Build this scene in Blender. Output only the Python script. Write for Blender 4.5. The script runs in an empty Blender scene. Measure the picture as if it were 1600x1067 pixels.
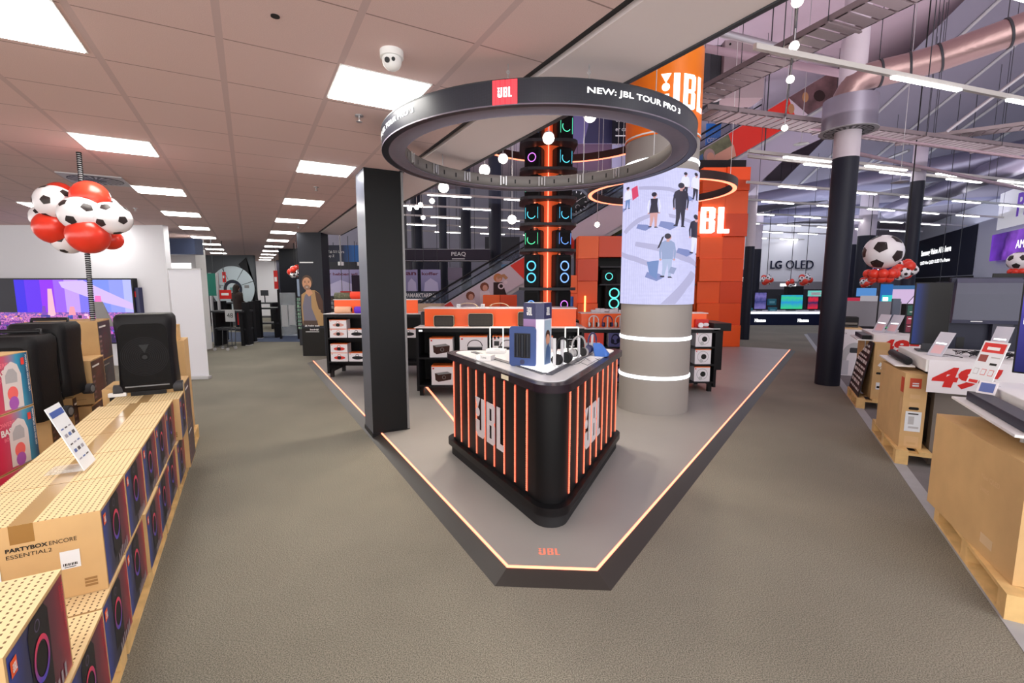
import bpy, bmesh, math, random
from mathutils import Vector, Matrix
random.seed(7)
C = bpy.context.scene.collection
# ---------------------------------------------------------------- camera
F = 725.0; CX, CY = 800.0, 533.5; H = 1.75
TH = math.atan(88.5 / F)
cam_d = bpy.data.cameras.new('camera'); cam_d.sensor_width = 36; cam_d.lens = F / 1600 * 36
cam_d.clip_start = .05; cam_d.clip_end = 200
cam = bpy.data.objects.new('camera', cam_d); C.objects.link(cam)
cam.location = (0, 0, H); cam.rotation_euler = (math.pi / 2 - TH, 0, 0)
bpy.context.scene.camera = cam
# ---------------------------------------------------------------- world, exposure
w = bpy.data.worlds.new('world'); bpy.context.scene.world = w; w.use_nodes = True
w.node_tree.nodes['Background'].inputs[0].default_value = (1, .975, .95, 1)
w.node_tree.nodes['Background'].inputs[1].default_value = 3.6
vs = bpy.context.scene.view_settings
vs.view_transform = 'Standard'; vs.look = 'None'; vs.gamma = 1; vs.exposure = 0.08; vs.use_curve_mapping = False
def area(name, loc, size, power, color=(1, 1, 1), rot=(0, 0, 0), sy=None):
    d = bpy.data.lights.new(name, 'AREA'); d.energy = power; d.color = color
    d.shape = 'RECTANGLE'; d.size = size; d.size_y = sy or size
    o = bpy.data.objects.new(name, d); C.objects.link(o); o.location = loc; o.rotation_euler = rot
    return o
for i, (ax, ay, sx_, sy_, pw) in enumerate(((6, 4, 6, 4, 75), (8, 10, 9, 6, 140), (6, 18, 14, 7, 330), (1, 15, 7, 7, 260), (16, 22, 10, 8, 240))):
    area('ceiling_fill', (ax, ay, 4.5), sx_, pw, (1, .86, .93) if i < 2 else (.84, .86, 1), (math.pi, 0, 0), sy_)  # added upward area lights brightening the high ceiling, no fittings behind them
area('back_wall_fill', (15.5, 24.6, 5.2), 7, 90, (.9, .92, 1), (math.radians(80), 0, 0), .5)  # added area light to brighten the white back wall, no lamp there
# ---------------------------------------------------------------- geometry of the place
aL = math.radians(29.43); aR = math.radians(28.89)
def LW(s, n, z=0): return Vector((-math.sin(aL) * s + math.cos(aL) * n, math.cos(aL) * s + math.sin(aL) * n, z))
def RW(s, m, z=0): return Vector((math.sin(aR) * s + math.cos(aR) * m, math.cos(aR) * s - math.sin(aR) * m, z))
def ray(px, py):
    x = (px - CX) / F; y = -(py - CY) / F
    return Vector((x, math.cos(TH) + y * math.sin(TH), -math.sin(TH) + y * math.cos(TH)))
def P(px, py, z=0):
    r = ray(px, py); return Vector((0, 0, H)) + r * ((z - H) / r.z)
def D(px, py, Y):
    r = ray(px, py); return Vector((0, 0, H)) + r * (Y / r.y)
# ---------------------------------------------------------------- materials
_M = {}
def mat(name, col=(.5, .5, .5), rough=.6, metal=0, emit=0, ecol=None, alpha=1, trans=0, bump=0, bscale=200, vary=0, vscale=8):
    if name in _M: return _M[name]
    m = bpy.data.materials.new(name); m.use_nodes = True; nt = m.node_tree; b = nt.nodes['Principled BSDF']
    b.inputs['Base Color'].default_value = (*col, 1); b.inputs['Roughness'].default_value = rough
    b.inputs['Metallic'].default_value = metal
    if max(col) < .06 and not metal: b.inputs['Specular IOR Level'].default_value = .22
    if emit:
        b.inputs['Emission Color'].default_value = (*(ecol or col), 1); b.inputs['Emission Strength'].default_value = emit
    if alpha < 1: b.inputs['Alpha'].default_value = alpha
    if trans: b.inputs['Transmission Weight'].default_value = trans
    tc = None
    if bump or vary: tc = nt.nodes.new('ShaderNodeTexCoord')
    if vary:
        n = nt.nodes.new('ShaderNodeTexNoise'); n.inputs['Scale'].default_value = vscale; n.inputs['Detail'].default_value = 5
        r = nt.nodes.new('ShaderNodeValToRGB')
        r.color_ramp.elements[0].position = .3; r.color_ramp.elements[1].position = .7
        r.color_ramp.elements[0].color = (*[c * (1 - vary) for c in col], 1); r.color_ramp.elements[1].color = (*[min(1, c * (1 + vary)) for c in col], 1)
        nt.links.new(tc.outputs['Object'], n.inputs['Vector']); nt.links.new(n.outputs['Fac'], r.inputs['Fac'])
        nt.links.new(r.outputs['Color'], b.inputs['Base Color'])
    if bump:
        n = nt.nodes.new('ShaderNodeTexNoise'); n.inputs['Scale'].default_value = bscale
        bp = nt.nodes.new('ShaderNodeBump'); bp.inputs['Strength'].default_value = bump; bp.inputs['Distance'].default_value = .01
        nt.links.new(tc.outputs['Object'], n.inputs['Vector']); nt.links.new(n.outputs['Fac'], bp.inputs['Height'])
        nt.links.new(bp.outputs['Normal'], b.inputs['Normal'])
    _M[name] = m; return m
def S(r, g, b):      # photo sRGB (0-255) -> linear
    return tuple(((c / 255 + .055) / 1.055) ** 2.4 if c > 10 else c / 255 / 12.92 for c in (r, g, b))
def gmat(name, axis, a, bb, stops, rough=.4, emit=0, noise=0, nscale=6):
    """colour ramp along one object axis between coordinates a and bb, optional swirls"""
    if name in _M: return _M[name]
    m = bpy.data.materials.new(name); m.use_nodes = True; nt = m.node_tree; b = nt.nodes['Principled BSDF']
    b.inputs['Roughness'].default_value = rough
    tc = nt.nodes.new('ShaderNodeTexCoord'); sp = nt.nodes.new('ShaderNodeSeparateXYZ'); nt.links.new(tc.outputs['Object'], sp.inputs[0])
    mr = nt.nodes.new('ShaderNodeMapRange'); mr.inputs['From Min'].default_value = a; mr.inputs['From Max'].default_value = bb
    nt.links.new(sp.outputs['XYZ'.index(axis)], mr.inputs['Value']); out = mr.outputs[0]
    if noise:
        n = nt.nodes.new('ShaderNodeTexNoise'); n.inputs['Scale'].default_value = nscale; n.inputs['Detail'].default_value = 3
        nt.links.new(tc.outputs['Object'], n.inputs['Vector'])
        ma = nt.nodes.new('ShaderNodeMath'); ma.operation = 'MULTIPLY_ADD'; ma.inputs[1].default_value = noise; nt.links.new(n.outputs['Fac'], ma.inputs[0])
        sb = nt.nodes.new('ShaderNodeMath'); sb.operation = 'SUBTRACT'; sb.inputs[1].default_value = noise / 2
        nt.links.new(out, sb.inputs[0]); nt.links.new(sb.outputs[0], ma.inputs[2]); out = ma.outputs[0]
    r = nt.nodes.new('ShaderNodeValToRGB'); cr = r.color_ramp
    while len(cr.elements) < len(stops): cr.elements.new(.5)
    for e, (p, c) in zip(cr.elements, stops): e.position = p
    for e, (p, c) in zip(cr.elements, stops): e.color = (*c, 1)
    nt.links.new(out, r.inputs['Fac'])
    if emit:
        b.inputs['Specular IOR Level'].default_value = .15
        nt.links.new(r.outputs['Color'], b.inputs['Emission Color']); b.inputs['Emission Strength'].default_value = emit
        b.inputs['Base Color'].default_value = (.02, .02, .02, 1)
    else: nt.links.new(r.outputs['Color'], b.inputs['Base Color'])
    _M[name] = m; return m
def math_n(nt, op, a, b=None, c=None):
    n = nt.nodes.new('ShaderNodeMath'); n.operation = op
    for i, v in enumerate((a, b, c)):
        if v is None: continue
        if isinstance(v, (int, float)): n.inputs[i].default_value = v
        else: nt.links.new(v, n.inputs[i])
    return n.outputs[0]
def gridmat(name, base, line, px_, py_, wx, wy, rough=.8, line2=None, noise=.1, nscale=300, axes='XY', round_dots=False):
    """base colour with lines (or dots) repeating px_ along the first axis and py_ along the second"""
    if name in _M: return _M[name]
    m = bpy.data.materials.new(name); m.use_nodes = True; nt = m.node_tree; b = nt.nodes['Principled BSDF']; b.inputs['Roughness'].default_value = rough
    tc = nt.nodes.new('ShaderNodeTexCoord'); sp = nt.nodes.new('ShaderNodeSeparateXYZ'); nt.links.new(tc.outputs['Object'], sp.inputs[0])
    X = sp.outputs['XYZ'.index(axes[0])]; Y = sp.outputs['XYZ'.index(axes[1])]
    fx = math_n(nt, 'FRACT', math_n(nt, 'DIVIDE', X, px_)); fy = math_n(nt, 'FRACT', math_n(nt, 'DIVIDE', Y, py_))
    lx = math_n(nt, 'LESS_THAN', fx, wx / px_); ly = math_n(nt, 'LESS_THAN', fy, wy / py_)
    n = nt.nodes.new('ShaderNodeTexNoise'); n.inputs['Scale'].default_value = nscale; n.inputs['Detail'].default_value = 4
    nt.links.new(tc.outputs['Object'], n.inputs['Vector'])
    r = nt.nodes.new('ShaderNodeValToRGB'); r.color_ramp.elements[0].position = .3; r.color_ramp.elements[1].position = .7
    r.color_ramp.elements[0].color = (*[c * (1 - noise) for c in base], 1); r.color_ramp.elements[1].color = (*[c * (1 + noise) for c in base], 1)
    nt.links.new(n.outputs['Fac'], r.inputs['Fac'])
    def mix(fac, a, col):
        x = nt.nodes.new('ShaderNodeMix'); x.data_type = 'RGBA'
        nt.links.new(fac, x.inputs['Factor']); nt.links.new(a, x.inputs['A']); x.inputs['B'].default_value = (*col, 1)
        return x.outputs['Result']
    if round_dots: col = mix(math_n(nt, 'MULTIPLY', lx, ly), r.outputs['Color'], line)
    else: col = mix(lx, mix(ly, r.outputs['Color'], line2 or line), line)
    nt.links.new(col, b.inputs['Base Color']); _M[name] = m; return m
# ---------------------------------------------------------------- mesh builder
_T = {}
def text_mesh(s, bold=0, ext=0):
    k = (s, bold, ext)
    if k in _T: return _T[k]
    cu = bpy.data.curves.new('txt', 'FONT'); cu.body = s; cu.offset = bold; cu.extrude = ext; cu.resolution_u = 3
    o = bpy.data.objects.new('txt', cu); C.objects.link(o)
    dg = bpy.context.evaluated_depsgraph_get(); dg.update()
    me = bpy.data.meshes.new_from_object(o.evaluated_get(dg))
    vs_ = [tuple(v.co) for v in me.vertices]; fs = [tuple(p.vertices) for p in me.polygons]
    bpy.data.objects.remove(o); bpy.data.curves.remove(cu); bpy.data.meshes.remove(me)
    _T[k] = (vs_, fs); return _T[k]
def rrect(w_, d_, r, n=5, cx=0, cy=0):
    pts = []
    for (sx, sy, a0) in ((1, 1, 0), (-1, 1, 90), (-1, -1, 180), (1, -1, 270)):
        for i in range(n + 1):
            a = math.radians(a0 + 90 * i / n)
            pts.append((cx + sx * (w_ / 2 - r) + r * math.cos(a), cy + sy * (d_ / 2 - r) + r * math.sin(a)))
    return pts
def fillet(poly, r, n=8):
    out = []
    N = len(poly)
    for i in range(N):
        p = Vector(poly[i]).to_2d(); a = Vector(poly[i - 1]).to_2d(); b = Vector(poly[(i + 1) % N]).to_2d()
        u = (a - p).normalized(); v = (b - p).normalized(); ang = math.acos(max(-1, min(1, u.dot(v)))); t = r / math.tan(ang / 2)
        c = p + (u + v).normalized() * (r / math.sin(ang / 2)); s = p + u * t; e = p + v * t
        a0 = math.atan2((s - c).y, (s - c).x); a1 = math.atan2((e - c).y, (e - c).x); d = (a1 - a0 + math.pi) % (2 * math.pi) - math.pi
        for k in range(n + 1):
            q = a0 + d * k / n; out.append((c.x + r * math.cos(q), c.y + r * math.sin(q)))
    return out
def inset_poly(poly, d):      # positive shrinks a counter-clockwise polygon
    out = []; N = len(poly)
    for i in range(N):
        p = Vector(poly[i]).to_2d(); a = Vector(poly[i - 1]).to_2d(); b = Vector(poly[(i + 1) % N]).to_2d()
        e1 = (p - a).normalized(); e2 = (b - p).normalized(); n1 = Vector((-e1.y, e1.x)); n2 = Vector((-e2.y, e2.x))
        k = 1 + n1.dot(n2); q = p + (n1 + n2) * (d / k); out.append((q.x, q.y))
    return out
class MB:
    def __init__(s): s.v = []; s.f = []; s.m = []; s.s = []; s.mats = []
    def add(s, vs_, fs, m, smooth=False):
        if m not in s.mats: s.mats.append(m)
        i = s.mats.index(m); o = len(s.v); s.v += [tuple(v) for v in vs_]
        for f in fs: s.f.append(tuple(k + o for k in f)); s.m.append(i); s.s.append(smooth)
        return s
    def box(s, a, b, m, top=None, px=None, ny=None, nx=None):
        x0, y0, z0 = a; x1, y1, z1 = b
        if x0 > x1: x0, x1 = x1, x0
        if y0 > y1: y0, y1 = y1, y0
        if z0 > z1: z0, z1 = z1, z0
        v = [(x0, y0, z0), (x1, y0, z0), (x1, y1, z0), (x0, y1, z0), (x0, y0, z1), (x1, y0, z1), (x1, y1, z1), (x0, y1, z1)]
        f = [((0, 3, 2, 1), m), ((4, 5, 6, 7), top or m), ((0, 1, 5, 4), ny or m), ((1, 2, 6, 5), px or m), ((2, 3, 7, 6), m), ((3, 0, 4, 7), nx or m)]
        for fc, mm in f: s.add([v[k] for k in fc], [(0, 1, 2, 3)], mm)
        return s
    def cb(s, c, d, m, **k): return s.box([c[i] - d[i] / 2 for i in range(3)], [c[i] + d[i] / 2 for i in range(3)], m, **k)
    def solid(s, poly, z0, z1, m, top=None, smooth=False):
        n = len(poly); s.add([(x, y, z1) for x, y in poly], [tuple(range(n))], top or m)
        s.add([(x, y, z0) for x, y in poly], [tuple(range(n))[::-1]], m)
        v = [(x, y, z0) for x, y in poly] + [(x, y, z1) for x, y in poly]
        return s.add(v, [(i, (i + 1) % n, n + (i + 1) % n, n + i) for i in range(n)], m, smooth)
    def loft(s, rings, m, smooth=True, caps=True):
        n = len(rings[0]); v = [p for r in rings for p in r]
        f = [(j * n + i, j * n + (i + 1) % n, (j + 1) * n + (i + 1) % n, (j + 1) * n + i) for j in range(len(rings) - 1) for i in range(n)]
        s.add(v, f, m, smooth)
        if caps:
            s.add(rings[0], [tuple(range(n))[::-1]], m); s.add(rings[-1], [tuple(range(n))], m)
        return s
    def cyl(s, p0, p1, r, m, r1=None, n=16, caps=True):
        p0 = Vector(p0); p1 = Vector(p1); r1 = r if r1 is None else r1; d = (p1 - p0).normalized()
        u = d.orthogonal().normalized(); w_ = d.cross(u)
        R0 = [p0 + (u * math.cos(a) + w_ * math.sin(a)) * r for a in [2 * math.pi * i / n for i in range(n)]]
        R1 = [p1 + (u * math.cos(a) + w_ * math.sin(a)) * r1 for a in [2 * math.pi * i / n for i in range(n)]]
        return s.loft([R0, R1], m, True, caps)
    def path(s, pts, r, m, n=6):
        pts = [Vector(p) for p in pts]; rings = []; u = None
        for i, p in enumerate(pts):
            d = (pts[min(i + 1, len(pts) - 1)] - pts[max(i - 1, 0)]).normalized()
            if u is None: u = d.orthogonal().normalized()
            u = (u - d * u.dot(d)).normalized(); w_ = d.cross(u)
            rr = r[i] if isinstance(r, (list, tuple)) else r
            rings.append([p + (u * math.cos(2 * math.pi * k / n) + w_ * math.sin(2 * math.pi * k / n)) * rr for k in range(n)])
        return s.loft(rings, m)
    def lathe(s, prof, m, n=32, c=(0, 0), caps=False):
        rings = [[(c[0] + r * math.cos(2 * math.pi * k / n), c[1] + r * math.sin(2 * math.pi * k / n), z) for k in range(n)] for r, z in prof]
        return s.loft(rings, m, True, caps)
    def ball(s, c, r, m, n=16, k=10):
        r = r if isinstance(r, (tuple, list)) else (r, r, r); v = []; f = []
        for j in range(k + 1):
            ph = math.pi * j / k
            for i in range(n):
                a = 2 * math.pi * i / n; v.append((c[0] + r[0] * math.sin(ph) * math.cos(a), c[1] + r[1] * math.sin(ph) * math.sin(a), c[2] + r[2] * math.cos(ph)))
        for j in range(k):
            for i in range(n): f.append((j * n + i, (j + 1) * n + i, (j + 1) * n + (i + 1) % n, j * n + (i + 1) % n))
        return s.add(v, f, m, True)
    def torus(s, c, R, r, m, axis='Z', n=32, k=8, a0=0, a1=360):
        pts = []
        full = a1 - a0 >= 360
        rings = []
        for i in range(n + 1):
            a = math.radians(a0 + (a1 - a0) * i / n); ring = []
            for j in range(k):
                b = 2 * math.pi * j / k; q = (R + r * math.cos(b)); x, y, z = q * math.cos(a), q * math.sin(a), r * math.sin(b)
                if axis == 'Y': x, y, z = x, z, y
                if axis == 'X': x, y, z = z, x, y
                ring.append((c[0] + x, c[1] + y, c[2] + z))
            rings.append(ring)
        return s.loft(rings, m, True, not full)
    # ---- flat print on a frame F=(origin,u,v)
    def fp(s, Fr, pts, m, off=.0015, depth=0):
        o, u, v = [Vector(q) for q in Fr]; n = u.cross(v).normalized()
        A = [o + u * x + v * y + n * (off + depth) for x, y in pts]; N = len(A)
        s.add(A, [tuple(range(N))], m)
        if depth:
            B = [a - n * depth for a in A]; s.add(A + B, [(i, N + i, N + (i + 1) % N, (i + 1) % N) for i in range(N)], m)
        return s
    def fr(s, Fr, x0, y0, x1, y1, m, off=.0015, depth=0): return s.fp(Fr, [(x0, y0), (x1, y0), (x1, y1), (x0, y1)], m, off, depth)
    def fc(s, Fr, cx, cy, r, m, off=.0015, ri=0, n=24, a0=0, a1=360, ry=None, depth=0):
        o, u, v = [Vector(q) for q in Fr]; nn = u.cross(v).normalized(); ry = ry or r; q = ry / r
        if not ri:
            return s.fp(Fr, [(cx + r * math.cos(2 * math.pi * i / n), cy + ry * math.sin(2 * math.pi * i / n)) for i in range(n)], m, off, depth)
        A = []; f = []
        for i in range(n + 1):
            a = math.radians(a0 + (a1 - a0) * i / n)
            for R_ in (r, ri): A.append(o + u * (cx + R_ * math.cos(a)) + v * (cy + q * R_ * math.sin(a)) + nn * off)
        for i in range(n): f.append((2 * i, 2 * i + 2, 2 * i + 3, 2 * i + 1))
        return s.add(A, f, m)
    def text(s, Fr, t, x, y, h, m, off=.002, width=None, bold=0, al='l', depth=0, skew=0):
        vs_, fs = text_mesh(t, bold, 0.05 if depth else 0)
        if not vs_: return s
        x0 = min(v[0] for v in vs_); x1 = max(v[0] for v in vs_); y0 = min(v[1] for v in vs_); y1 = max(v[1] for v in vs_)
        sy = h / (y1 - y0); sx = (width / (x1 - x0)) if width else sy; W_ = (x1 - x0) * sx
        dx = {'l': 0, 'c': -W_ / 2, 'r': -W_}[al]; o, u, v = [Vector(q) for q in Fr]; n = u.cross(v).normalized()
        out = []
        for p in vs_:
            yy = (p[1] - y0) * sy; xx = (p[0] - x0) * sx + dx + yy * skew
            zz = off + ((p[2] + .05) / .1 * depth if depth else 0)
            out.append(o + u * (x + xx) + v * (y + yy) + n * zz)
        return s.add(out, fs, m)
    def logo(s, Fr, x, y, w_, h, m, off=.002, depth=0):
        def q(pts): s.fp(Fr, [(x + a * w_, y + b * h) for a, b in pts], m, off, depth)
        q([(0, 1), (.095, .73), (.19, 1)])
        s.fc(Fr, x + .095 * w_, y + .62 * h, .075 * w_, m, off, n=14, depth=depth, ry=.075 * w_ if h < w_ * 1.2 else .06 * h)
        q([(.24, 1), (.24, .18), (.16, .18), (.16, .42), (.02, .42), (.02, .12), (.1, 0), (.3, 0), (.36, .1), (.36, 1)])
        q([(.44, 0), (.54, 0), (.54, 1), (.44, 1)])
        q([(.54, .87), (.62, .87), (.62, .57), (.54, .57), (.54, .46), (.62, .46), (.62, .13), (.54, .13), (.54, 0), (.68, 0), (.73, .06), (.73, .46), (.69, .52), (.73, .58), (.73, .94), (.68, 1), (.54, 1)])
        q([(.80, 0), (1.03, 0), (1.03, .15), (.91, .15), (.91, 1), (.80, 1)])
        return s
    def wrap(s, cx, cy, R_, th0, dx=.05, inside=False):
        """bend what was built in the XZ plane (x along the arc, y outward) round a vertical cylinder"""
        bm = bmesh.new(); vs_ = [bm.verts.new(v) for v in s.v]
        for f, mi, sm in zip(s.f, s.m, s.s):
            try: fc = bm.faces.new([vs_[k] for k in f]); fc.material_index = mi; fc.smooth = sm
            except ValueError: pass
        xs = [v[0] for v in s.v]; x = min(xs) + dx
        while x < max(xs):
            bmesh.ops.bisect_plane(bm, geom=bm.verts[:] + bm.edges[:] + bm.faces[:], plane_co=(x, 0, 0), plane_no=(1, 0, 0)); x += dx
        bm.verts.ensure_lookup_table(); bm.verts.index_update()
        v2 = []
        for v in bm.verts:
            a = th0 + (v.co.x / R_) * (-1 if inside else 1); r = R_ + (v.co.y if not inside else -v.co.y) * -1
            v2.append((cx + r * math.cos(a), cy + r * math.sin(a), v.co.z))
        s.v = v2; s.f = [tuple(v.index for v in f.verts) for f in bm.faces]; s.m = [f.material_index for f in bm.faces]; s.s = [f.smooth for f in bm.faces]
        bm.free(); return s
    def build(s, name, parent=None, bevel=0, loc=None, rz=None):
        me = bpy.data.meshes.new(name); me.from_pydata(s.v, [], s.f)
        for m in s.mats: me.materials.append(m)
        me.polygons.foreach_set('material_index', s.m); me.polygons.foreach_set('use_smooth', s.s); me.update()
        o = bpy.data.objects.new(name, me); C.objects.link(o)
        if parent: o.parent = parent
        if loc is not None: o.location = loc
        if rz is not None: o.rotation_euler = (0, 0, rz)
        if bevel:
            md = o.modifiers.new('bevel', 'BEVEL'); md.width = bevel; md.segments = 2; md.limit_method = 'ANGLE'
            wl = o.modifiers.new('weld', 'WELD'); wl.merge_threshold = 1e-5
            o.modifiers.move(1, 0)
        return o
def tag(o, label=None, cat=None, group=None, kind=None):
    if label: o['label'] = label
    if cat: o['category'] = cat
    if group: o['group'] = group
    if kind: o['kind'] = kind
    return o
def thing(name, label, cat, loc=(0, 0, 0), rz=0, group=None):
    o = bpy.data.objects.new(name, None); C.objects.link(o); o.empty_display_size = .1
    o.location = loc; o.rotation_euler = (0, 0, rz); return tag(o, label, cat, group)
def struct(mb, name, **k): return tag(mb.build(name, **k), kind='structure')
def kids(o): return [c for c in bpy.data.objects if c.parent == o]
def dup(o, loc, rz=None, label=None, group=None, parent=None):
    c = o.copy(); C.objects.link(c)
    if parent is not None: c.parent = parent
    else: c.location = loc
    if rz is not None: c.rotation_euler = (0, 0, rz)
    if label: c['label'] = label
    if group: c['group'] = group
    for ch in list(o.children): dup(ch, None, parent=c)
    return c
ORD = ['first', 'second', 'third', 'fourth', 'fifth', 'sixth', 'seventh', 'eighth', 'ninth', 'tenth', 'eleventh', 'twelfth', 'thirteenth', 'fourteenth', 'fifteenth', 'sixteenth', 'seventeenth', 'eighteenth', 'nineteenth', 'twentieth']
PI = math.pi
XZ = lambda o: (o, (1, 0, 0), (0, 0, 1))         # a face looking towards -y
PX = lambda o: (o, (0, 1, 0), (0, 0, 1))         # a face looking towards +x
# common materials
white = mat('white_paint', (.78, .78, .78), .5); offwhite = mat('warm_white', (.62, .6, .57), .5)
black = mat('black_satin', (.012, .012, .014), .35); blackm = mat('black_matt', (.02, .02, .022), .7)
dgrey = mat('dark_grey', (.045, .047, .055), .5); mgrey = mat('mid_grey', (.22, .22, .23), .5); lgrey = mat('light_grey', (.48, .48, .5), .5)
steel = mat('galvanised', (.5, .5, .52), .35, .8); orange = mat('orange_panel', S(240, 92, 30), .45); redm = mat('red_print', S(205, 28, 24), .5)
card = mat('cardboard', S(200, 164, 114), .8, vary=.06, vscale=5); cardd = mat('cardboard_edge', S(150, 112, 66), .8)
wood = mat('pallet_wood', S(214, 178, 120), .75, vary=.15, vscale=9)
ledo = mat('led_orange', (1, .3, .2), .5, emit=2.6, ecol=(1, .24, .13)); ledw = mat('led_white', (1, 1, 1), .5, emit=2.5, ecol=(.9, .95, 1))
lampw = mat('lamp_panel', (1, 1, 1), .5, emit=20, ecol=(1, .97, .91)); linew = mat('linear_lamp', (1, 1, 1), .5, emit=14, ecol=(1, .98, .97))
spotw = mat('spot_lens', (1, 1, 1), .3, emit=40, ecol=(1, .9, .72))
navy = mat('navy', S(38, 40, 84), .4); txtw = mat('white_print', (.8, .8, .8), .6); txtk = mat('black_print', (.015, .015, .015), .6)
glow = mat('lit_letters', (1, 1, 1), .5, emit=1.6, ecol=(1, 1, 1)); glass = mat('clear_acrylic', (.8, .83, .87), .12, alpha=.22)
# ================================================================ LARGE STRUCTURE
carpet = mat('carpet', S(124, 120, 108), .95, vary=.14, vscale=.8, bump=.6, bscale=260)
def carpet_detail():
    nt = carpet.node_tree; b = nt.nodes['Principled BSDF']; l = [k for k in nt.links if k.to_socket == b.inputs['Base Color']][0]; src = l.from_socket
    tc = nt.nodes.new('ShaderNodeTexCoord'); n = nt.nodes.new('ShaderNodeTexNoise'); n.inputs['Scale'].default_value = 170; n.inputs['Detail'].default_value = 3
    nt.links.new(tc.outputs['Object'], n.inputs['Vector']); mr = nt.nodes.new('ShaderNodeMapRange'); mr.inputs['From Min'].default_value = .35; mr.inputs['From Max'].default_value = .65
    mr.inputs['To Min'].default_value = .5; mr.inputs['To Max'].default_value = 1.5; nt.links.new(n.outputs['Fac'], mr.inputs['Value'])
    mx = nt.nodes.new('ShaderNodeMix'); mx.data_type = 'RGBA'; mx.blend_type = 'MULTIPLY'; mx.inputs['Factor'].default_value = 1
    nt.links.new(src, mx.inputs['A']); nt.links.new(mr.outputs[0], mx.inputs['B']); nt.links.new(mx.outputs['Result'], b.inputs['Base Color'])
carpet_detail()
struct(MB().box((-26, -3, -.1), (34, 46, 0), carpet), 'floor')
# blue carpet by the tills, pale stripe along the right aisle, pale floor by the televisions
struct(MB().box((-22, P(420, 534).y, 0), (-6.2, P(420, 519).y, .004), mat('blue_carpet', S(66, 78, 104), .95, bump=.4)), 'floor_blue_carpet')
struct(MB().box((1.17, .5, 0), (1.27, 19.5, .003), mat('pale_floor_tape', S(158, 160, 164), .7, vary=.05)), 'floor_stripe', rz=-aR)
struct(MB().box((1.27, .5, 0), (9.5, 20, .002), mat('dark_floor_right', S(112, 110, 112), .9, bump=.4, vary=.08)), 'floor_right_zone', rz=-aR)
struct(MB().box((1.6, 14.6, .002), (6, 15.6, .005), mat('pale_tiles', S(190, 190, 198), .35)), 'floor_pale_strip', rz=-aR)
# left suspended ceiling
tilem = gridmat('ceiling_tiles', S(214, 186, 182), S(196, 170, 168), .5875, .5875, .035, .009, .9, line2=S(150, 125, 120), noise=.09, nscale=260)
struct(MB().box((-17, -3, 0), (1.60, 31, .15), tilem), 'ceiling', loc=LW(0, -.0725, 3.0), rz=aL)
struct(MB().box((1.53, -3, 3.03), (1.60, 31, 3.2), black), 'trim_1', rz=aL)
plaster = mat('plaster', S(226, 214, 214), .8)
struct(MB().box((1.60, -3, 3.0), (2.13, 12.6, 7.9), plaster), 'wall_bulkhead', rz=aL)
struct(MB().box((2.11, -3, 2.99), (2.14, 12.6, 3.0), dgrey), 'trim_2', rz=aL)
highm = mat('high_ceiling', S(200, 180, 192), .9, vary=.08, vscale=.5)
struct(MB().box((-26, -3, 7.9), (34, 46, 8.1), highm), 'ceiling_high')
slope = mat('roof_slope', S(140, 136, 152), .85, bump=.3, bscale=3)
sl_ = MB().add([(9.5, 10, 7.88), (34, 10, 7.88), (34, 17, 5.3), (9.5, 17, 5.3)], [(0, 1, 2, 3)], slope).box((6.5, 17, 5.3), (34, 31, 5.4), slope)
for k in range(12): sl_.cyl((10.2 + k * 1.5, 10, 7.85), (10.2 + k * 1.5, 17, 5.27), .04, lgrey, n=6)
struct(sl_, 'ceiling_slope')
# walls
wallw = mat('white_wall', S(222, 222, 228), .8)
struct(MB().box((-17, 10, 0), (-7.36, 10.15, 3.0), wallw), 'wall_left')
struct(MB().box((-26, 31, 0), (34, 31.2, 7.9), mat('back_wall_grey', S(150, 150, 165), .8)), 'wall_back')
struct(MB().box((D(1160, 400, 27).x, 27, 0), (D(1312, 400, 27).x, 27.15, 5.2), wallw), 'wall_back_right')
struct(MB().box((8, 3, 0), (8.2, 46, 7.9), mat('grey_wall_right', S(206, 208, 222), .8)), 'wall_right', rz=-aR)
struct(MB().box((D(300, 450, 20).x, 20, 0), (D(399, 450, 20).x, 20.15, 3.0), mat('slate_wall', S(74, 78, 84), .7)), 'wall_service')
struct(MB().box((D(392, 450, 25).x, 25, 0), (D(434, 450, 25).x, 25.15, 3.0), wallw), 'wall_back_left')
struct(MB().box((D(434, 450, 24).x, 24, 0), (D(700, 450, 24).x, 24.15, 3.6), mat('dark_shopfront', S(52, 52, 66), .6)), 'wall_back_centre')
# stand platform with sloping dark edge and a light line
poly_o = [(-.1, 2.52), (.57, 2.48)] + [tuple(RW(14.3, .70).to_2d())] + [(3.5, 14.6), (0, 14.2), (-3.6, 12.2)] + [tuple(LW(11.25, 1.05).to_2d())]
poly_i = inset_poly(poly_o, .115)
plat = MB(); N = len(poly_o)
platm = mat('platform_vinyl', S(147, 144, 141), .4, vary=.03, vscale=2)
plat.add([(x, y, .05) for x, y in poly_i], [tuple(range(N))], platm)
edge = mat('platform_edge', S(52, 48, 46), .35)
for i in range(N):
    j = (i + 1) % N; a, b, c, d = poly_o[i], poly_o[j], poly_i[j], poly_i[i]
    plat.add([(*a, .001), (*b, .001), (*c, .045), (*d, .045)], [(0, 1, 2, 3)], edge)
plat.logo((P(841, 867, .05), (1, -.02, 0), (0.02, 1, 0)), 0, 0, .135, .075, mat('orange_floor_print', S(255, 150, 125), .5), off=.0015)
pf = tag(plat.build('display_platform'), 'low grey platform with dark sloping edge and glowing orange outline', 'platform')
led = MB(); pl2 = inset_poly(poly_o, .13); pl3 = inset_poly(poly_o, .115)
for i in (6, 0, 1):
    j = (i + 1) % N; led.solid([pl2[i], pl3[i], pl3[j], pl2[j]], .045, .054, ledo)
tag(led.build('light_strip', pf), 'glowing orange light strip')
q0, q1 = P(676, 616, .05), P(704, 650, .05)
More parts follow.
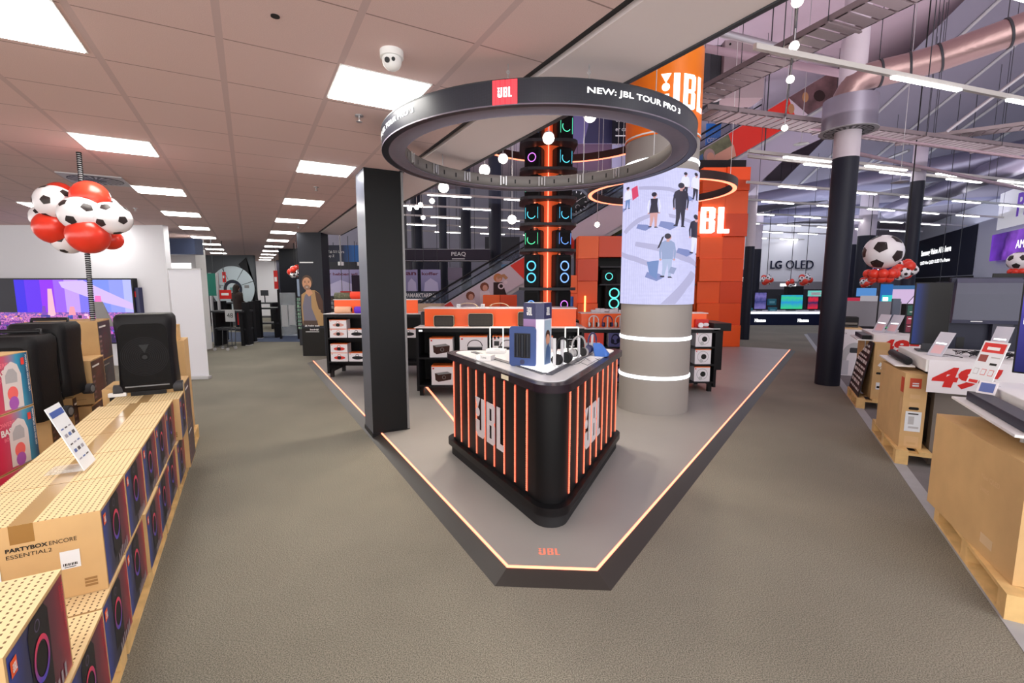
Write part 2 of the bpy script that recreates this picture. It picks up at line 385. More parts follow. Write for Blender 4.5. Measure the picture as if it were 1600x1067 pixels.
d_ = (q1 - q0).to_2d().normalized(); nn = Vector((-d_.y, d_.x)) * .016; e0 = q0.to_2d() - d_ * 1.5; e1 = q1.to_2d() + d_ * .5
MB().solid([tuple(e0 + nn), tuple(e0 - nn), tuple(e1 - nn), tuple(e1 + nn)], .0505, .054, ledo).build('light_strip', pf)
# square black column through the suspended ceiling
c = MB().box((-.0, 0, 0), (.42, .42, 3.0), mat('column_charcoal', S(25, 26, 28), .55, bump=.1, bscale=400), nx=mat('column_lit_side', S(86, 90, 104), .35))  # left face painted paler for the light falling on it
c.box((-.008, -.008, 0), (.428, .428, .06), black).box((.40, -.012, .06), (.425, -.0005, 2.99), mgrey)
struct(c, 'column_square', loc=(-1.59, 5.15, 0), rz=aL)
# round column
bx, by, R0 = 1.97, 6.36, .465
colm = mat('column_taupe', S(152, 147, 143), .6)
cl = MB().lathe([(R0, .05), (R0, 1.5)], colm, 64, (bx, by)).lathe([(R0, 3.15), (R0, 3.58)], colm, 64, (bx, by)).lathe([(R0, 4.66), (R0, 7.9)], mat('column_grey', S(190, 186, 188), .5), 64, (bx, by))
rc = struct(cl, 'column_round')
def front(px, py): return math.atan2(-by, -bx)
TH0 = math.atan2(-by, -bx)
gb = gmat('orange_band', 'Z', 3.6, 4.7, [(0, S(255, 120, 10)), (1, S(255, 140, 10))], .35)
ob = MB().lathe([(R0 + .006, 3.58), (R0 + .006, 4.66)], gb, 64, (bx, by)); tag(ob.build('brand_band', rc), 'orange lit band with white lettering')
lg = MB(); lg.logo(((0, 0, 0), (1, 0, 0), (0, 0, 1)), -.04, 3.86, .62, .40, glow, off=.003).wrap(bx, by, R0 + .008, TH0 + .0, .04); lg.build('brand_lettering', rc)
for z in (.52, 1.03, 3.27):
    MB().lathe([(R0 + .004, z), (R0 + .01, z + .008), (R0 + .01, z + .038), (R0 + .004, z + .046)], ledw, 64, (bx, by)).build('light_ring', rc)
for z in (4.2, 4.6): pass
MB().lathe([(R0 + .011, 3.60), (R0 + .011, 3.62)], mat('bright_line', (.9, .9, .9), .4), 64, (bx, by)).build('trim_line', rc)
# LED screen wrapped round the column: a plaza seen from above
scr = gridmat('plaza_paving', S(206, 206, 244), S(184, 184, 232), .02, .017, .003, .003, .5, noise=.05, nscale=18, axes='XZ')
nt = scr.node_tree; b = nt.nodes['Principled BSDF']; l = [k for k in nt.links if k.to_socket == b.inputs['Base Color']][0]
nt.links.new(l.from_socket, b.inputs['Emission Color']); b.inputs['Emission Strength'].default_value = 1.0; nt.links.remove(l); b.inputs['Base Color'].default_value = (.02, .02, .02, 1)
def em(r, g, b_, k=.95): return mat('screen_%d_%d_%d' % (r, g, b_), (.02, .02, .02), .5, emit=k, ecol=S(r, g, b_))
sc = MB(); FZ = ((0, 0, 0), (1, 0, 0), (0, 0, 1)); w2 = R0 * 1.5
sc.box((-w2, -.012, 1.5), (w2, 0, 3.17), mat('screen_edge', (.03, .03, .03), .4)).fr(FZ, -w2, 1.5, w2, 3.17, scr, off=.0125)
def s_(px, py):     # position on the screen from the photograph's reading of it
    u = (px - 1030) / 53.0; u = math.asin(max(-.99, min(.99, u))) * R0; v = 1.5 + (472 - py) / 207.0 * 1.64; return (u, v)
def sp(pts, m, off=.014): sc.fp(FZ, [s_(*p) for p in pts], m, off)
band = em(182, 180, 218)
for b0 in ([(998, 371), (1030, 378), (1072, 396), (1082, 404), (1082, 412), (1060, 402), (1030, 388), (997, 378)], [(978, 384), (1000, 395), (1020, 405), (1016, 411), (996, 402), (977, 391)],
           [(1034, 471), (1060, 440), (1074, 418), (1082, 424), (1070, 446), (1054, 471)], [(980, 352), (1000, 334), (1025, 326), (1026, 331), (1004, 340), (984, 357)],
           [(1000, 285), (1040, 290), (1074, 306), (1072, 311), (1040, 296), (1000, 290)], [(1040, 330), (1078, 342), (1080, 348), (1042, 336)]): sp(b0, band)
dk = em(38, 34, 58); sk = em(214, 160, 160); wh = em(235, 235, 250); bl = em(112, 140, 196); sh = em(128, 140, 196); pk = em(220, 70, 110)
def person(x, y, h, top, leg, dress=False, head=dk, lean=0):
    k = h / 50.0
    def q(pts, m_, o): sp([(x + (a + lean * (30 - b_) * .04) * k, y + b_ * k) for a, b_ in pts], m_, o)
    sp([(x - 2 * k, y + 50 * k), (x - 10 * k, y + 55 * k), (x - 22 * k, y + 50 * k), (x - 20 * k, y + 44 * k), (x - 8 * k, y + 46 * k)], sh, .0142)
    if dress: q([(-4.5, 8), (4.5, 8), (4, 16), (6, 30), (-6, 30), (-4, 16)], top, .015)
    else: q([(-3, 7), (3, 7), (6.5, 9.5), (6, 20), (5.5, 30), (-5.5, 30), (-6, 20), (-6.5, 9.5)], top, .015)
    l0 = 29
    q([(-5, l0), (.5, l0), (-.5, 40), (-2.5, 49), (-5, 49), (-4.5, 40)], leg, .0152); q([(-.5, l0), (5, l0), (4.5, 40), (4, 50), (1.5, 50), (1, 40)], leg, .0153)
    q([(-6, 48.5), (-2.3, 48.5), (-2.5, 50.2), (-7, 50.2)], dk, .0156); q([(1.2, 49.5), (4.2, 49.5), (6, 51.2), (1.2, 51.2)], dk, .0156)
    for sgn in (-1, 1): q([(sgn * 5.2, 9), (sgn * 7, 10.5), (sgn * 8.6, 20), (sgn * 7.6, 29), (sgn * 6.2, 29), (sgn * 6.6, 20)][::sgn], wh if dress else top, .0148); sp([(x + sgn * (6.9 + 1.1 * math.cos(a)) * k, y + (29.5 + 1.3 * math.sin(a)) * k) for a in [2 * PI * i / 6 for i in range(6)]], sk, .0149)
    q([(-1.3, 5), (1.3, 5), (1.5, 8.5), (-1.5, 8.5)], sk, .0151)
    sp([(x + (lean * 1.1 + .5 + 2.9 * math.cos(a)) * k, y + (3.2 + 3.6 * math.sin(a)) * k) for a in [2 * PI * i / 12 for i in range(12)]], sk, .0155)
    sp([(x + (lean * 1.1 - .4 + 3.3 * math.cos(a)) * k, y + (2.0 + 3.3 * math.sin(a)) * k) for a in [2 * PI * i / 12 for i in range(12)]], head, .0158)
person(1021, 298, 52, dk, sk, True); person(1056, 285, 64, dk, dk)
person(1061, 268, 36, wh, dk); person(1076, 266, 40, wh, dk); person(985, 282, 34, wh, bl); sp([(990, 286), (998, 283), (1000, 300), (992, 305)], pk, .0156)
person(1041, 362, 66, em(150, 165, 206), em(176, 190, 226)); sp([(1033, 366), (1036, 364), (1030, 382), (1027, 384)], dk, .016)
sp([(1014, 404), (1030, 402), (1028, 432), (1018, 424)], bl, .0165); sp([(1046, 412), (1054, 414), (1050, 424), (1043, 421)], em(150, 160, 200), .0165)
person(1079, 330, 60, dk, wh)
sc.wrap(bx, by, R0 + .002, TH0 + .03, .03); tag(sc.build('curved_screen', rc), 'bright curved screen showing people crossing a paved square')
# slim round columns of the open hall
def round_col(px, py, r, zs, h=7.9, y=None, top=None):
    p = P(px, py) if y is None else D(px, py, y)
    m_ = MB().cyl((p.x, p.y, 0), (p.x, p.y, zs), r, mat('column_dark_blue', S(34, 36, 48), .5), n=24).cyl((p.x, p.y, zs), (p.x, p.y, h), r, top or mat('column_white', S(206, 196, 206), .6), n=24)
    return struct(m_, 'column_slim')
round_col(1292, 600, .19, 3.85)
round_col(1414, 480, .135, 4.1, y=11, h=5.0, top=mat('column_pale', S(170, 165, 180), .6))
for px, y, r, zs in ((1344, 19, .3, 3.7), (1176, 22, .22, 3.4), (1166, 14.9, .14, 2.95), (1318, 22, .3, 3.6)): round_col(px, 480, r, zs, y=y)
for px, y, r in ((694, 19, .16), (729, 18, .2), (774, 16.5, .22), (654, 22, .25)): round_col(px, 480, r, 7.89, y=y, h=7.895)
# ================================================================ SUSPENDED CEILING FITTINGS
pn = thing('ceiling_light', 'x', 'light', LW(2.93, .54, 3.0), aL)
MB().box((0, 0, -.006), (.55, .54, .004), white).build('frame', pn)
MB().box((.012, .012, -.010), (.538, .528, -.0055), lampw).build('diffuser', pn)
cols = {'right': .53, 'middle': -1.23, 'left': -2.99, 'far left': -4.75}
first = True
for cn, n0 in cols.items():
    for k in range(0, 11):
        p = LW(2.93 + 2.35 * k, n0, 3.0)
        px = CX + F * p.x / (p.y * math.cos(TH)) if p.y > 0 else -999
        if px < -60 and not (cn == 'middle' and k == 0): continue
        if cn in ('left', 'far left') and p.y > 9.6 and p.x < -7.0: continue
        lb = 'square ceiling light, %s from the front in the %s row of the tiled ceiling' % (ORD[k], cn)
        if first: pn.location = p; pn['label'] = lb; pn['group'] = 'square ceiling lights'; first = False
        else: dup(pn, p, aL, lb, 'square ceiling lights')
for (s_0, n_0) in ((.58, .53), (.58, -1.23), (.58, -2.99), (-1.77, .53), (-1.77, -1.23)): dup(pn, LW(s_0, n_0, 3.0), aL, 'square ceiling light behind the viewer', 'square ceiling lights behind the viewer')
# dome camera
cmr = thing('dome_camera', 'white dome security camera hanging from the ceiling tile above the near ceiling light', 'camera', P(612, 80, 3.0))
MB().cyl((0, 0, 0), (0, 0, -.035), .062, white, n=24).build('base', cmr)
MB().ball((0, 0, -.05), (.052, .052, .05), white, 20, 12).build('housing', cmr)
MB().cyl((-.012, -.042, -.062), (-.014, -.052, -.066), .014, black).cyl((.018, -.042, -.058), (.02, -.051, -.061), .010, black).build('lens', cmr)
def sprinkler(px, py, lb):
    t = thing('sprinkler', lb, 'sprinkler', P(px, py, 3.0))
    MB().cyl((0, 0, 0), (0, 0, -.008), .03, steel, n=16).cyl((0, 0, -.008), (0, 0, -.045), .007, steel, n=8).build('stem', t)
    MB().cyl((0, 0, -.045), (0, 0, -.048), .022, steel, n=12).build('deflector', t)
for px, py, lb in ((561, 180, 'metal sprinkler head on the ceiling beside the near ceiling light'), (494, 292, 'sprinkler head between two lights of the right row'), (211, 325, 'small sprinkler head right of the balloon cluster'), (466, 353, 'small far sprinkler head over the right row of lights'), (264, 362, 'small sprinkler near the top of the white wall')): sprinkler(px, py, lb)
dots = MB(); p = P(430, 25, 3.0); dots.cyl((p.x, p.y, 3.001), (p.x, p.y, 2.996), .02, black)
tag(dots.build('smoke_detector'), 'tiny dark sensor in the ceiling tile near the top edge', 'sensor')
# round air diffuser by the balloon column
p = P(150, 280, 3.0); df = thing('air_diffuser', 'white square ceiling plate with a round slotted air outlet above the balloons', 'vent', (p.x, p.y, 3.0), aL)
MB().box((-.29, -.29, -.012), (.29, .29, 0), lgrey).build('plate', df)
sl = MB().cyl((0, 0, -.013), (0, 0, -.016), .26, dgrey, n=40)
for i in range(24):
    a = 2 * PI * i / 24; ca, sa = math.cos(a), math.sin(a)
    sl.fp(((0, 0, -.0165), (0, 1, 0), (1, 0, 0)), [(.1 * ca, .1 * sa), (.25 * ca, .25 * sa), (.25 * math.cos(a + .12), .25 * math.sin(a + .12)), (.1 * math.cos(a + .12), .1 * math.sin(a + .12))], lgrey, .001)
sl.build('slotted_disc', df)
# ================================================================ OPEN HALL CEILING
E_ = Vector((math.sin(math.radians(72)), math.cos(math.radians(72)), 0)); ang = math.atan2(E_.y, E_.x)
lamp_n = 0
def rail(y0, z, x0, x1, lamps, thick=.05, idx=0):
    """a suspended white rail with linear lamps; it crosses x=0 at depth y0"""
    o = Vector((0, y0, z)); a = x0 / math.cos(ang); b = x1 / math.cos(ang)
    t = thing('light_rail', 'x', 'light rail', o, ang, 'suspended light rails')
    MB().box((a, -thick / 2, 0), (b, thick / 2, .06), offwhite).build('beam', t)
    for l0 in lamps:
        MB().box((l0 / math.cos(ang), -.03, -.02), (l0 / math.cos(ang) + 1.25, .03, 0), linew).build('linear_lamp', t)
    x = a + .4
    while x < b: MB().cyl((x, 0, .06), (x, 0, 7.9 - z), .006, dgrey, n=5).build('hanger', t); x += 2.4
    t['label'] = 'suspended white light rail with bright tubes, %s one back across the open hall ceiling' % ORD[idx]
    return t
def rx(px, y0, slope=math.tan(ang)):     # x where a rail at y0 meets the line of sight px
    k = (px - CX) / (F * math.cos(TH)); return k * y0 / (1 - k * slope) if True else 0
ys = [1.5, 3.0, 4.55, 7.9, 8.2, 10.2, 12.2, 14.4, 16.6, 19, 21.6, 24.2]
for i, y0 in enumerate(ys):
    hi = 16 if y0 < 7 else 20
    lo = (2.0, 2.55)[i] if i < 2 else (rx(1152, y0) if y0 < 13 else -2.5 - y0 * .12)
    base = (4.57, 3.70)[i] if i < 2 else 3.2 + .75 * i
    st = [base + 2.17 * k for k in range(-9, 8)]
    st = [x for x in st if lo < x < hi - 1.5]
    rail(y0, 4.3, lo, hi, st, idx=i)
# cable trays
def tray(a, b, wd, label):
    a = Vector(a); b = Vector(b); L_ = (b - a).length; t = thing('cable_tray', label, 'cable tray', a, math.atan2((b - a).y, (b - a).x))
    m_ = mat('tray_metal', S(138, 126, 128), .5, .4); s1 = MB().box((0, -wd / 2, 0), (L_, -wd / 2 + .02, .08), m_).build('side_rail', t); MB().box((0, wd / 2 - .02, 0), (L_, wd / 2, .08), m_).build('side_rail', t)
    r = MB(); x = .1
    while x < L_: r.box((x, -wd / 2, 0), (x + .15, wd / 2, .012), m_); x += .185
    r.build('slotted_base', t)
    x = .6
    while x < L_: MB().cyl((x, -wd / 2 - .01, -.01), (x, -wd / 2 - .01, 7.85 - a.z), .006, dgrey, n=5).box((x - .02, -wd / 2 - .03, -.02), (x + .02, wd / 2 + .03, 0), m_).build('hanger', t); x += 2.2
    return t
tray(P(1070, 168, 4.9), P(1480, -40, 4.9), .55, 'wide slotted cable tray rising to the top right of the hall')
tray(P(1090, 178, 4.6), P(1600, 240, 4.6), .5, 'cable tray crossing behind the round air outlet')
tray(P(1400, 225, 4.8), P(1600, 200, 4.8), .4, 'narrow cable tray at the right edge of the hall')
# foil duct with round outlet
alu = mat('foil_duct', S(168, 140, 138), .38, .7, bump=.5, bscale=14)
du = thing('air_duct', 'large silvery air duct curving down to a round outlet beside the dark column', 'duct')
c0 = D(1325, 205, 8.1)
pts = [tuple(D(*q)) for q in ((1320, 172, 8.1), (1324, 150, 8.1), (1334, 132, 8.05), (1350, 121, 8.0), (1372, 115, 7.95), (1420, 104, 7.8), (1466, 91, 7.6), (1572, 53, 7.2), (1700, 5, 6.8))]
MB().path(pts, .2, alu, 20).build('pipe', du)
for k in (4, 5, 6, 7):
    a_, b_2 = Vector(pts[k]), Vector(pts[k + 1]); d_2 = (b_2 - a_).normalized(); MB().cyl(a_, a_ + d_2 * .03, .212, dgrey, n=24).build('strap', du); MB().cyl(a_ + Vector((0, 0, .2)), (a_.x, a_.y, 7.9), .006, dgrey, n=5).build('hanger', du)
MB().cyl((c0.x, c0.y, c0.z), (c0.x, c0.y, c0.z + .5), .385, mat('drum_metal', S(150, 145, 160), .4, .6), n=40).build('drum', du)
g = MB().cyl((c0.x, c0.y, c0.z - .004), (c0.x, c0.y, c0.z - .012), .42, lgrey, n=40).cyl((c0.x, c0.y, c0.z - .012), (c0.x, c0.y, c0.z - .016), .35, black, n=40)
for k in range(2):
    for i in range(22):
        a = 2 * PI * (i + k * .5) / 22; ra, rb = ((.22, .34), (.1, .2))[k]
        g.fp(((c0.x, c0.y, c0.z - .0165), (0, 1, 0), (1, 0, 0)), [(ra * math.cos(a), ra * math.sin(a)), (rb * math.cos(a), rb * math.sin(a)), (rb * math.cos(a + .14), rb * math.sin(a + .14)), (ra * math.cos(a + .14), ra * math.sin(a + .14))], lgrey, .001)
g.build('slotted_outlet', du)
def duct(a, b, r, label, m_=alu):
    return tag(MB().cyl(a, b, r, m_, n=18).build('pipe_duct'), label, 'duct')
duct(D(1180, 318, 17), D(1620, 235, 13), .35, 'long pale duct running behind the dark column', mat('duct_grey', S(140, 140, 165), .35, .6))
duct(D(1160, 345, 23.5), D(1620, 290, 19), .35, 'far grey duct under the hall ceiling', mat('duct_grey', (0, 0, 0)))
duct(D(1390, 330, 20), D(1640, 235, 11), .3, 'slanting silver duct right of the second dark column', mat('duct_lilac', S(150, 145, 170), .35, .6))
for i, (a, b, r_) in enumerate(((D(1100, 75, 9), D(1340, 120, 9.5), .07), (D(1120, 50, 8), D(1300, 95, 8.5), .06), (D(1105, 178, 9.5), D(1620, 250, 8), .025), (D(1480, 205, 9), D(1620, 100, 8), .03), (D(1340, 240, 10), D(1620, 300, 12), .04), (D(1165, 335, 20), D(1420, 235, 14), .05))):
    tag(MB().cyl(a, b, r_, steel if i % 2 else mat('beam_lilac', S(186, 160, 172), .6), n=8).build('ceiling_pipe'), ['pale pipe under the pink lit ceiling right of the orange band', 'thin pipe at the top beside the bulkhead edge', 'long thin conduit below the cable trays', 'thin conduit slanting down at the right edge', 'grey pipe passing right of the round air outlet', 'dark slanting pipe left of the dark column'][i], 'pipe')
# grey ventilation unit hung above the tray
p = D(1163, 110, 9.5); hv = thing('ventilation_unit', 'square grey ventilation box high behind the cable tray', 'ventilation unit', p)
MB().box((-.4, 0, -.5), (.4, .5, .55), mat('unit_grey', S(168, 150, 155), .6)).build('casing', hv, .01); MB().box((-.62, .1, -.6), (-.41, .5, .5), dgrey).build('vent_panel', hv)
for sx in (-.3, .3): MB().cyl((sx, .0, .47), (sx, -.012, .47), .02, black, n=10).build('bolt', hv)
# ================================================================ HANGING SCREEN RINGS
def ring(cx, cy, R_, z, hgt, thick, label, mo, led_=None):
    t = thing('ring_screen' if led_ is None else 'ring_light', label, 'hanging ring', (cx, cy, z))
    n = 96; O = []; A = []
    pr = [(R_, 0), (R_, hgt), (R_ - thick, hgt), (R_ - thick, 0)]
    v = []; f = []
    for i in range(n):
        a = 2 * PI * i / n
        v += [(r * math.cos(a), r * math.sin(a), q) for r, q in pr]
    f = [(4 * i + k, 4 * ((i + 1) % n) + k, 4 * ((i + 1) % n) + (k + 1) % 4, 4 * i + (k + 1) % 4) for i in range(n) for k in range(4)]
    MB().add(v, f, mo, True).build('ring_body', t).modifiers.new('e', 'EDGE_SPLIT').split_angle = .6
    return t
rcx, rcy, RR, rz_ = .20, 3.93, 1.215, 2.75
ringm = gridmat('ring_led_face', S(42, 44, 56), S(30, 32, 42), .006, .006, .002, .002, .4, noise=.1, axes='XZ')
rg = ring(rcx, rcy, RR, rz_, .135, .05, 'large dark ring-shaped screen hanging over the counter with a scrolling white headline', ringm)
MB().lathe([(RR - .055, 0.012), (RR - .16, .012), (RR - .16, .11), (RR - .15, .118)], mat('ring_inner', S(112, 108, 106), .5), 96).build('inner_band', rg)
MB().lathe([(RR + .002, -.004), (RR + .002, .004), (RR - .17, .004), (RR - .17, -.004)], mat('ring_underside', S(112, 104, 118), .6), 96).build('underside', rg)
MB().lathe([(RR + .0015, .128), (RR + .0025, .137), (RR - .05, .137)], dgrey, 96).build('top_rim', rg)
def ringtext(t, px, h, z, w_, name, m_=glow):
    a = math.atan2((P(px, 165, rz_) - Vector((rcx, rcy, rz_))).y, (P(px, 165, rz_) - Vector((rcx, rcy, rz_))).x) if px else 0
    return a
def on_ring(px):    # angle on the near rim seen at px
    dx = (px - CX) / (F * math.cos(TH)) * .985; d = Vector((dx, 1)).normalized(); c = Vector((rcx, rcy)); tt = d.dot(c); s2 = tt * tt - (c.dot(c) - RR * RR)
    q = d * (tt - math.sqrt(max(0, s2))) - c; return math.atan2(q.y, q.x)
for t, px0, px1 in (('NEW: JBL TOUR PRO 3', 912, 1051),):
    a0, a1 = on_ring(px0), on_ring(px1); L_ = (a1 - a0) * RR
    MB().text(FZ, t, 0, .052, .042, glow, width=L_, bold=.012, off=.003).wrap(0, 0, RR, a0, .03).build('headline', rg)
a1 = on_ring(653); a1 = a1 if a1 < 0 else a1 - 2 * PI
MB().text(FZ, 'NEW: JBL TOUR PRO 3', 0, .052, .042, glow, width=L_, bold=.012, off=.003).wrap(0, 0, RR, a1 - L_ / RR, .03).build('headline', rg)
a0, a1 = on_ring(771), on_ring(808); L_ = (a1 - a0) * RR
b_ = MB().fr(FZ, 0, .002, L_, .133, gridmat('led_tile_red', S(235, 70, 78), S(200, 45, 60), .006, .006, .0015, .0015, .5, axes='XY'), off=.002)
b_.mats[0].node_tree.nodes['Principled BSDF'].inputs['Emission Color'].default_value = (*S(240, 60, 75), 1); b_.mats[0].node_tree.nodes['Principled BSDF'].inputs['Emission Strength'].default_value = .55
b_.logo(FZ, L_ * .2, .04, L_ * .56, .052, glow, off=.004).wrap(0, 0, RR, a0, .03).build('logo_tile', rg)
# latch brackets and openings round the inside of the far half
for k, deg in enumerate((40, 62, 84, 106, 128, 150, 172)):
    a = math.radians(deg); r = RR - .165; F_ = ((r * math.cos(a), r * math.sin(a), .02), (math.sin(a), -math.cos(a), 0), (0, 0, 1))
    br = MB()
    br.fr(F_, -.19, .022, -.12, .062, black, off=.004).fr(F_, .12, .022, .19, .062, black, off=.004)
    br.build('socket_opening', rg)
    MB().fr(F_, -.035, .0, -.022, .09, steel, off=.004, depth=.006).fr(F_, .022, .0, .035, .09, steel, off=.004, depth=.006).fr(F_, -.008, .01, .008, .08, steel, off=.004, depth=.009).build('latch', rg)
    MB().fp(F_, [(.2, .02), (.225, .02), (.2125, .042)], mat('warning_yellow', S(214, 170, 40), .5), off=.005).build('warning_sticker', rg)
def chain(a, b, parent, o):
    p0 = Vector(a) - Vector(o); p1 = Vector(b) - Vector(o); m_ = MB(); L_ = (p1 - p0).length; n = int(L_ / .028)
    m_.cyl(p0, p1, .0022, steel, n=5)
    for i in range(n): m_.torus(p0.lerp(p1, (i + .5) / n), .009, .0022, steel, 'X' if i % 2 else 'Y', 8, 4)
    m_.build('chain', parent)
for px in (790, 922):
    a = on_ring(px); x, y = rcx + (RR - .08) * math.cos(a), rcy + (RR - .08) * math.sin(a); chain((x, y, rz_ + .13), (x, y, 3.0), rg, (rcx, rcy, rz_))
for deg in (62, 100, 140, 172, 20):
    a = math.radians(deg); x, y = rcx + (RR - .08) * math.cos(a), rcy + (RR - .08) * math.sin(a); z1 = 3.0 if (x * math.cos(aL) + y * math.sin(aL)) < 2.1 else 7.9
    MB().cyl((x - rcx, y - rcy, .12), (x - rcx, y - rcy, z1 - rz_), .004, steel, n=6).build('suspension_wire', rg)
# smaller orange light rings further back
def lring(cx, cy, R_, z, label):
    t = ring(cx, cy, R_, z, .14, .1, label, mat('ring_dark', S(60, 44, 44), .5), 1)
    MB().lathe([(R_ - .085, -.006), (R_ - .085, .004), (R_ - .012, .004), (R_ - .012, -.006), (R_ - .085, -.006)], ledo, 96).build('light_strip', t)
    for k in range(4):
        a = PI / 4 + k * PI / 2; MB().cyl(((R_ - .05) * math.cos(a), (R_ - .05) * math.sin(a), .14), ((R_ - .05) * math.cos(a), (R_ - .05) * math.sin(a), 7.9 - z), .005, white, n=5).build('suspension_wire', t)
    return t
p = D(1030, 303, 9.6); lring(p.x, p.y, 1.42, p.z, 'orange glowing ring hanging behind the round column')
lring(.95, 8.6, 1.75, 4.35, 'larger orange glowing ring hanging around the speaker tower')
# ================================================================ TRIANGULAR DEMO COUNTER
kt = thing('demo_counter', 'black triangular counter with glowing orange strips and white logo under the ring screen', 'counter', (0, 0, .05))
tri = [(.29, 2.86), (1.23, 4.93), (-.74, 4.72)]
top = fillet(tri, .15, 10); body = fillet(inset_poly(tri, .045), .13, 10)
kblack = mat('counter_black', (.004, .004, .005), .42)
MB().solid(fillet(inset_poly(tri, -.0), .15, 10), .10, .16, kblack, smooth=True).solid(fillet(inset_poly(tri, .03), .13, 10), 0, .10, blackm, smooth=True).build('plinth', kt)
MB().solid(body, .16, .975, kblack, smooth=True).build('body', kt)
MB().solid(top, .975, 1.03, mat('counter_rim', S(36, 26, 34), .25), smooth=True).build('rim', kt)
MB().solid(fillet(inset_poly(tri, .07), .12, 10), 1.03, 1.036, mat('counter_top', S(222, 222, 226), .3), smooth=True).build('worktop', kt)
A, B_, C_ = [Vector((*q, 0)) for q in inset_poly(tri, .045)]
def kface(p0, p1): u = (p1 - p0).normalized(); return (p0, u, Vector((0, 0, 1)))
FL = kface(C_, A); LL = (A - C_).length; FR_ = kface(A, B_); LR = (B_ - A).length
cordm = mat('light_cord', S(230, 120, 90), .5, emit=.75, ecol=(1, .30, .17))
cordg = mat('cord_glow', (.3, .02, .01), .5, emit=.45, ecol=(1, .08, .04))
def strip(Fr, x):
    st = MB().fr(Fr, x - .011, .185, x + .011, .955, cordg, off=.001); o, u, v = [Vector(q) for q in Fr]; n = u.cross(v).normalized()
    for ph in (0, PI):
        st.path([o + u * (x + .0058 * math.sin(z * 190 + ph)) + v * z + n * (.006 + .0035 * math.cos(z * 190 + ph)) for z in [.19 + .76 * i / 130 for i in range(131)]], .0032, cordm, 4)
    st.build('light_strip', kt)
for i in range(9): strip(FL, .20 + i * (LL - .56) / 8)
for i in range(9): strip(FR_, .30 + i * (LR - .52) / 8)
lw = mat('counter_logo', S(205, 200, 205), .35)
MB().logo(FL, LL * .37, .37, .52, .35, lw, off=.011, depth=.004).build('brand_lettering', kt)
MB().logo(FR_, LR * .32, .38, .50, .34, lw, off=.011, depth=.004).build('brand_lettering', kt)
for nm, Fr, L_, xa, xb in (('inlay', FL, LL, .25, LL - .42), ('inlay', FR_, LR, .38, LR - .3)):
    o, u, v = Fr; n = Vector(u).cross(Vector(v)); 
    MB().fp((Vector(o) - n * .16 + Vector((0, 0, 1.037)), u, -n), [(xa, 0), (xb, 0), (xb, .05), (xa, .05)], mat('groove_grey', S(84, 86, 96), .5), off=.001, depth=.006).build('inlay', kt)
MB().fp((Vector(FR_[0]) + Vector((0, 0, 1.037)), FR_[1], -Vector(FR_[1]).cross(Vector((0, 0, 1)))), [(.42, .24), (LR - .45, .24), (LR - .62, .52), (.62, .52)], mat('light_pad', (1, 1, 1), .4, emit=1.3), off=.001, depth=.008).build('lit_display_pad', kt)
MB().fr((FL[0], FL[1], FL[2]), LL * .66, .985, LL * .72, 1.02, mat('price_tag', S(215, 205, 180), .5), off=.052).build('price_tag', kt)
zt = 1.05 + .036     # worktop height
def kp(px, py): return P(px, py, zt)
def zrot(px): return -math.atan((px - CX) / F)
# navy and white display pillar in the middle of the counter
p = kp(842, 571); t = thing('display_pillar', 'tall navy and white cardboard pillar with portrait pictures in the middle of the counter', 'display pillar', p, math.radians(2))
hex_ = fillet([(0, -.11), (.125, .06), (-.125, .06)], .02, 3)
pw = .085; hh = .52
base = [(-.035, -.09), (.03, -.09), (.105, .035), (.08, .09), (-.09, .09), (-.13, -.01)]
MB().solid(base, 0, hh, mat('pillar_white', S(208, 210, 220), .4)).build('body', t)
def pface(p0, p1): u = Vector((p1[0] - p0[0], p1[1] - p0[1], 0)); return ((p0[0], p0[1], 0), u.normalized(), (0, 0, 1)), u.length
for (a, b, pic) in ((base[5], base[0], 1), (base[0], base[1], 0), (base[1], base[2], 2)):
    Fr, L_ = pface(a, b); m_ = MB().fr(Fr, 0, hh - .13, L_, hh, navy, off=.001)
    if pic:
        m_.logo(Fr, L_ * .28, hh - .10, L_ * .42, .065, glow if False else txtw, off=.003)
        if pic == 1: m_.fr(Fr, .0, .0, L_, hh - .13, gmat('print_dusk', 'Z', 0, .4, [(0, S(210, 160, 60)), (.35, S(120, 70, 90)), (1, S(150, 120, 170))], .4), off=.001).text(Fr, 'SOUND', L_ * .1, .25, .012, txtw, off=.002).fr(Fr, L_ * .1, .21, L_ * .6, .215, txtw, off=.002).fr(Fr, L_ * .1, .19, L_ * .5, .195, txtw, off=.002)
        else:
            m_.fr(Fr, .01, .02, L_ - .01, hh - .14, mat('print_sky', S(150, 170, 190), .4), off=.001)
            m_.fc(Fr, L_ * .5, .22, L_ * .26, mat('print_skin', S(196, 140, 112), .5), off=.002, ry=.045).fc(Fr, L_ * .5, .25, L_ * .30, mat('print_hair', S(60, 36, 24), .5), off=.0018, ry=.05)
            m_.fp(Fr, [(L_ * .1, .02), (L_ * .9, .02), (L_ * .78, .15), (L_ * .55, .19), (L_ * .3, .15)], mat('print_denim', S(60, 92, 140), .5), off=.003)
    m_.build('printed_panel', t)
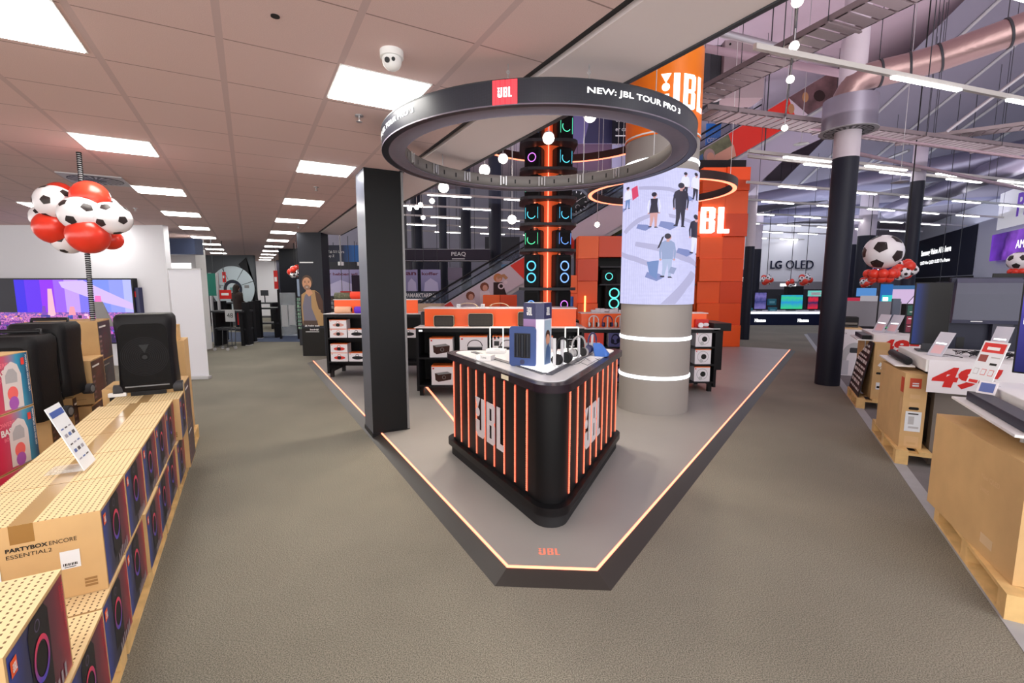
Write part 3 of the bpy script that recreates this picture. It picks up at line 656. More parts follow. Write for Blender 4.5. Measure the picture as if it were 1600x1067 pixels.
# blue framed tablet stand
p = kp(812, 577); p2 = kp(782, 556)
t = thing('framed_display_stand', 'blue framed upright display stand with a black window on the counter front', 'display stand', kp(828, 578), math.radians(-24) * 0 + math.radians(150))
t.rotation_euler = (0, 0, -.42); t.location = kp(816, 573)
bm_ = mat('frame_blue', S(42, 66, 122), .45)
MB().solid(rrect(.02, .02, .005), 0, .0, bm_) if False else None
m_ = MB(); Fr = ((-.115, 0, 0), (1, 0, 0), (0, 0, 1)); m_.fp(Fr, [(x + .115, z + .165) for x, z in rrect(.23, .33, .03, 5)], bm_, off=0, depth=.022); m_.build('frame', t, loc=(0, .022, 0))
MB().fr(Fr, .045, .075, .185, .275, black, off=.024, depth=.002).build('window', t, loc=(0, .022, 0))
for k in range(3): MB().cyl((-.045 + k * .045, .0, .085), (-.045 + k * .045, .0, .265), .016, mat('tube_black', (.01, .012, .02), .3), n=12).build('sample_tube', t)
MB().fc(Fr, .115, .04, .014, navy, off=.024).fc(Fr, .115, .04, .02, dgrey, off=.0235, ri=.015).build('button', t, loc=(0, .022, 0))
# acrylic framed earbud stands
def bud_stand(px, py, rz, lb, k=1):
    t = thing('earbud_display', lb, 'earbud display', kp(px, py), rz)
    MB().box((-.10 * k, -.05, 0), (.09 * k, .06, .035), white).build('base', t, .004)
    m_ = MB(); lm = mat('frame_lit', S(240, 240, 235), .4, emit=.5)
    for a, b in (((-.065, 0, .035), (-.065, 0, .25)), ((.065, 0, .035), (.065, 0, .25)), ((-.065, 0, .25), (.065, 0, .25)), ((-.065, 0, .04), (.065, 0, .04))): m_.cyl(a, b, .006, lm, n=8)
    m_.build('frame', t)
    MB().box((-.06, -.002, .13), (.06, .002, .136), glass).build('shelf', t)
    MB().solid(rrect(.05, .03, .012), .07, .115, black).solid(rrect(.056, .036, .014), .066, .07, white).cyl((0, 0, .04), (0, 0, .07), .008, white).build('charging_case', t)
    for sx in (-.018, .018): MB().ball((sx, 0, .152), (.011, .011, .012), black, 12, 8).cyl((sx, 0, .15), (sx, 0, .137), .004, black, n=8).build('earbud', t)
    return t
bud_stand(776, 551, -.15, 'white framed earbud stand left of the blue frame on the counter')
bud_stand(893, 551, .1, 'white framed earbud stand behind the headphones on the counter')
t = thing('price_sign', 'low white sign block on the left of the counter top', 'sign', kp(757, 562), -.45)
MB().box((-.07, -.03, 0), (.08, .05, .045), white).fr(((-.07, -.03, 0), (1, 0, 0), (0, 0, 1)), .008, .008, .035, .038, glow, off=.002).text(((-.07, -.03, 0), (1, 0, 0), (0, 0, 1)), 'TUNE', .05, .015, .015, txtk).build('block', t)
t = thing('earbud_case', 'small grey open earbud case on the counter beside the blue frame', 'earbud case', kp(783, 548), .2)
MB().solid(rrect(.05, .035, .014), 0, .02, dgrey).build('case', t); MB().solid(rrect(.05, .008, .003), .02, .045, dgrey).build('lid', t, loc=(0, .015, 0))
def headphones(loc, rz, m_, lb, s_=1, group=None, stand=True, pad=None):
    t = thing('headphones', lb, 'headphones', loc, rz, group); t.scale = (s_, s_, s_)
    MB().torus((0, 0, .125), .078, .009, m_, 'Y', 20, 6, 0, 180).build('headband', t)
    for sx in (-1, 1):
        MB().cyl((sx * .078, 0, .13), (sx * .082, 0, .07), .006, m_, n=8).build('slider', t)
        MB().cyl((sx * .062, 0, .055), (sx * .09, 0, .055), .042, m_, r1=.036, n=20).build('ear_cup', t)
        MB().cyl((sx * .044, 0, .055), (sx * .064, 0, .055), .038, pad or blackm, n=20).build('ear_pad', t)
    if stand: MB().box((-.012, -.006, -.0), (.012, .006, .19), mat('stand_silver', S(200, 200, 205), .3)).box((-.05, -.04, -.0), (.05, .04, .006), mat('stand_silver')).build('stand', t)
    return t
headphones(kp(878, 572), .9, black, 'black headphones on a stand on the right half of the counter', 1.15)
headphones(kp(904, 560), .6, mat('phone_grey', S(150, 148, 150), .4), 'grey headphones on the counter between the black and the navy pair')
headphones(kp(925, 553), .9, navy, 'navy headphones on a stand next to the blue pouch')
t = thing('blue_pouch', 'crumpled bright blue padded pouch lying at the right end of the counter', 'pouch', kp(940, 556), -.5)
MB().loft([[(x * a + ox, y * b + oy, z) for x, y in rrect(.12, .10, .02, 3)] for a, b, ox, oy, z in ((1, .9, 0, 0, 0), (1.1, .9, .0, 0, .025), (.9, .5, -.03, .02, .07), (.72, .25, -.05, .03, .105), (.6, .1, -.055, .03, .115))], mat('pouch_blue', S(60, 110, 196), .5, bump=.4, bscale=30)).build('pouch', t)
t = thing('stand_post', 'slim silver upright post in front of the black headphones', 'post', kp(866, 575))
MB().box((-.012, -.008, 0), (.012, .008, .24), lgrey).build('post', t)
for pts, lb in (([(880, 566), (893, 573), (905, 570), (915, 562), (922, 566)], 'thin grey cable curling over the lit pad'), ([(900, 566), (918, 573), (930, 566), (938, 562)], 'thin black cable beside the grey headphones'), ([(930, 562), (942, 568), (958, 566)], 'thin black cable trailing over the right counter edge')):
    tag(MB().path([kp(*q) + Vector((0, 0, .013)) for q in pts], .0022, dgrey, 5).build('cable'), lb, 'cable')
# ================================================================ SPEAKER TOWER
tx, ty = .66, 9.0
tw = thing('speaker_tower', 'tall orange tower with dark shelves carrying glowing party speakers', 'display tower', (tx, ty, .05))
oc = mat('tower_orange_glow', S(232, 84, 30), .45, emit=.3, ecol=(1, .13, .03))  # emission put into the orange so the core looks lit
n8 = lambda r, z0, z1, m_, nn=8: MB().cyl((0, 0, z0), (0, 0, z1), r, m_, n=nn)
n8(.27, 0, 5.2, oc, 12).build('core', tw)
for k in range(12):
    if k % 2 == 0:
        a = -PI / 2 + k * PI / 6 + .0; MB().box((-.008, -.285, .1), (.008, -.26, 5.0), ledo).build('light_strip', tw, rz=a + PI / 2)
zl = [1.70, 2.40, 2.86, 3.32, 3.82, 4.30]
for z in zl: MB().solid([(q[0], q[1]) for q in fillet([(.52, -.52), (.52, .52), (-.52, .52), (-.52, -.52)], .22, 4)], z - .05 - .05, z - .05, dgrey).build('shelf', tw)
colr = [(.15, .35, 1), (.1, .9, .5), (.1, .6, 1), (.7, .2, 1), (.1, .9, .4), (.2, .4, 1), (.1, .7, .9)]
spk_body = mat('speaker_black', S(24, 24, 27), .5, bump=.15, bscale=120); grille = mat('speaker_grille', S(14, 14, 16), .6, bump=.5, bscale=500)
def party(loc, rz, w_, h_, d_, colour, style, lb, grp='party speakers on the tower'):
    t = thing('party_speaker', lb, 'party speaker', loc, rz, grp)
    MB().loft([[(x, y, z) for x, y in rrect(w_ * k, d_ * k, .05, 4)] for z, k in ((0, .94), (.02, 1), (h_ - .03, 1), (h_, .93))], spk_body).build('body', t)
    Fr = ((0, -d_ / 2, 0), (1, 0, 0), (0, 0, 1)); lm = mat('ring_%.1f_%.1f_%.1f' % colour, (.02, .02, .02), .5, emit=1.6, ecol=colour)
    MB().fr(Fr, -w_ * .4, .04, w_ * .4, h_ - .05, grille, off=.002).build('grille', t)
    g = MB()
    if style == 8:
        for zc in (.3, .66): g.fc(Fr, 0, h_ * zc, w_ * .29, lm, off=.005, ri=w_ * .22)
    elif style == 0: g.fc(Fr, 0, h_ * .52, w_ * .25, lm, off=.005, ri=w_ * .2)
    elif style == 1: g.fc(Fr, 0, h_ * .5, w_ * .27, lm, off=.005, ri=w_ * .23, a0=150, a1=330).fr(Fr, w_ * .36, h_ * .25, w_ * .38, h_ * .85, lm, off=.005).fr(Fr, -w_ * .38, h_ * .25, -w_ * .36, h_ * .85, lm, off=.005)
    if g.v: g.build('light_ring', t)
    MB().path([(-w_ * .25, 0, h_ - .01), (-w_ * .22, 0, h_ + .03), (w_ * .22, 0, h_ + .03), (w_ * .25, 0, h_ - .01)], .012, black).build('handle', t)
    return t
lv = [('bottom', .62, .46, 0.0), ('second', .58, 8, 0), ('third', .34, 1, 0), ('fourth', .34, 1, 0), ('fifth', .36, 1, 0), ('sixth', .36, 0, 0), ('top', .5, 1, 0)]
for li, (z, hgt, style) in enumerate(((1.05, .55, 0), (zl[0], .60, 8), (zl[1], .34, 1), (zl[2], .33, 1), (zl[3], .38, 1), (zl[4], .36, 0), (zl[5], .46, 1))):
    for q, (ang_, side) in enumerate(((-.75, 'left'), (.75, 'right'))):
        r = .37; a = -PI / 2 + ang_ * 1.0; w_ = .32
        lb = '%s speaker on the %s level of the tower, counted from below' % (side, ORD[li])
        party((tx + r * math.cos(a) * 1.0, ty + r * math.sin(a), z + .0 if li else 1.05 + .05), ang_ * .55, w_, hgt, .26, colr[(li * 2 + q * 3) % 7], style if q == 0 or li < 2 else (0 if li == 4 else 1), lb)
MB().solid(rrect(1.15, 1.15, .1), 0, 1.05, blackm).build('base', tw)
# ================================================================ ORANGE BRANDED PORTAL
FY = 12.75
pt = thing('brand_portal', 'orange panelled portal with recessed wall displays behind the round column', 'shop portal', (0, FY, .0))
def dx_(px, y=FY): return (px - CX) / F * y / math.cos(TH) * .985
def zz(py, y=FY): return H + (445 - py) / F * y / math.cos(TH)
def px2(px, py): q = D(px, py, FY); return q.x, q.z
X0, X1, X2, X3, X4 = px2(838, 450)[0], px2(903, 400)[0], px2(935, 400)[0], px2(1092, 400)[0], px2(1163, 400)[0]
zt_ = px2(1130, 262)[1]; zl_ = px2(950, 369)[1]
back = MB().box((X1, .45, .05), (X4 - .05, .8, zl_ - .02), mat('recess_black', S(16, 16, 20), .5)).box((X3 - .3, .4, zl_ - .02), (X4 + .1, .8, zt_ + .3), blackm)
back.build('frame', pt)
om = [mat('orange_tile_%d' % k, c, .42) for k, c in enumerate((S(246, 92, 26), S(234, 80, 22), S(250, 104, 34), S(222, 70, 20)))]
def tiles(xa, xb, za, zb, nx, nz):
    for i in range(nx):
        for j in range(nz):
            dd = random.choice((0, .04, .09, .05)); x0 = xa + (xb - xa) * i / nx; x1 = xa + (xb - xa) * (i + 1) / nx; z0 = za + (zb - za) * j / nz; z1 = za + (zb - za) * (j + 1) / nz
            MB().box((x0, -dd, z0 + .004), (x1 - .005, .4, z1), om[random.randrange(4)]).build('panel', pt, .006)
tiles(X3, X4, .05, zt_, 2, 8)
tiles(X1, X2, .05, zl_, 1, 5); tiles(X2, X3, px2(950, 402)[1], zl_, 4, 1)
tiles(px2(1010, 300)[0], X3, zl_, px2(1050, 330)[1] , 2, 2)
tiles(px2(883, 400)[0], X1, .05, px2(880, 430)[1], 1, 4); tiles(px2(755, 480)[0], px2(808, 480)[0], .6, px2(800, 461)[1], 2, 1)
sg = MB(); lx0, lz0 = px2(1058, 365); lx1, lz1 = px2(1135, 325)
sg.logo(((0, -.1, 0), (1, 0, 0), (0, 0, 1)), lx0, lz0, lx1 - lx0, lz1 - lz0, glow, depth=.05, off=.002).build('brand_lettering', pt)
# shelves and lit speakers in the recess
for j, pyy in enumerate((418, 446, 490)):
    q = px2(970, pyy)[1]; MB().box((X2 + .05, .0, q), (X3 - .05, .44, q + .04), dgrey).build('shelf', pt)
    if j: pass
party((px2(960, 470)[0], FY + .18, px2(960, 490)[1] + .045), 0, .5, .78, .26, (.1, .8, .7), 8, 'tall speaker with a turquoise figure eight light in the orange portal', None)
party((px2(952, 440)[0], FY + .18, px2(960, 446)[1] + .045), 0, .42, .38, .26, (.1, .7, .65), 0, 'small speaker with a turquoise ring on the upper portal shelf', None)
ad = MB().fr(((0, -.02, 0), (1, 0, 0), (0, 0, 1)), px2(882, 0)[0], px2(0, 494)[1], px2(903, 0)[0], px2(0, 463)[1], gmat('blue_burst', 'X', px2(882, 0)[0], px2(903, 0)[0], [(0, S(10, 16, 60)), (.35, S(70, 150, 255)), (1, S(20, 14, 60))], .4, emit=.8, noise=.6, nscale=5), off=.05).build('screen', pt)
MB().box((px2(922, 0)[0] - .02, -.12, px2(0, 508)[1]), (px2(922, 0)[0] + .02, -.09, px2(0, 462)[1]), mat('amber_tube', (1, .7, .3), .5, emit=2, ecol=(1, .6, .15))).build('light_tube', pt)
fg = MB(); fx, fz = px2(1094, 480); fg.loft([[(fx + a * x, -.02 + b * y, z) for x, y in rrect(.3, .12, .05, 3)] for z, a, b in ((.8, .7, 1), (1.3, 1, 1.2), (1.9, .9, 1.1), (2.3, 1.1, 1.2), (2.75, .7, .9))], mat('orange_suit', S(214, 84, 30), .6)).build('orange_garment', pt, loc=(0, .2, 0))
# ================================================================ LEFT: BOXES ON PALLETS
def pallet(loc, rz, L_, W_, lb, grp='wooden pallets'):
    t = thing('wooden_pallet', lb, 'pallet', loc, rz, grp)
    for i in range(5):
        x0 = (W_ - .1) * i / 4; MB().box((x0, 0, .122), (x0 + .1, L_, .144), wood).build('top_board', t)
    for y in (0, L_ / 2 - .05, L_ - .1):
        MB().box((0, y, .1), (W_, y + .1, .122), wood).build('cross_board', t)
        for x in (0, W_ / 2 - .05, W_ - .1): MB().box((x, y, .022), (x + .1, y + .1, .1), wood).build('block', t)
    for x in (0, W_ / 2 - .05, W_ - .1): MB().box((x, 0, 0), (x + .1, L_, .022), wood).build('bottom_board', t)
    return t
pitch = 1.24
for i, lb in enumerate(('pallet under the nearest perforated boxes at the lower left corner', 'second pallet from the front under the row of perforated boxes', 'third pallet from the front under the row of perforated boxes', 'fourth pallet of the left row, under the tall brown box')):
    pallet(LW(1.42 + pitch * i, -.60, 0) - Vector((math.cos(aL), math.sin(aL), 0)) * .8, aL, 1.2, .8, lb)
pt_ = pallet(LW(3.1, -2.35, 0), aL, 1.2, .85, 'pallet under the dark speaker boxes in the second row on the left')
perf = gridmat('perforated_card', S(226, 202, 156), S(112, 84, 52), .021, .021, .006, .010, .8, noise=.05, nscale=5, round_dots=True)
art = gmat('box_art', 'Y', .0, .43, [(0, S(32, 58, 150)), (.22, S(24, 30, 80)), (.45, S(20, 12, 34)), (.78, S(96, 16, 50)), (.93, S(150, 20, 50)), (1, S(60, 14, 34))], .35, noise=.22, nscale=5)
ringp = gmat('art_ring', 'Z', .12, .26, [(0, S(40, 60, 190)), (.5, S(150, 50, 120)), (1, S(225, 50, 80))], .4)
BH, BW, BD = .343, .425, .46
labw = mat('label_paper', S(222, 226, 232), .5); tapem = mat('packing_tape', S(150, 112, 62), .25); redt = mat('red_lettering', S(214, 60, 80), .5); gray_t = mat('grey_lettering', S(150, 140, 150), .5)
def ebox(lb=None, grp='perforated party speaker boxes'):
    """local origin at the aisle-side near bottom corner; art on +x, brown print on -y"""
    m_ = MB().box((-BD, 0, 0), (0, BW - .006, BH), card, top=perf, px=card)
    o = m_.build('speaker_box'); tag(o, lb, 'box', grp)
    A_ = MB(); FA = ((0, 0, 0), (0, 1, 0), (0, 0, 1)); A_.fr(FA, .012, .008, BW - .018, BH - .012, art, off=.001)
    A_.fc(FA, .20, .19, .055, ringp, off=.003, ri=.042, n=28, ry=.068).fc(FA, .20, .19, .038, txtk, off=.0025, ry=.048)
    A_.fc(FA, .195, .295, .018, mat('art_highlight', S(90, 80, 110), .5), off=.002, ri=.014)
    A_.fp(FA, [(.135, .06), (.265, .06), (.275, .30), (.25, .33), (.155, .33), (.13, .30)], mat('art_silhouette', S(18, 16, 28), .4), off=.0018)
    A_.fr(FA, .022, .265, .058, .31, mat('badge_orange', S(235, 88, 30), .5), off=.003).logo(FA, .028, .275, .024, .024, txtw, off=.0045)
    A_.text(((0, .385, .31), (0, 0, -1), (0, 1, 0)), 'PARTYBOXENCORE', 0, 0, .013, redt, off=.0035, bold=.02)
    A_.text(((0, .365, .31), (0, 0, -1), (0, 1, 0)), 'ESSENTIAL2', 0, 0, .012, redt, off=.0035)
    for k in range(6): A_.fr(FA, .19 + k * .03, .015, .205 + k * .03, .05 + .006 * (k % 3), gray_t, off=.003)
    A_.build('printed_side', o)
    B = MB(); FB = ((-BD, 0, 0), (1, 0, 0), (0, 0, 1))
    B.text(FB, 'PARTYBOX', .175, .238, .017, txtk, bold=.035, off=.0015, width=.12).text(FB, 'ENCORE', .299, .238, .017, txtk, off=.0015, width=.082).text(FB, 'ESSENTIAL2', .175, .212, .016, txtk, off=.0015, width=.13)
    B.text(FB, 'JBL', .09, .215, .035, txtk, bold=.02, off=.0015)
    for k in range(3): B.fr(FB, .39, .03 + k * .014, .43, .04 + k * .014, cardd, off=.001)
    B.build('printed_front', o)
    L_ = MB().fr(FB, .325, .125, .385, .20, labw, off=.002)
    for k in range(9): L_.fr(FB, .332 + k * .005, .137, .3345 + k * .005 + .0012 * (k % 2), .148, txtk, off=.0025)
    L_.fr(FB, .335, .130, .37, .133, txtk, off=.0025); L_.build('address_label', o)
    L2 = MB().fr(FB, .06, .1, .155, .2, labw, off=.002)
    for k in range(3): 
        for j in range(10): L2.fr(FB, .07 + j * .007, .11 + k * .03, .0735 + j * .007, .125 + k * .03, txtk, off=.0025)
    L2.build('address_label', o)
    T = MB().box((-.27, -.001, BH - .075), (-.20, -.0003, BH), tapem).box((-.27, 0, BH + .0002), (-.20, BW - .006, BH + .001), mat('clear_tape', S(178, 146, 100), .18)); T.build('tape', o)
    return o
eb = ebox()
spots = []
Z0 = .145; Z1 = Z0 + BH + .002
upper_s = [1.53, 2.40, 2.825, 3.25, 3.675, 4.10]; lower_s = [1.40, 1.83, 2.26, 2.69, 3.12, 3.55, 3.98, 4.41]
k = 0
for i, s0 in enumerate(upper_s):
    lb = 'perforated-top speaker box in the upper layer of the left row, %s from the front' % ORD[i]
    if i == 0: lb = 'nearest speaker box at the bottom left corner, upper layer, set apart by a gap'
    if i == 1: lb = 'upper speaker box with the white code label on its brown front'
    p = LW(s0, -.585, Z1)
    if i == 0: eb.location = p; eb.rotation_euler = (0, 0, aL); eb['label'] = lb
    else: dup(eb, p, aL, lb)
for i, s0 in enumerate(lower_s): dup(eb, LW(s0, -.585 + .006 * ((i * 5) % 3), Z0), aL, 'perforated-top speaker box in the lower layer of the left row, %s from the front' % ORD[i])
dup(eb, LW(4.53, -.545, Z1), aL, 'upper speaker box just in front of the big black speaker, jutting towards the aisle')
# brown boxes whose dark art faces the aisle
darkart = gmat('dark_art', 'Y', 0, .44, [(0, S(40, 22, 40)), (.5, S(72, 34, 52)), (1, S(46, 22, 36))], .35, noise=.8, nscale=7)
def bbox(w_, d_, h_, loc, rz, lb, grp=None, txt='PARTYBOX', label_=True):
    """local: x across (art on +x), y depth, brown face -y"""
    o = tag(MB().box((-w_, 0, 0), (0, d_, h_), card).build('carton', loc=loc, rz=rz), lb, 'box', grp)
    A_ = MB(); FA = ((0, 0, 0), (0, 1, 0), (0, 0, 1)); A_.fr(FA, .012, .01, d_ - .012, h_ - .012, darkart, off=.001)
    A_.fr(FA, .04, h_ * .82, d_ * .6, h_ * .86, txtw, off=.002).fc(FA, d_ * .5, h_ * .42, d_ * .24, mat('dark_art_ring', S(96, 52, 66), .4), off=.002, ri=d_ * .19, ry=h_ * .28)
    for k in range(5): A_.fr(FA, .02, .04 + k * h_ * .12, d_ * .22, .06 + k * h_ * .12, mat('dark_art_lines', S(140, 110, 116), .5), off=.0022)
    A_.build('printed_side', o)
    FB = ((-w_, 0, 0), (1, 0, 0), (0, 0, 1)); B = MB().text(FB, txt, w_ * .3, h_ * .78, .03, txtk, bold=.02, width=w_ * .38); B.fr(FB, w_ * .55, h_ * .12, w_ * .9, h_ * .125, txtk).fr(FB, w_ * .08, h_ * .72, w_ * .2, h_ * .86, txtk)
    B.build('printed_front', o)
    if label_:
        L_ = MB().fr(FB, w_ * .08, h_ * .45, w_ * .28, h_ * .68, labw, off=.0025).fr(FB, w_ * .55, h_ * .45, w_ * .75, h_ * .68, labw, off=.0025)
        for j in range(7): L_.fr(FB, w_ * .58 + j * .01, h_ * .5, w_ * .58 + .005 + j * .01, h_ * .58, txtk, off=.003)
        L_.build('address_label', o)
    return o
bbox(.55, .40, .42, LW(4.86, -.54, Z1 - .01), aL, 'brown carton with dark printed side beside the big black speaker, upper layer', txt='JBL')
bbox(.55, .44, .35, LW(4.84, -.54, Z0), aL, 'brown carton with dark printed side at the far end of the lower layer', txt='JBL')
pA = P(300, 662, .15)
tall = tag(MB().box((-.55, 0, 0), (0, .38, 1.02), card).build('tall_carton', loc=LW(5.95, -.63, .145), rz=aL), 'tall plain brown box standing at the far end of the left pallets', 'box')
MB().box((-.45, -.0012, .0), (-.38, 0, 1.02), tapem).build('tape', tall)
sm_ = tag(MB().box((-.25, 0, 0), (0, .2, .16), card).build('carton', loc=LW(6.0, -.68, 1.167), rz=aL), 'small brown box on top of the tall plain box', 'box'); MB().box((-.14, -.001, 0), (-.1, 0, .16), tapem).build('tape', sm_)
tr = thing('wire_basket', 'orange wire basket on top of the tall brown box', 'basket', LW(5.97, -.85, 1.167), aL)
m_ = MB()
for z in (0.01, .05, .10): m_.path([(x, y, z) for x, y in rrect(.2, .22, .02, 2)] + [(.1, .09, z)], .004, orange, 5)
for x, y in rrect(.2, .22, .02, 2)[::1]: m_.cyl((x, y, 0), (x, y, .1), .003, orange, n=5)
m_.build('wires', tr, loc=(-.02, .14, 0))
MB().box((-.13, .0, .0), (-.07, .004, .08), labw).build('price_card', tr)
# second row: dark speaker boxes stacked
Y2 = 5.2
def atp(px, py, Y): q = D(px, py, Y); return q
zb = [.15, .52, .89]
for (pxr, z0, lb, dpt, w_) in ((153, .52, 'dark printed carton in the second left row, under the topmost one', 3.75, .62),):
    pass
g2 = 'dark printed cartons of the second left row'
def stackbox(px, pyb, Yd, w_, d_, h_, lb):
    q = D(px, pyb, Yd); return bbox(w_, d_, h_, (q.x, q.y, q.z), aL, lb, g2)
stackbox(158, 565, 4.35, .50, .45, .385, 'topmost brown carton with two white labels left of the black rolling speaker')
stackbox(148, 631, 4.0, .50, .42, .385, 'brown carton one below the topmost, next to the balloon rope')
stackbox(150, 700, 4.0, .5, .42, .385, 'lowest visible brown carton beside the balloon rope')
stackbox(165, 622, 4.55, .5, .45, .38, 'dark printed carton behind the balloon rope, middle layer')
stackbox(165, 682, 4.55, .5, .45, .36, 'dark printed carton behind the balloon rope, lower layer')
c1 = D(77, 645, 3.55); bbox(.42, .33, .42, (c1.x, c1.y, c1.z - .42), aL, 'narrow brown carton with dark printed side under the left black speakers', g2, label_=False, txt='JBL')
c1 = D(112, 622, 3.85); bbox(.42, .33, .42, (c1.x, c1.y, c1.z - .42), aL, 'narrow brown carton behind the one under the left black speakers', g2, label_=False, txt='JBL')
c1 = D(58, 690, 3.5); bbox(.5, .7, c1.z - .15, (c1.x, c1.y, .145), aL, 'brown carton at the bottom of the stack under the left black speakers', g2, label_=False)
c1 = D(150, 700, 4.0); bbox(.5, .42, c1.z - .15, (c1.x, c1.y + .0, .145), aL, 'bottom brown carton of the second left row', g2, label_=False)
# colourful boxes at the left edge
pink = gmat('party_art', 'X', -.55, 0, [(0, S(70, 12, 40)), (.4, S(205, 30, 80)), (.62, S(200, 90, 120)), (.8, S(60, 160, 200)), (1, S(20, 40, 90))], .35, noise=.1, nscale=4)
gl = mat('speaker_print', S(222, 214, 216), .4)
def cbox(loc, lb):
    o = tag(MB().box((-.62, 0, 0), (0, .4, .355), card).build('speaker_carton', loc=loc, rz=math.radians(107)), lb, 'box', 'colourful party speaker boxes')
    FB = ((0, 0, 0), (1, 0, 0), (0, 0, 1)); B = MB().fr(FB, -.612, .006, -.006, .35, pink, off=.001)
    B.text(FB, 'POWERFUL', -.34, .28, .028, mat('print_pink', S(240, 130, 150), .5), off=.003, bold=.02).text(FB, 'BASS', -.31, .225, .042, txtw, off=.003, bold=.03).text(FB, 'BOOST', -.29, .19, .022, mat('print_pink'), off=.003, bold=.02)
    B.fp(FB, [(-.255, .02), (-.09, .01), (-.085, .22), (-.11, .285), (-.16, .31), (-.215, .285), (-.25, .22)], gl, off=.0035)
    B.fp(FB, [(-.225, .18), (-.125, .175), (-.12, .23), (-.15, .265), (-.19, .265), (-.222, .23)], mat('print_grey', S(176, 176, 182), .4), off=.0045)
    B.fc(FB, -.175, .11, .045, mat('print_coral', S(244, 110, 110), .4), off=.0045).fc(FB, -.175, .05, .042, mat('print_violet', S(170, 90, 190), .4), off=.0046)
    B.fr(FB, -.075, .275, -.045, .32, mat('badge_red', S(225, 60, 50), .5), off=.004)
    B.text(((-.035, 0, .335), (0, 0, -1), (1, 0, 0)), 'PARTYBOX ON-THE-GO', 0, 0, .014, txtw, off=.005, bold=.02, width=.24)
    for k in range(6): B.fr(FB, -.6, .05 + k * .03, -.45 + .02 * (k % 2), .06 + k * .03, mat('print_white2', S(225, 190, 200), .5), off=.003)
    B.build('printed_front', o); return o
q = D(52, 627, 3.0); R_0 = D(58, 700, 3.0)
zt4 = D(46, 547, 3.0).z; hh = .36
for k, lb in enumerate(('top colourful box with a white speaker picture at the left edge', 'second colourful speaker box from the top of the left edge stack', 'third colourful speaker box, half hidden behind the perforated boxes', 'lowest colourful speaker box of the stack at the left edge')):
    cbox((q.x, q.y, zt4 - (k + 1) * hh), lb)
# its pallet support
tag(MB().box((-.6, 0, 0), (0, .4, zt4 - 4 * hh), wood).build('wooden_plinth', loc=(q.x, q.y, 0), rz=math.radians(107)), 'wooden pallet under the colourful boxes at the left edge', 'pallet')
# ---------------- big rolling speakers
def rolling(loc, rz, lb, k=1, face=True, tilt=0):
    t = thing('rolling_speaker', lb, 'party speaker', loc, rz, 'large black rolling speakers'); t.scale = (k, k, k)
    w_, d_, h_ = .40, .34, .70
    prof = [(0.03, .94, .9), (.05, 1, 1), (.2, .97, .97), (.45, .95, .95), (.6, 1.0, 1.0), (.65, .99, .98), (.68, .9, .85)]
    MB().loft([[(x * a, y * b, z) for x, y in rrect(w_, d_, .07, 5)] for z, a, b in prof], spk_body).build('body', t)
    Fr = ((0, -d_ / 2 * .99, 0), (1, 0, 0), (0, 0, 1)); g = MB().fp(Fr, [(x, z + .355) for x, z in rrect(.33, .50, .06, 5)], grille, off=.001, depth=.006)
    g.build('grille', t)
    gr = MB()
    for r in [.04 + .0135 * i for i in range(10)]: gr.fc(Fr, 0, .33, r, mat('grille_ring', S(34, 34, 38), .5), off=.008, ri=r - .003, n=36, ry=r * 1.0)
    gr.build('speaker_rings', t)
    MB().fp(Fr, [(-.035, .43), (.035, .43), (0, .36)], mat('emblem_dark', (.002, .002, .002), .25), off=.011).fc(Fr, 0, .325, .018, black, off=.011).build('emblem', t)
    wy = -.11 if face else .12
    for sx in (-1, 1): MB().cyl((sx * .17, wy, .048), (sx * .235, wy, .048), .048, mat('wheel_grey', S(60, 60, 64), .5), n=24).cyl((sx * .234, wy, .048), (sx * .239, wy, .048), .03, mgrey, n=20).build('wheel', t)
    MB().box((-.12, -.16, 0), (.12, -.08, .035), black).build('foot', t)
    if not face: MB().path([(-.13, .06, .65), (-.13, .08, .705), (.13, .08, .705), (.13, .06, .65)], .016, black, 8).build('handle', t)
    MB().box((-.15, -.172, .075), (.15, -.168, .085), mat('bright_trim', S(120, 122, 126), .3)).build('trim', t)
    MB().fr(Fr, -.21, 0, .21, 0.001, black).build('edge', t) if False else None
    return t
q = P(252, 606, .835)
rolling(LW(4.98, -.78, .834), .50, 'large black rolling speaker standing on the left row of perforated boxes', .99)
q = D(38, 665, 3.45); rolling((q.x, q.y, c1.z * 0 + D(38, 662, 3.45).z), .30, 'nearer of two black speakers at the left edge, facing away', 1.0, face=False)
q = D(84, 622, 3.75); rolling((q.x, q.y, q.z), .30, 'farther of two black speakers at the left edge, with grey handle lever', .92, face=False)
lv_ = D(72, 524, 3.7); tag(MB().path([D(55, 532, 3.7), D(72, 524, 3.7), D(92, 520, 3.7)], .022, mat('lever_grey', S(52, 52, 58), .5), 10).build('microphone'), 'dark microphone-like handle lying on top of the farther left speaker', 'handle')
# white cup and power adapter
t = thing('white_adapter', 'white cable adapter lying beside the wheel of the big black speaker', 'adapter', LW(4.86, -.99, .835), .5)
MB().box((-.06, -.03, 0), (.06, .03, .035), white).build('body', t, .006); MB().cyl((.0, 0, .035), (.05, .02, .085), .028, white, n=16).build('cup', t)
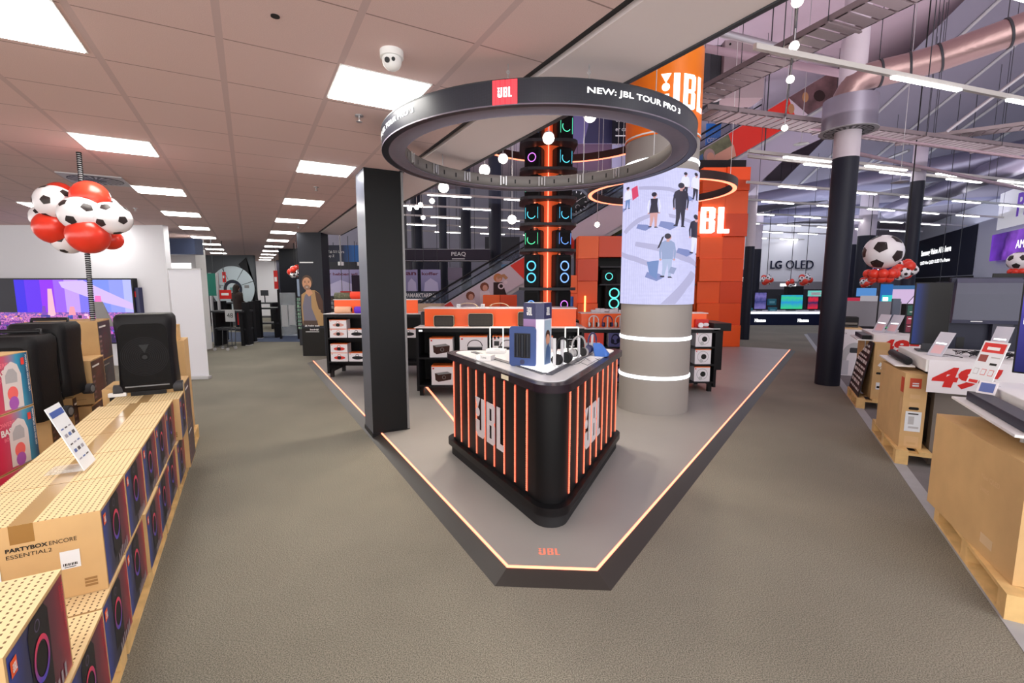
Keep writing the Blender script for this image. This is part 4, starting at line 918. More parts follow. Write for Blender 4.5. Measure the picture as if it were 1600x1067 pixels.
# leaning information card
def card_sign(lb, px0, py0, px1, py1, z, w_, h_, rz, tilt, hdr, loc=None):
    t = thing('price_card', lb, 'sign', loc or P(px0, py0, z), rz)
    h = MB(); tl = math.radians(tilt); u = (1, 0, 0); v = (0, math.sin(tl), math.cos(tl)); Fr = ((0, 0, .004), u, v)
    h.fr(Fr, 0, 0, w_, h_, labw, off=0, depth=.004)
    h.build('card', t)
    p_ = MB().fr(Fr, w_ * .06, h_ * .84, w_ * .94, h_ * .93, hdr, off=.0055)
    for r_ in range(5):
        for c_ in range(3): p_.fr(Fr, w_ * (.12 + .27 * c_), h_ * (.16 + .12 * r_), w_ * (.30 + .27 * c_), h_ * (.16 + .12 * r_ + (.05 if r_ % 2 else .02)), [mat('ink_grey', S(150, 150, 165), .5), mat('ink_blue', S(84, 110, 170), .5), mat('ink_dark', S(70, 66, 76), .5)][(r_ + c_) % 3], off=.0055)
    p_.build('print', t)
    MB().box((w_ * .1, 0, 0), (w_ * .9, h_ * .45, .003), glass).build('foot', t); return t
card_sign('white leaflet sign in a clear stand on the perforated boxes', 130, 735, 0, 0, .842, .16, .34, 2.04, 20, mat('ink_header', S(52, 84, 160), .5), loc=P(131, 737, .842))
# ---------------- balloon column
ballr = mat('balloon_red', S(226, 58, 40), .28); ballw = mat('balloon_white', S(236, 232, 236), .3); ballk = mat('balloon_black', S(52, 44, 44), .35)
ico = []
g_ = (1 + 5 ** .5) / 2
for a in (-1, 1):
    for b in (-g_, g_): ico += [Vector((0, a, b)).normalized(), Vector((a, b, 0)).normalized(), Vector((b, 0, a)).normalized()]
def balloon(c, r, foot, parent, rot=0, name='balloon', size=.3, m1=None, long=1.12):
    m_ = MB(); R = Matrix.Rotation(rot, 3, 'Z') @ Matrix.Rotation(rot * 1.7, 3, 'X')
    m_.ball((0, 0, 0), (r, r, r), ballw if foot else (m1 or ballr), 24, 14)
    if foot:
        for d in ico:
            u = d.orthogonal().normalized(); v = d.cross(u); pts = [d]
            N1 = []; N2 = []
            for k in range(10):
                a = 2 * PI * k / 10; rr = size if k % 2 == 0 else size * .83
                N1.append((d * math.cos(rr) + (u * math.cos(a) + v * math.sin(a)) * math.sin(rr)) * r * 1.006); N2.append((d * math.cos(rr / 2) + (u * math.cos(a) + v * math.sin(a)) * math.sin(rr / 2)) * r * 1.006)
            V_ = [d * r * 1.006] + N2 + N1; f = [(0, 1 + k, 1 + (k + 1) % 10) for k in range(10)] + [(1 + k, 11 + k, 11 + (k + 1) % 10, 1 + (k + 1) % 10) for k in range(10)]
            m_.add(V_, f, ballk, True)
    m_.v = [tuple(R @ Vector(q)) for q in m_.v]
    o = m_.build(name, parent); o.location = c; o.scale = (1, 1, long if long != 1 else 1); o.rotation_euler = (0, math.pi / 2 * .9, rot) if long != 1 else (0, 0, 0)
    return o
Yb = 4.35
bt = thing('balloon_cluster', 'big cluster of red and football balloons tied on a black beaded rope at the left', 'balloons', P(123, 238, 3.0))
o_ = Vector(bt.location); Yb = o_.y
for px, py, r, ft, dy in ((93, 304, 20, 0, .12), (141, 309, 26, 0, -.05), (87, 317, 27, 1, -.08), (128, 336, 27, 1, -.22), (174, 341, 25, 1, -.12), (72, 340, 21, 1, .12), (85, 356, 26, 0, -.06), (138, 368, 28, 0, -.2), (107, 376, 21, 1, .02), (172, 374, 17, 0, .08), (165, 325, 20, 1, .15)):
    q = D(px, py, Yb + dy) - o_; balloon(q, r / F * Yb * .93, ft, bt, px * .13, size=.27, long=1.1)
rp = MB(); rope_e = D(157, 640, 4.35) - o_; n = 120; mk = mat('rope_white', S(200, 200, 205), .5)
q0 = Vector((0, 0, 0))
for i in range(n):
    a = q0.lerp(rope_e, i / n); b = q0.lerp(rope_e, (i + 1) / n); rp.cyl(a, a.lerp(b, .62), .021, blackm, n=8); rp.cyl(a.lerp(b, .62), b, .014, mk, n=8)
rp.build('rope', bt)
# ---------------- video wall with a night skyline, banner and things on the left wall
vw = thing('video_wall', 'wide video wall showing a purple city skyline at dusk on the left wall', 'screen', (0, 9.86, 0))
X_ = lambda px: D(px, 445, 9.86).x; Z_ = lambda py: D(100, py, 9.86).z
Fv = ((0, 0, 0), (1, 0, 0), (0, 0, 1))
xa, xb, za, zb_ = X_(-90), X_(205), Z_(535), Z_(437)
MB().box((xa - .03, 0, za - .03), (xb + .03, .13, zb_ + .03), black).build('frame', vw)
sv = MB()
def sk_(c, k=1.1): return mat('sky_%d_%d_%d' % c, (.02, .02, .02), .4, emit=k, ecol=S(*c))
bands = [(-90, 22, (12, 8, 26)), (22, 38, (50, 20, 220)), (38, 62, (92, 30, 230)), (62, 83, (140, 30, 235)), (83, 100, (150, 90, 235)), (100, 122, (190, 150, 240)), (122, 140, (120, 110, 235)), (140, 170, (120, 140, 240)), (170, 192, (140, 150, 240)), (192, 205, (175, 180, 245))]
for a, b, c in bands: sv.fr(Fv, X_(a), Z_(488), X_(b), zb_, sk_(c), off=.002)
sv.fp(Fv, [(X_(92), Z_(440)), (X_(130), Z_(438)), (X_(205), Z_(474)), (X_(205), Z_(484)), (X_(150), Z_(470)), (X_(96), Z_(449))], sk_((206, 180, 242)), off=.003)
sv.fr(Fv, xa, za, xb, Z_(488), gmat('city_glow', 'Z', za, Z_(488), [(0, S(50, 30, 90)), (.3, S(20, 10, 50)), (.45, S(160, 60, 190)), (.6, S(50, 40, 120)), (.8, S(230, 130, 200)), (1, S(110, 80, 180))], .4, emit=1.0, noise=1.6, nscale=22), off=.002)
rnd = random.Random(3)
for k in range(150):
    x = rnd.uniform(xa, xb - .1); z = rnd.uniform(za, Z_(492)); w_ = rnd.uniform(.03, .10); h_ = rnd.uniform(.02, .07); sv.fr(Fv, x, z, x + w_, min(z + h_, Z_(488)), sk_(rnd.choice([(240, 190, 220), (200, 90, 200), (70, 60, 150), (30, 20, 70), (245, 160, 120), (60, 90, 190)])), off=.004)
for px, py, w_, c in ((76, 451, 6, (236, 180, 200)), (108, 479, 6, (245, 150, 170)), (150, 462, 8, (250, 110, 190)), (143, 470, 6, (200, 90, 200)), (64, 478, 4, (120, 60, 180))):
    sv.fp(Fv, [(X_(px - w_), Z_(492)), (X_(px + w_), Z_(492)), (X_(px + w_ * .7), Z_(py)), (X_(px - w_ * .4), Z_(py))], sk_(c), off=.005)
sv.build('picture', vw)
t = thing('soundbar_display', 'dark slim upright soundbar panel mounted right of the video wall', 'speaker', D(215, 486, 9.94)); MB().box((-.12, -.05, -.35), (.10, .058, .5), navy).box((-.06, -.055, .3), (.04, -.05, .42), redm).build('body', t, .01)
t = thing('tilted_panel', 'grey tilted panel on a stand behind the brown cartons', 'panel', D(160, 492, 5.3)); MB().fp(((0, 0, 0), (1, 0, 0), (0, 0, 1)), [(-.04, -.13), (.13, -.13), (.02, .15), (-.09, .15)], mgrey, depth=.02).build('panel', t); MB().cyl((.04, -.01, -.5), (.04, -.01, -.1), .012, mgrey, n=8).build('stand_rod', t)
t = thing('roll_up_banner', 'white roll-up banner seen from behind at the end of the left boxes', 'banner', (P(318, 592).x, P(318, 592).y, 0), .12)
MB().box((-.44, 0, .05), (.10, .006, 2.02), mat('banner_back', S(218, 218, 226), .5)).build('fabric', t); MB().box((-.46, -.06, 0), (.12, .06, .06), lgrey).build('base', t, .01)
MB().cyl((-.17, .03, .05), (-.17, .03, 2.03), .012, lgrey, n=10).build('pole', t); MB().box((-.45, -.01, 2.02), (.11, .02, 2.045), lgrey).build('top_bar', t)
t = thing('lit_cabinet', 'white lit display cabinet with dark top panel beyond the left wall', 'cabinet', D(283, 445, 12)); MB().box((-.45, 0, -1.7), (.42, .4, .9), white).build('body', t)
MB().box((-.35, -.01, .1), (.3, 0, .55), mat('cabinet_light', (1, 1, 1), .4, emit=1.0)).build('light_panel', t); MB().box((-.36, -.02, -1.2), (-.1, 0, .0), gmat('blue_fade', 'Z', -1.2, 0, [(0, S(150, 150, 190)), (1, S(60, 76, 130))])).build('door', t)
struct(MB().box((-.5, 0, 0), (.4, .3, .37), mat('slate_blue', S(66, 76, 104), .5)), 'wall_end_panel', loc=(D(283, 445, 11.2).x, 11.2, D(283, 397, 11.2).z))
# ================================================================ PRODUCT GONDOLAS ON THE PLATFORM
counter_w = mat('shelf_top_white', S(225, 222, 225), .4); gond = mat('gondola_black', S(22, 22, 26), .45); och = mat('riser_orange', S(236, 84, 24), .4, emit=.12, ecol=(1, .2, .05))
paperw = mat('box_white', S(226, 222, 228), .5); bori = mat('box_orange', S(238, 112, 44), .5)
def gondola(nm_lb, loc, rz, W_, Dp, h_, shelves, riser=.22, z0=.16):
    t = thing('display_gondola', nm_lb, 'shelf unit', loc, rz, 'black product gondolas on the platform')
    MB().box((0, 0, h_ - .07), (W_, Dp, h_ - .01), gond).box((-.02, -.02, h_ - .01), (W_ + .02, Dp + .02, h_), counter_w).build('top', t)
    MB().box((0, Dp * .5, z0), (W_, Dp * .5 + .03, h_ - .07), gond).build('back_panel', t)
    for x in (0, W_ - .04): MB().box((x, 0, z0 - .08), (x + .04, Dp, h_ - .07), gond).build('side_panel', t)
    for z in shelves: MB().box((.04, 0, z - .025), (W_ - .04, Dp, z), gond).build('shelf', t)
    for x in (.03, W_ - .1):
        for y in (.05, Dp - .1): MB().box((x, y, 0), (x + .06, y + .06, z0 - .02), black).build('foot', t)
    if riser:
        MB().box((.1, .22, h_), (W_ - .1, .24, h_ + riser), och).box((.08, .215, h_ + riser), (W_ - .08, Dp - .2, h_ + riser + .012), counter_w).build('riser', t)
    return t
def pbox(w_, d_, h_, loc, rz, lb, kind, col, grp):
    """small retail box: white face with a picture of a speaker and an orange top edge"""
    o = tag(MB().box((0, 0, 0), (w_, d_, h_), paperw, top=bori).build('product_box', loc=loc, rz=rz), lb, 'box', grp)
    Fr = ((0, 0, 0), (1, 0, 0), (0, 0, 1)); m_ = MB().fr(Fr, 0, h_ * .94, w_, h_, bori, off=.001).fr(Fr, w_ * .05, h_ * .82, w_ * .12, h_ * .89, redm, off=.0015)
    if kind == 'tube':
        m_.fc(Fr, w_ * .52, h_ * .42, w_ * .33, col, off=.002, ry=h_ * .2).fc(Fr, w_ * .5, h_ * .42, w_ * .12, txtk, off=.003, ry=h_ * .19).fc(Fr, w_ * .5, h_ * .66, w_ * .1, col, off=.002, ri=w_ * .07)
    elif kind == 'radio':
        m_.fp(Fr, [(w_ * .15, h_ * .62), (w_ * .7, h_ * .70), (w_ * .88, h_ * .6), (w_ * .86, h_ * .28), (w_ * .3, h_ * .16), (w_ * .17, h_ * .26)], col, off=.002).fp(Fr, [(w_ * .15, h_ * .62), (w_ * .7, h_ * .70), (w_ * .88, h_ * .6), (w_ * .3, h_ * .53)], mgrey, off=.003)
        m_.fc(Fr, w_ * .55, h_ * .4, w_ * .08, mgrey, off=.003, ri=w_ * .065)
    elif kind == 'handle':
        m_.fr(Fr, w_ * .28, h_ * .1, w_ * .82, h_ * .5, col, off=.002).fc(Fr, w_ * .55, h_ * .52, w_ * .28, txtk, off=.002, ri=w_ * .25, a0=0, a1=180, ry=h_ * .3).fr(Fr, w_ * .3, h_ * .46, w_ * .8, h_ * .5, mgrey, off=.003)
    elif kind == 'phones':
        m_.fr(Fr, 0, 0, w_, h_, mat('box_lilac', S(86, 84, 140), .4), off=.0018).fc(Fr, w_ * .5, h_ * .5, w_ * .3, col, off=.003, ri=w_ * .22, ry=h_ * .36).fc(Fr, w_ * .3, h_ * .35, w_ * .13, col, off=.004, ry=h_ * .16).fc(Fr, w_ * .7, h_ * .4, w_ * .13, col, off=.004, ry=h_ * .16)
    elif kind == 'bud': m_.fc(Fr, w_ * .55, h_ * .5, w_ * .17, txtk, off=.003).fc(Fr, w_ * .5, h_ * .5, w_ * .35, mgrey, off=.002, ri=w_ * .33).fc(Fr, w_ * .4, h_ * .22, w_ * .12, lgrey, off=.003)
    m_.build('printed_face', o); return o
def roll(w_, loc, rz, col, lb, grp='roll shaped portable speakers'):
    t = thing('portable_speaker', lb, 'portable speaker', loc, rz, grp); r = w_ * .21
    MB().path([(-w_ / 2, 0, r), (-w_ / 2 + .01, 0, r), (w_ / 2 - .01, 0, r), (w_ / 2, 0, r)], [r * .8, r, r, r * .8], col, 18).build('body', t); MB().cyl((-w_ / 2 - .004, 0, r), (-w_ / 2, 0, r), r * .6, black, n=16).cyl((w_ / 2, 0, r), (w_ / 2 + .004, 0, r), r * .6, black, n=16).build('end_cap', t); return t
# --- left gondola, partly behind the square column
gl0 = P(512, 590, .05); GLz = math.radians(-8)
g1 = gondola('black gondola left of the square column with red and pink speaker boxes', (gl0.x, gl0.y, .05), 0, 1.75, .75, 1.18, (.30, .74), .24)
def G(o, x, y, z): return Vector((o.x + x, o.y + y, z + .05))
rose = mat('rose_print', S(206, 150, 140), .5); redp = mat('red_print2', S(210, 50, 40), .5); blkp = mat('black_print2', S(36, 36, 42), .5)
for k, (x, z, cc, lb) in enumerate(((.07, .74, rose, 'rose speaker box on the upper shelf of the left gondola, lower of two'), (.07, .905, rose, 'rose speaker box on the upper shelf of the left gondola, topmost'), (.40, .74, blkp, 'black speaker box on the upper shelf of the left gondola'), (.07, .30, redp, 'red speaker box on the lower shelf of the left gondola, bottom one'), (.07, .465, redp, 'red speaker box on the lower shelf of the left gondola, upper one'), (.40, .30, blkp, 'dark blue speaker box on the lower shelf of the left gondola'))):
    pbox(.31, .2, .162, G(gl0, x, .02, z), 0, lb, 'tube', cc, 'small speaker boxes in the left gondola')
for x in (.73, 1.06, 1.36): pbox(.3, .2, .162, G(gl0, x, .02, .74), 0, 'speaker box half hidden behind the square column, upper shelf', 'tube', blkp, 'speaker boxes behind the square column')
roll(.30, G(gl0, .30, .12, 1.18), 0, mat('speaker_peach', S(232, 180, 146), .6), 'peach roll speaker on top of the left gondola'); roll(.30, G(gl0, .66, .12, 1.18), 0, mat('speaker_purple', S(96, 40, 190), .6), 'purple roll speaker on top of the left gondola')
roll(.34, G(gl0, .55, .32, 1.18 + .252), 0, mat('speaker_red', S(236, 60, 26), .6), 'red roll speaker on the riser of the left gondola'); roll(.30, G(gl0, .18 + .05, .32, 1.18 + .252), 0, mat('speaker_camo', S(92, 92, 70), .6, vary=.5, vscale=30), 'camouflage roll speaker on the riser of the left gondola')
for x in (.2, .26, .33): tag(MB().box((-.02, 0, 0), (.02, .01, .06), labw).build('price_tag', loc=G(gl0, x, .5, 1.432)), 'small white price tag standing on the left gondola riser', 'price tag', 'price tags on the left gondola')
# --- middle gondola with retro speakers
gm0 = P(652, 619, .05)
g2_ = gondola('black gondola between the square column and the counter with retro speakers on top', (gm0.x, gm0.y, .05), 0, 2.55, .95, 1.06, (.17, .60), .27)
def retro(w_, h_, x, lb):
    t = thing('retro_speaker', lb, 'speaker', G(gm0, x, .06, 1.06), 0, 'retro speakers on the middle gondola')
    MB().fp(((0, 0, 0), (1, 0, 0), (0, 0, 1)), [(a, c + h_ / 2 + .01) for a, c in rrect(w_, h_, .03, 4)], black, off=-.12, depth=.12).build('body', t)
    MB().fp(((0, 0, 0), (1, 0, 0), (0, 0, 1)), [(a, c + h_ / 2 + .01) for a, c in rrect(w_ - .03, h_ - .03, .02, 4)], gridmat('woven_grille', S(30, 28, 28), S(66, 60, 54), .012, .012, .004, .004, .6, axes='XZ'), off=.002).build('grille', t)
    m_ = MB(); pts = [(a, 0, c + h_ / 2 + .01) for a, c in rrect(w_ + .004, h_ + .004, .03, 4)]; m_.path(pts + [pts[0]], .005, mat('rim_champagne', S(190, 176, 150), .3, .7), 6); m_.build('rim', t)
    MB().box((-w_ / 2 + .03, -.02, 0), (w_ / 2 - .03, 0, .01), lgrey).build('foot', t)
retro(.30, .165, .42, 'smaller retro speaker with champagne rim on the middle gondola'); retro(.37, .195, .98, 'larger retro speaker with champagne rim on the middle gondola'); retro(.46, .22, 1.78, 'wide black retro speaker behind the framed stand')
for x in (.62, 1.0, 1.9): tag(MB().box((-.03, 0, 0), (.03, .01, .06), labw).fr(((0, 0, 0), (1, 0, 0), (0, 0, 1)), -.02, .02, .015, .045, lgrey).build('price_tag', loc=G(gm0, x, .3, 1.342)), 'small white price tag on the riser of the middle gondola', 'price tag', 'price tags on the middle gondola')
for x, lb in ((.75, 'headband of a headphone lying on the middle gondola riser, left'), (1.25, 'headband of a headphone lying on the middle gondola riser, right')):
    tag(MB().torus((0, 0, 0), .15, .012, mat('strap_beige', S(190, 170, 140), .6), 'Y', 18, 6, 0, 180).build('carry_strap', loc=G(gm0, x, .5, 1.345)), lb.replace('headband of a headphone', 'beige carry strap'), 'strap').scale = (1, 1, .42)
for k, (x, z, w_, h_, kd, lb) in enumerate(((.2, .60, .35, .30, 'radio', 'brown retro speaker box on the upper shelf of the middle gondola'), (.66, .60, .42, .33, 'handle', 'handle speaker box, first of three on the upper shelf of the middle gondola'), (1.16, .60, .42, .33, 'handle', 'handle speaker box, second of three on the upper shelf of the middle gondola'), (1.66, .60, .42, .33, 'handle', 'speaker box with a handle picture, third from the left behind the counter stand'), (.22, .17, .35, .30, 'radio', 'retro speaker box on the lower shelf of the middle gondola'))):
    pbox(w_, .25, h_, G(gm0, x, .03, z), 0, lb, kd, mat('brown_print', S(58, 34, 30), .5) if kd == 'radio' else blkp, 'retro speaker boxes in the middle gondola')
MB().fp(((gm0.x - .003, gm0.y + .9, .05), (0, -1, 0), (0, 0, 1)), [(.1, .3), (.8, .3), (.8, .9), (.1, .9)], gmat('side_poster', 'Z', .3, .95, [(0, S(200, 120, 80)), (.5, S(120, 70, 60)), (1, S(220, 210, 215))], .4, noise=.7, nscale=6), off=.002).build('side_poster', g2_).matrix_parent_inverse = Matrix.Translation((-gm0.x, -gm0.y, -.05))
tag(MB().box((0, 0, 0), (.05, .003, .025), glow).build('shelf_label', g2_), 'small lit shelf label').location = (.05, -.003, 1.0)
t = thing('dark_speaker', 'dark upright speaker at the left end of the middle gondola top', 'speaker', G(gm0, .05, .5, 1.06)); MB().solid(rrect(.12, .12, .03), 0, .2, dgrey, smooth=True).build('body', t); MB().solid(rrect(.10, .10, .03), .2, .21, black).build('top', t)
# --- right gondola behind the round column with headphones
gr0 = P(905, 640, .05); gr0 = Vector((1.02, 7.25, .05))
g3 = gondola('black gondola behind the round column with headphones and lilac boxes', (gr0.x, gr0.y, .05), 0, 2.22, .7, 1.02, (.17, .45, .73), .22, .16)
MB().fr(((-.001 + .0, 0, 0), (1, 0, 0), (0, 0, 1)), .03, .35, .42, .95, mat('poster_red', S(226, 60, 40), .5), off=.012, depth=.006).fr(((0, 0, 0), (1, 0, 0), (0, 0, 1)), .12, .45, .36, .8, paperw, off=.020).fc(((0, 0, 0), (1, 0, 0), (0, 0, 1)), .24, .56, .05, mat('print_hair2', S(70, 40, 30), .5), off=.022, ry=.07).build('poster', g3)
pbx = mat('box_navy', S(26, 26, 50), .4)
n_ = 0
for z in (.17, .45, .73):
    for x in (.50, .74):
        pbox(.22, .18, .24, G(gr0, x, .02, z), 0, 'lilac headphone box, %s column on the %s shelf of the headphone gondola' % ('left' if x < .6 else 'right', {.17: 'lowest', .45: 'middle', .73: 'top'}[z]), 'phones', pbx, 'lilac headphone boxes')
    pbox(.25, .18, .24, G(gr0, 1.88, .02, z), 0, 'white earphone box on the %s shelf right of the round column' % {.17: 'lowest', .45: 'middle', .73: 'top'}[z], 'bud', blkp, 'white earphone boxes')
MB().box((2.20, .05, .35), (2.32, .6, 1.02), gond).box((2.15, .0, .98), (2.42, .65, 1.10), gond).build('end_cabinet', g3)
for k, (x, c, lb) in enumerate(((.28, mat('phone_white', S(224, 224, 228), .4), 'white headphones at the left end of the headphone gondola'), (.50, mat('phone_purple', S(62, 54, 110), .4), 'purple headphones on the headphone gondola'), (.70, mat('phone_cream', S(232, 226, 216), .4), 'cream headphones on the headphone gondola'), (.88, mat('phone_dark', S(44, 44, 52), .4), 'dark headphones next to the round column'))): headphones(G(gr0, x, .12, 1.02), 0, c, lb, .95)
t = thing('ear_tip_pile', 'pile of white earphone packages on the riser of the headphone gondola', 'packages', G(gr0, .3, .35, 1.252)); rnd = random.Random(5)
for k in range(7): MB().cb((.02 + k * .075, rnd.uniform(0, .1), .02 + .012 * (k % 2)), (.07, .06, .04 + .02 * (k % 3)), paperw).build('package', t)
t = thing('white_earbuds', 'white earbud pair display at the right end of the headphone gondola', 'earbuds', G(gr0, 1.98, .12, 1.02)); MB().cyl((0, 0, .04), (0, -.03, .045), .04, paperw, n=18).ball((.09, 0, .05), (.05, .03, .03), paperw).build('earbud', t); MB().box((-.06, .04, 0), (.15, .1, .13), redm).build('backing', t)
# ================================================================ RIGHT SIDE TABLES AND BOXES
for i, (s0, lb) in enumerate(((3.22, 'pallet under the largest brown television box at the right'), (5.68, 'pallet under the brown television box with the white code label'), (8.05, 'pallet under the leaning dark poster and brown box'))):
    pallet(RW(s0, 1.18, 0), -aR, 1.2 if i < 2 else .9, .8, lb)
def tvbox(s0, m0, s1, m1, z1, th, lb):
    a = RW(s0, m0); b = RW(s1, m1); L_ = (b - a).length; u = (b - a).normalized(); rz = math.atan2(u.y, u.x) - PI / 2
    o = tag(MB().box((0, 0, 0), (th, L_, z1), card).build('television_box', loc=(a.x, a.y, .146), rz=rz), lb, 'box'); return o, L_
o, L_ = tvbox(3.33, 1.235, 4.40, 1.125, .67, .30, 'largest plain brown television box at the right edge, on its pallet')
Fs = ((0, L_, 0), (0, -1, 0), (0, 0, 1)); fw = mat('faint_print', S(206, 170, 124), .7)
MB().text(Fs, 'Neo QLED', L_ * .62, .44, .035, fw, off=.001).text(Fs, '2400/S', L_ * .62, .37, .025, fw, off=.001).build('faint_print', o)
MB().fr(Fs, L_ * .68, .07, L_ * .80, .13, mat('tape_label', S(214, 186, 146), .4), off=.0015).build('address_label', o)
o, L_ = tvbox(5.78, 1.215, 6.62, 1.17, .745, .18, 'tall brown television box with red corner print and white code label')
Fe = ((0, 0, 0), (1, 0, 0), (0, 0, 1)); Fs = ((0, L_, 0), (0, -1, 0), (0, 0, 1)); oc_ = mat('red_corner', S(196, 72, 44), .6)
m_ = MB().fr(Fe, .04, .60, .13, .70, oc_).fr(Fe, .06, .62, .11, .635, txtw, off=.0025).fr(Fe, .06, .645, .11, .655, txtw, off=.0025).fr(Fe, .05, .50, .13, .54, fw).fr(Fe, .05, .42, .13, .46, fw).fr(Fe, .04, .02, .15, .12, fw, off=.001).fr(Fe, .06, .04, .13, .06, card, off=.002)
m_.fr(Fs, L_ - .10, .55, L_ - .005, .70, oc_).fc(Fs, L_ - .05, .42, .03, fw, ry=.08).text(Fs, 'H65900', .05, .62, .04, fw); m_.build('printed_side', o)
MB().fr(Fe, .03, .17, .155, .37, labw, off=.002).fr(Fe, .05, .34, .13, .352, txtk, off=.003).fr(Fe, .06, .2, .14, .22, lgrey, off=.003).fr(Fe, .055, .24, .1, .32, lgrey, off=.003).build('address_label', o)
MB().fp(Fe, [(x + .09, z + .40) for x, z in rrect(.08, .028, .013, 4)], black, off=.001).build('hand_hole', o)
o, L_ = tvbox(8.10, 1.34, 9.0, 1.27, .80, .17, 'brown upright box with white arrows behind the leaning dark poster')
m_ = MB().fr(Fe, .03, .56, .14, .70, fw).fp(Fe, [(.05, .48), (.08, .53), (.11, .5), (.08, .46)], txtw).fp(Fe, [(.08, .44), (.10, .48), (.13, .45), (.10, .42)], txtw).fp(Fe, [(x + .085, z + .37) for x, z in rrect(.09, .03, .012, 3)], black); m_.build('printed_side', o)
MB().fr(Fe, .05, .14, .13, .24, labw).fr(Fe, .06, .16, .12, .19, txtk, off=.003).build('address_label', o)
t = thing('dark_poster', 'dark poster board with white writing leaning on the brown box', 'poster', RW(8.12, 1.21, .146), -aR)
fl = ((0, .85, 0), (0, -1, 0), (.12, 0, .8)); m_ = MB().fr(fl, 0, 0, .85, 1, mat('poster_black', S(44, 40, 44), .4), off=0, depth=.01)
m_.build('board', t); m_ = MB(); rnd = random.Random(9)
for r in range(9):
    x = .06
    while x < .72: w_ = rnd.uniform(.06, .2); m_.fr(fl, x, .08 + r * .1, min(x + w_, .8), .12 + r * .1 + .02 * (r % 2), txtw, off=.012); x += w_ + .04
m_.build('writing', t)
def table(s0, s1, m0, m1, lb, sign_w, sign, loc_z=1.05):
    t = thing('promo_table', lb, 'table', RW(s0, m0, 0), -aR, 'white display tables along the right aisle'); L_ = s1 - s0; W_ = m1 - m0
    MB().box((0, 0, .93), (W_, L_, loc_z), white).build('top', t, .006)
    MB().box((.12, .12, .0), (W_ - .15, L_ - .12, .93), mat('table_core', S(112, 104, 98), .6)).build('pedestal', t)
    if sign:
        Fr = ((0, -.012, loc_z - .002), (1, 0, 0), (0, 0, -1)); Fr = ((0, -.004, loc_z - .31), (1, 0, 0), (0, 0, 1))
        MB().fr(Fr, .02, 0, .02 + sign_w, .31, paperw, off=0, depth=.004).build('sign_board', t)
        MB().text(Fr, sign, .035, .05, .205, mat('price_red', S(200, 18, 12), .5), off=.006, bold=.05, width=sign_w * .68, skew=.22).build('sign_digits', t)
    return t
table(3.30, 4.62, 1.40, 2.35, 'nearest white table at the right edge carrying the red price board', .5, None)
table(5.70, 6.80, 1.34, 2.4, 'white table with the large red number sign and tangled cables', .66, '49"')
table(8.25, 9.25, 1.34, 2.4, 'white table with the farther red number sign and demo devices', .66, '49"')
def shelf_bar(s0, s1, m0, z, lb, sb, w_=.20, r=True):
    t = thing('side_shelf', lb, 'shelf', RW(s0, m0, 0), -aR); L_ = s1 - s0
    MB().box((0, 0, z), (w_, L_, z + .015), white).build('board', t); MB().cyl((w_ * .8, L_ * .4, .146), (w_ * .8, L_ * .4, z), .012, lgrey, n=8).build('support', t)
    b = thing('soundbar', sb, 'soundbar', RW(s0 + .02, m0 + .055, z + .016), -aR)
    if r: MB().path([(.05, 0, .04), (.05, .01, .04), (.05, L_ * .92, .04), (.05, L_ * .95, .04)], [.03, .038, .038, .03], mat('soundbar_black', S(34, 34, 38), .5), 16).build('body', b); MB().cyl((.05, -.004, .04), (.05, 0, .04), .028, black, n=16).build('end_cap', b)
    else: MB().box((0, 0, 0), (.11, L_ * .9, .06), mat('soundbar_navy', S(40, 44, 60), .4), top=mat('soundbar_top', S(70, 70, 74), .5)).build('body', b, .004); MB().box((.0, -.002, .0), (.11, -.0005, .06), black).build('end_cap', b)
shelf_bar(3.42, 4.42, 1.20, .935, 'white side shelf holding the nearest long soundbar', 'long dark blue soundbar on the nearest white side shelf', .22, False)
shelf_bar(5.95, 6.72, 1.16, .93, 'white side shelf above the brown television box', 'rounded black soundbar above the tall brown television box', .16)
shelf_bar(8.3, 9.0, 1.16, .95, 'white side shelf holding a short grey device box', 'short dark grey device on the farther side shelf', .18, False)
# subwoofer
t = thing('subwoofer', 'black subwoofer box standing between the two television boxes', 'subwoofer', P(1446, 697, .146), -aR)
MB().box((0, 0, .02), (.30, .36, .50), black).build('body', t, .01); MB().box((.02, .02, 0), (.28, .34, .02), dgrey).build('base', t)
tag(MB().path([RW(5.2, 1.7, .63), RW(5.3, 1.68, .72), RW(5.45, 1.75, .75), RW(5.62, 1.8, .90)], .005, black, 6).build('cable'), 'black cable rising from the subwoofer to the table', 'cable')
# tangled cables on the second table
for k in range(6):
    rnd = random.Random(20 + k); c = Vector((.42 + .07 * k, .35 + rnd.uniform(-.1, .1), 1.06)); pts = []
    for i in range(26): a = i * .72; rr = rnd.uniform(.05, .13); pts.append(RW(5.7 + c.y + rr * math.sin(a) * .6, 1.34 + c.x + rr * math.cos(a), 1.058 + .05 * abs(math.sin(i * 1.3 + k))))
    tag(MB().path(pts, .0035, black, 5).build('cable'), 'black cable in the tangle on the table with the large number sign', 'cable', 'tangled cables on the table')
tag(MB().path([RW(6.0, 1.5, 1.056), RW(6.1, 1.58, 1.062), RW(5.95, 1.66, 1.056)], .004, black, 5).build('cable'), 'short black cable left of the tangle on the table', 'cable')
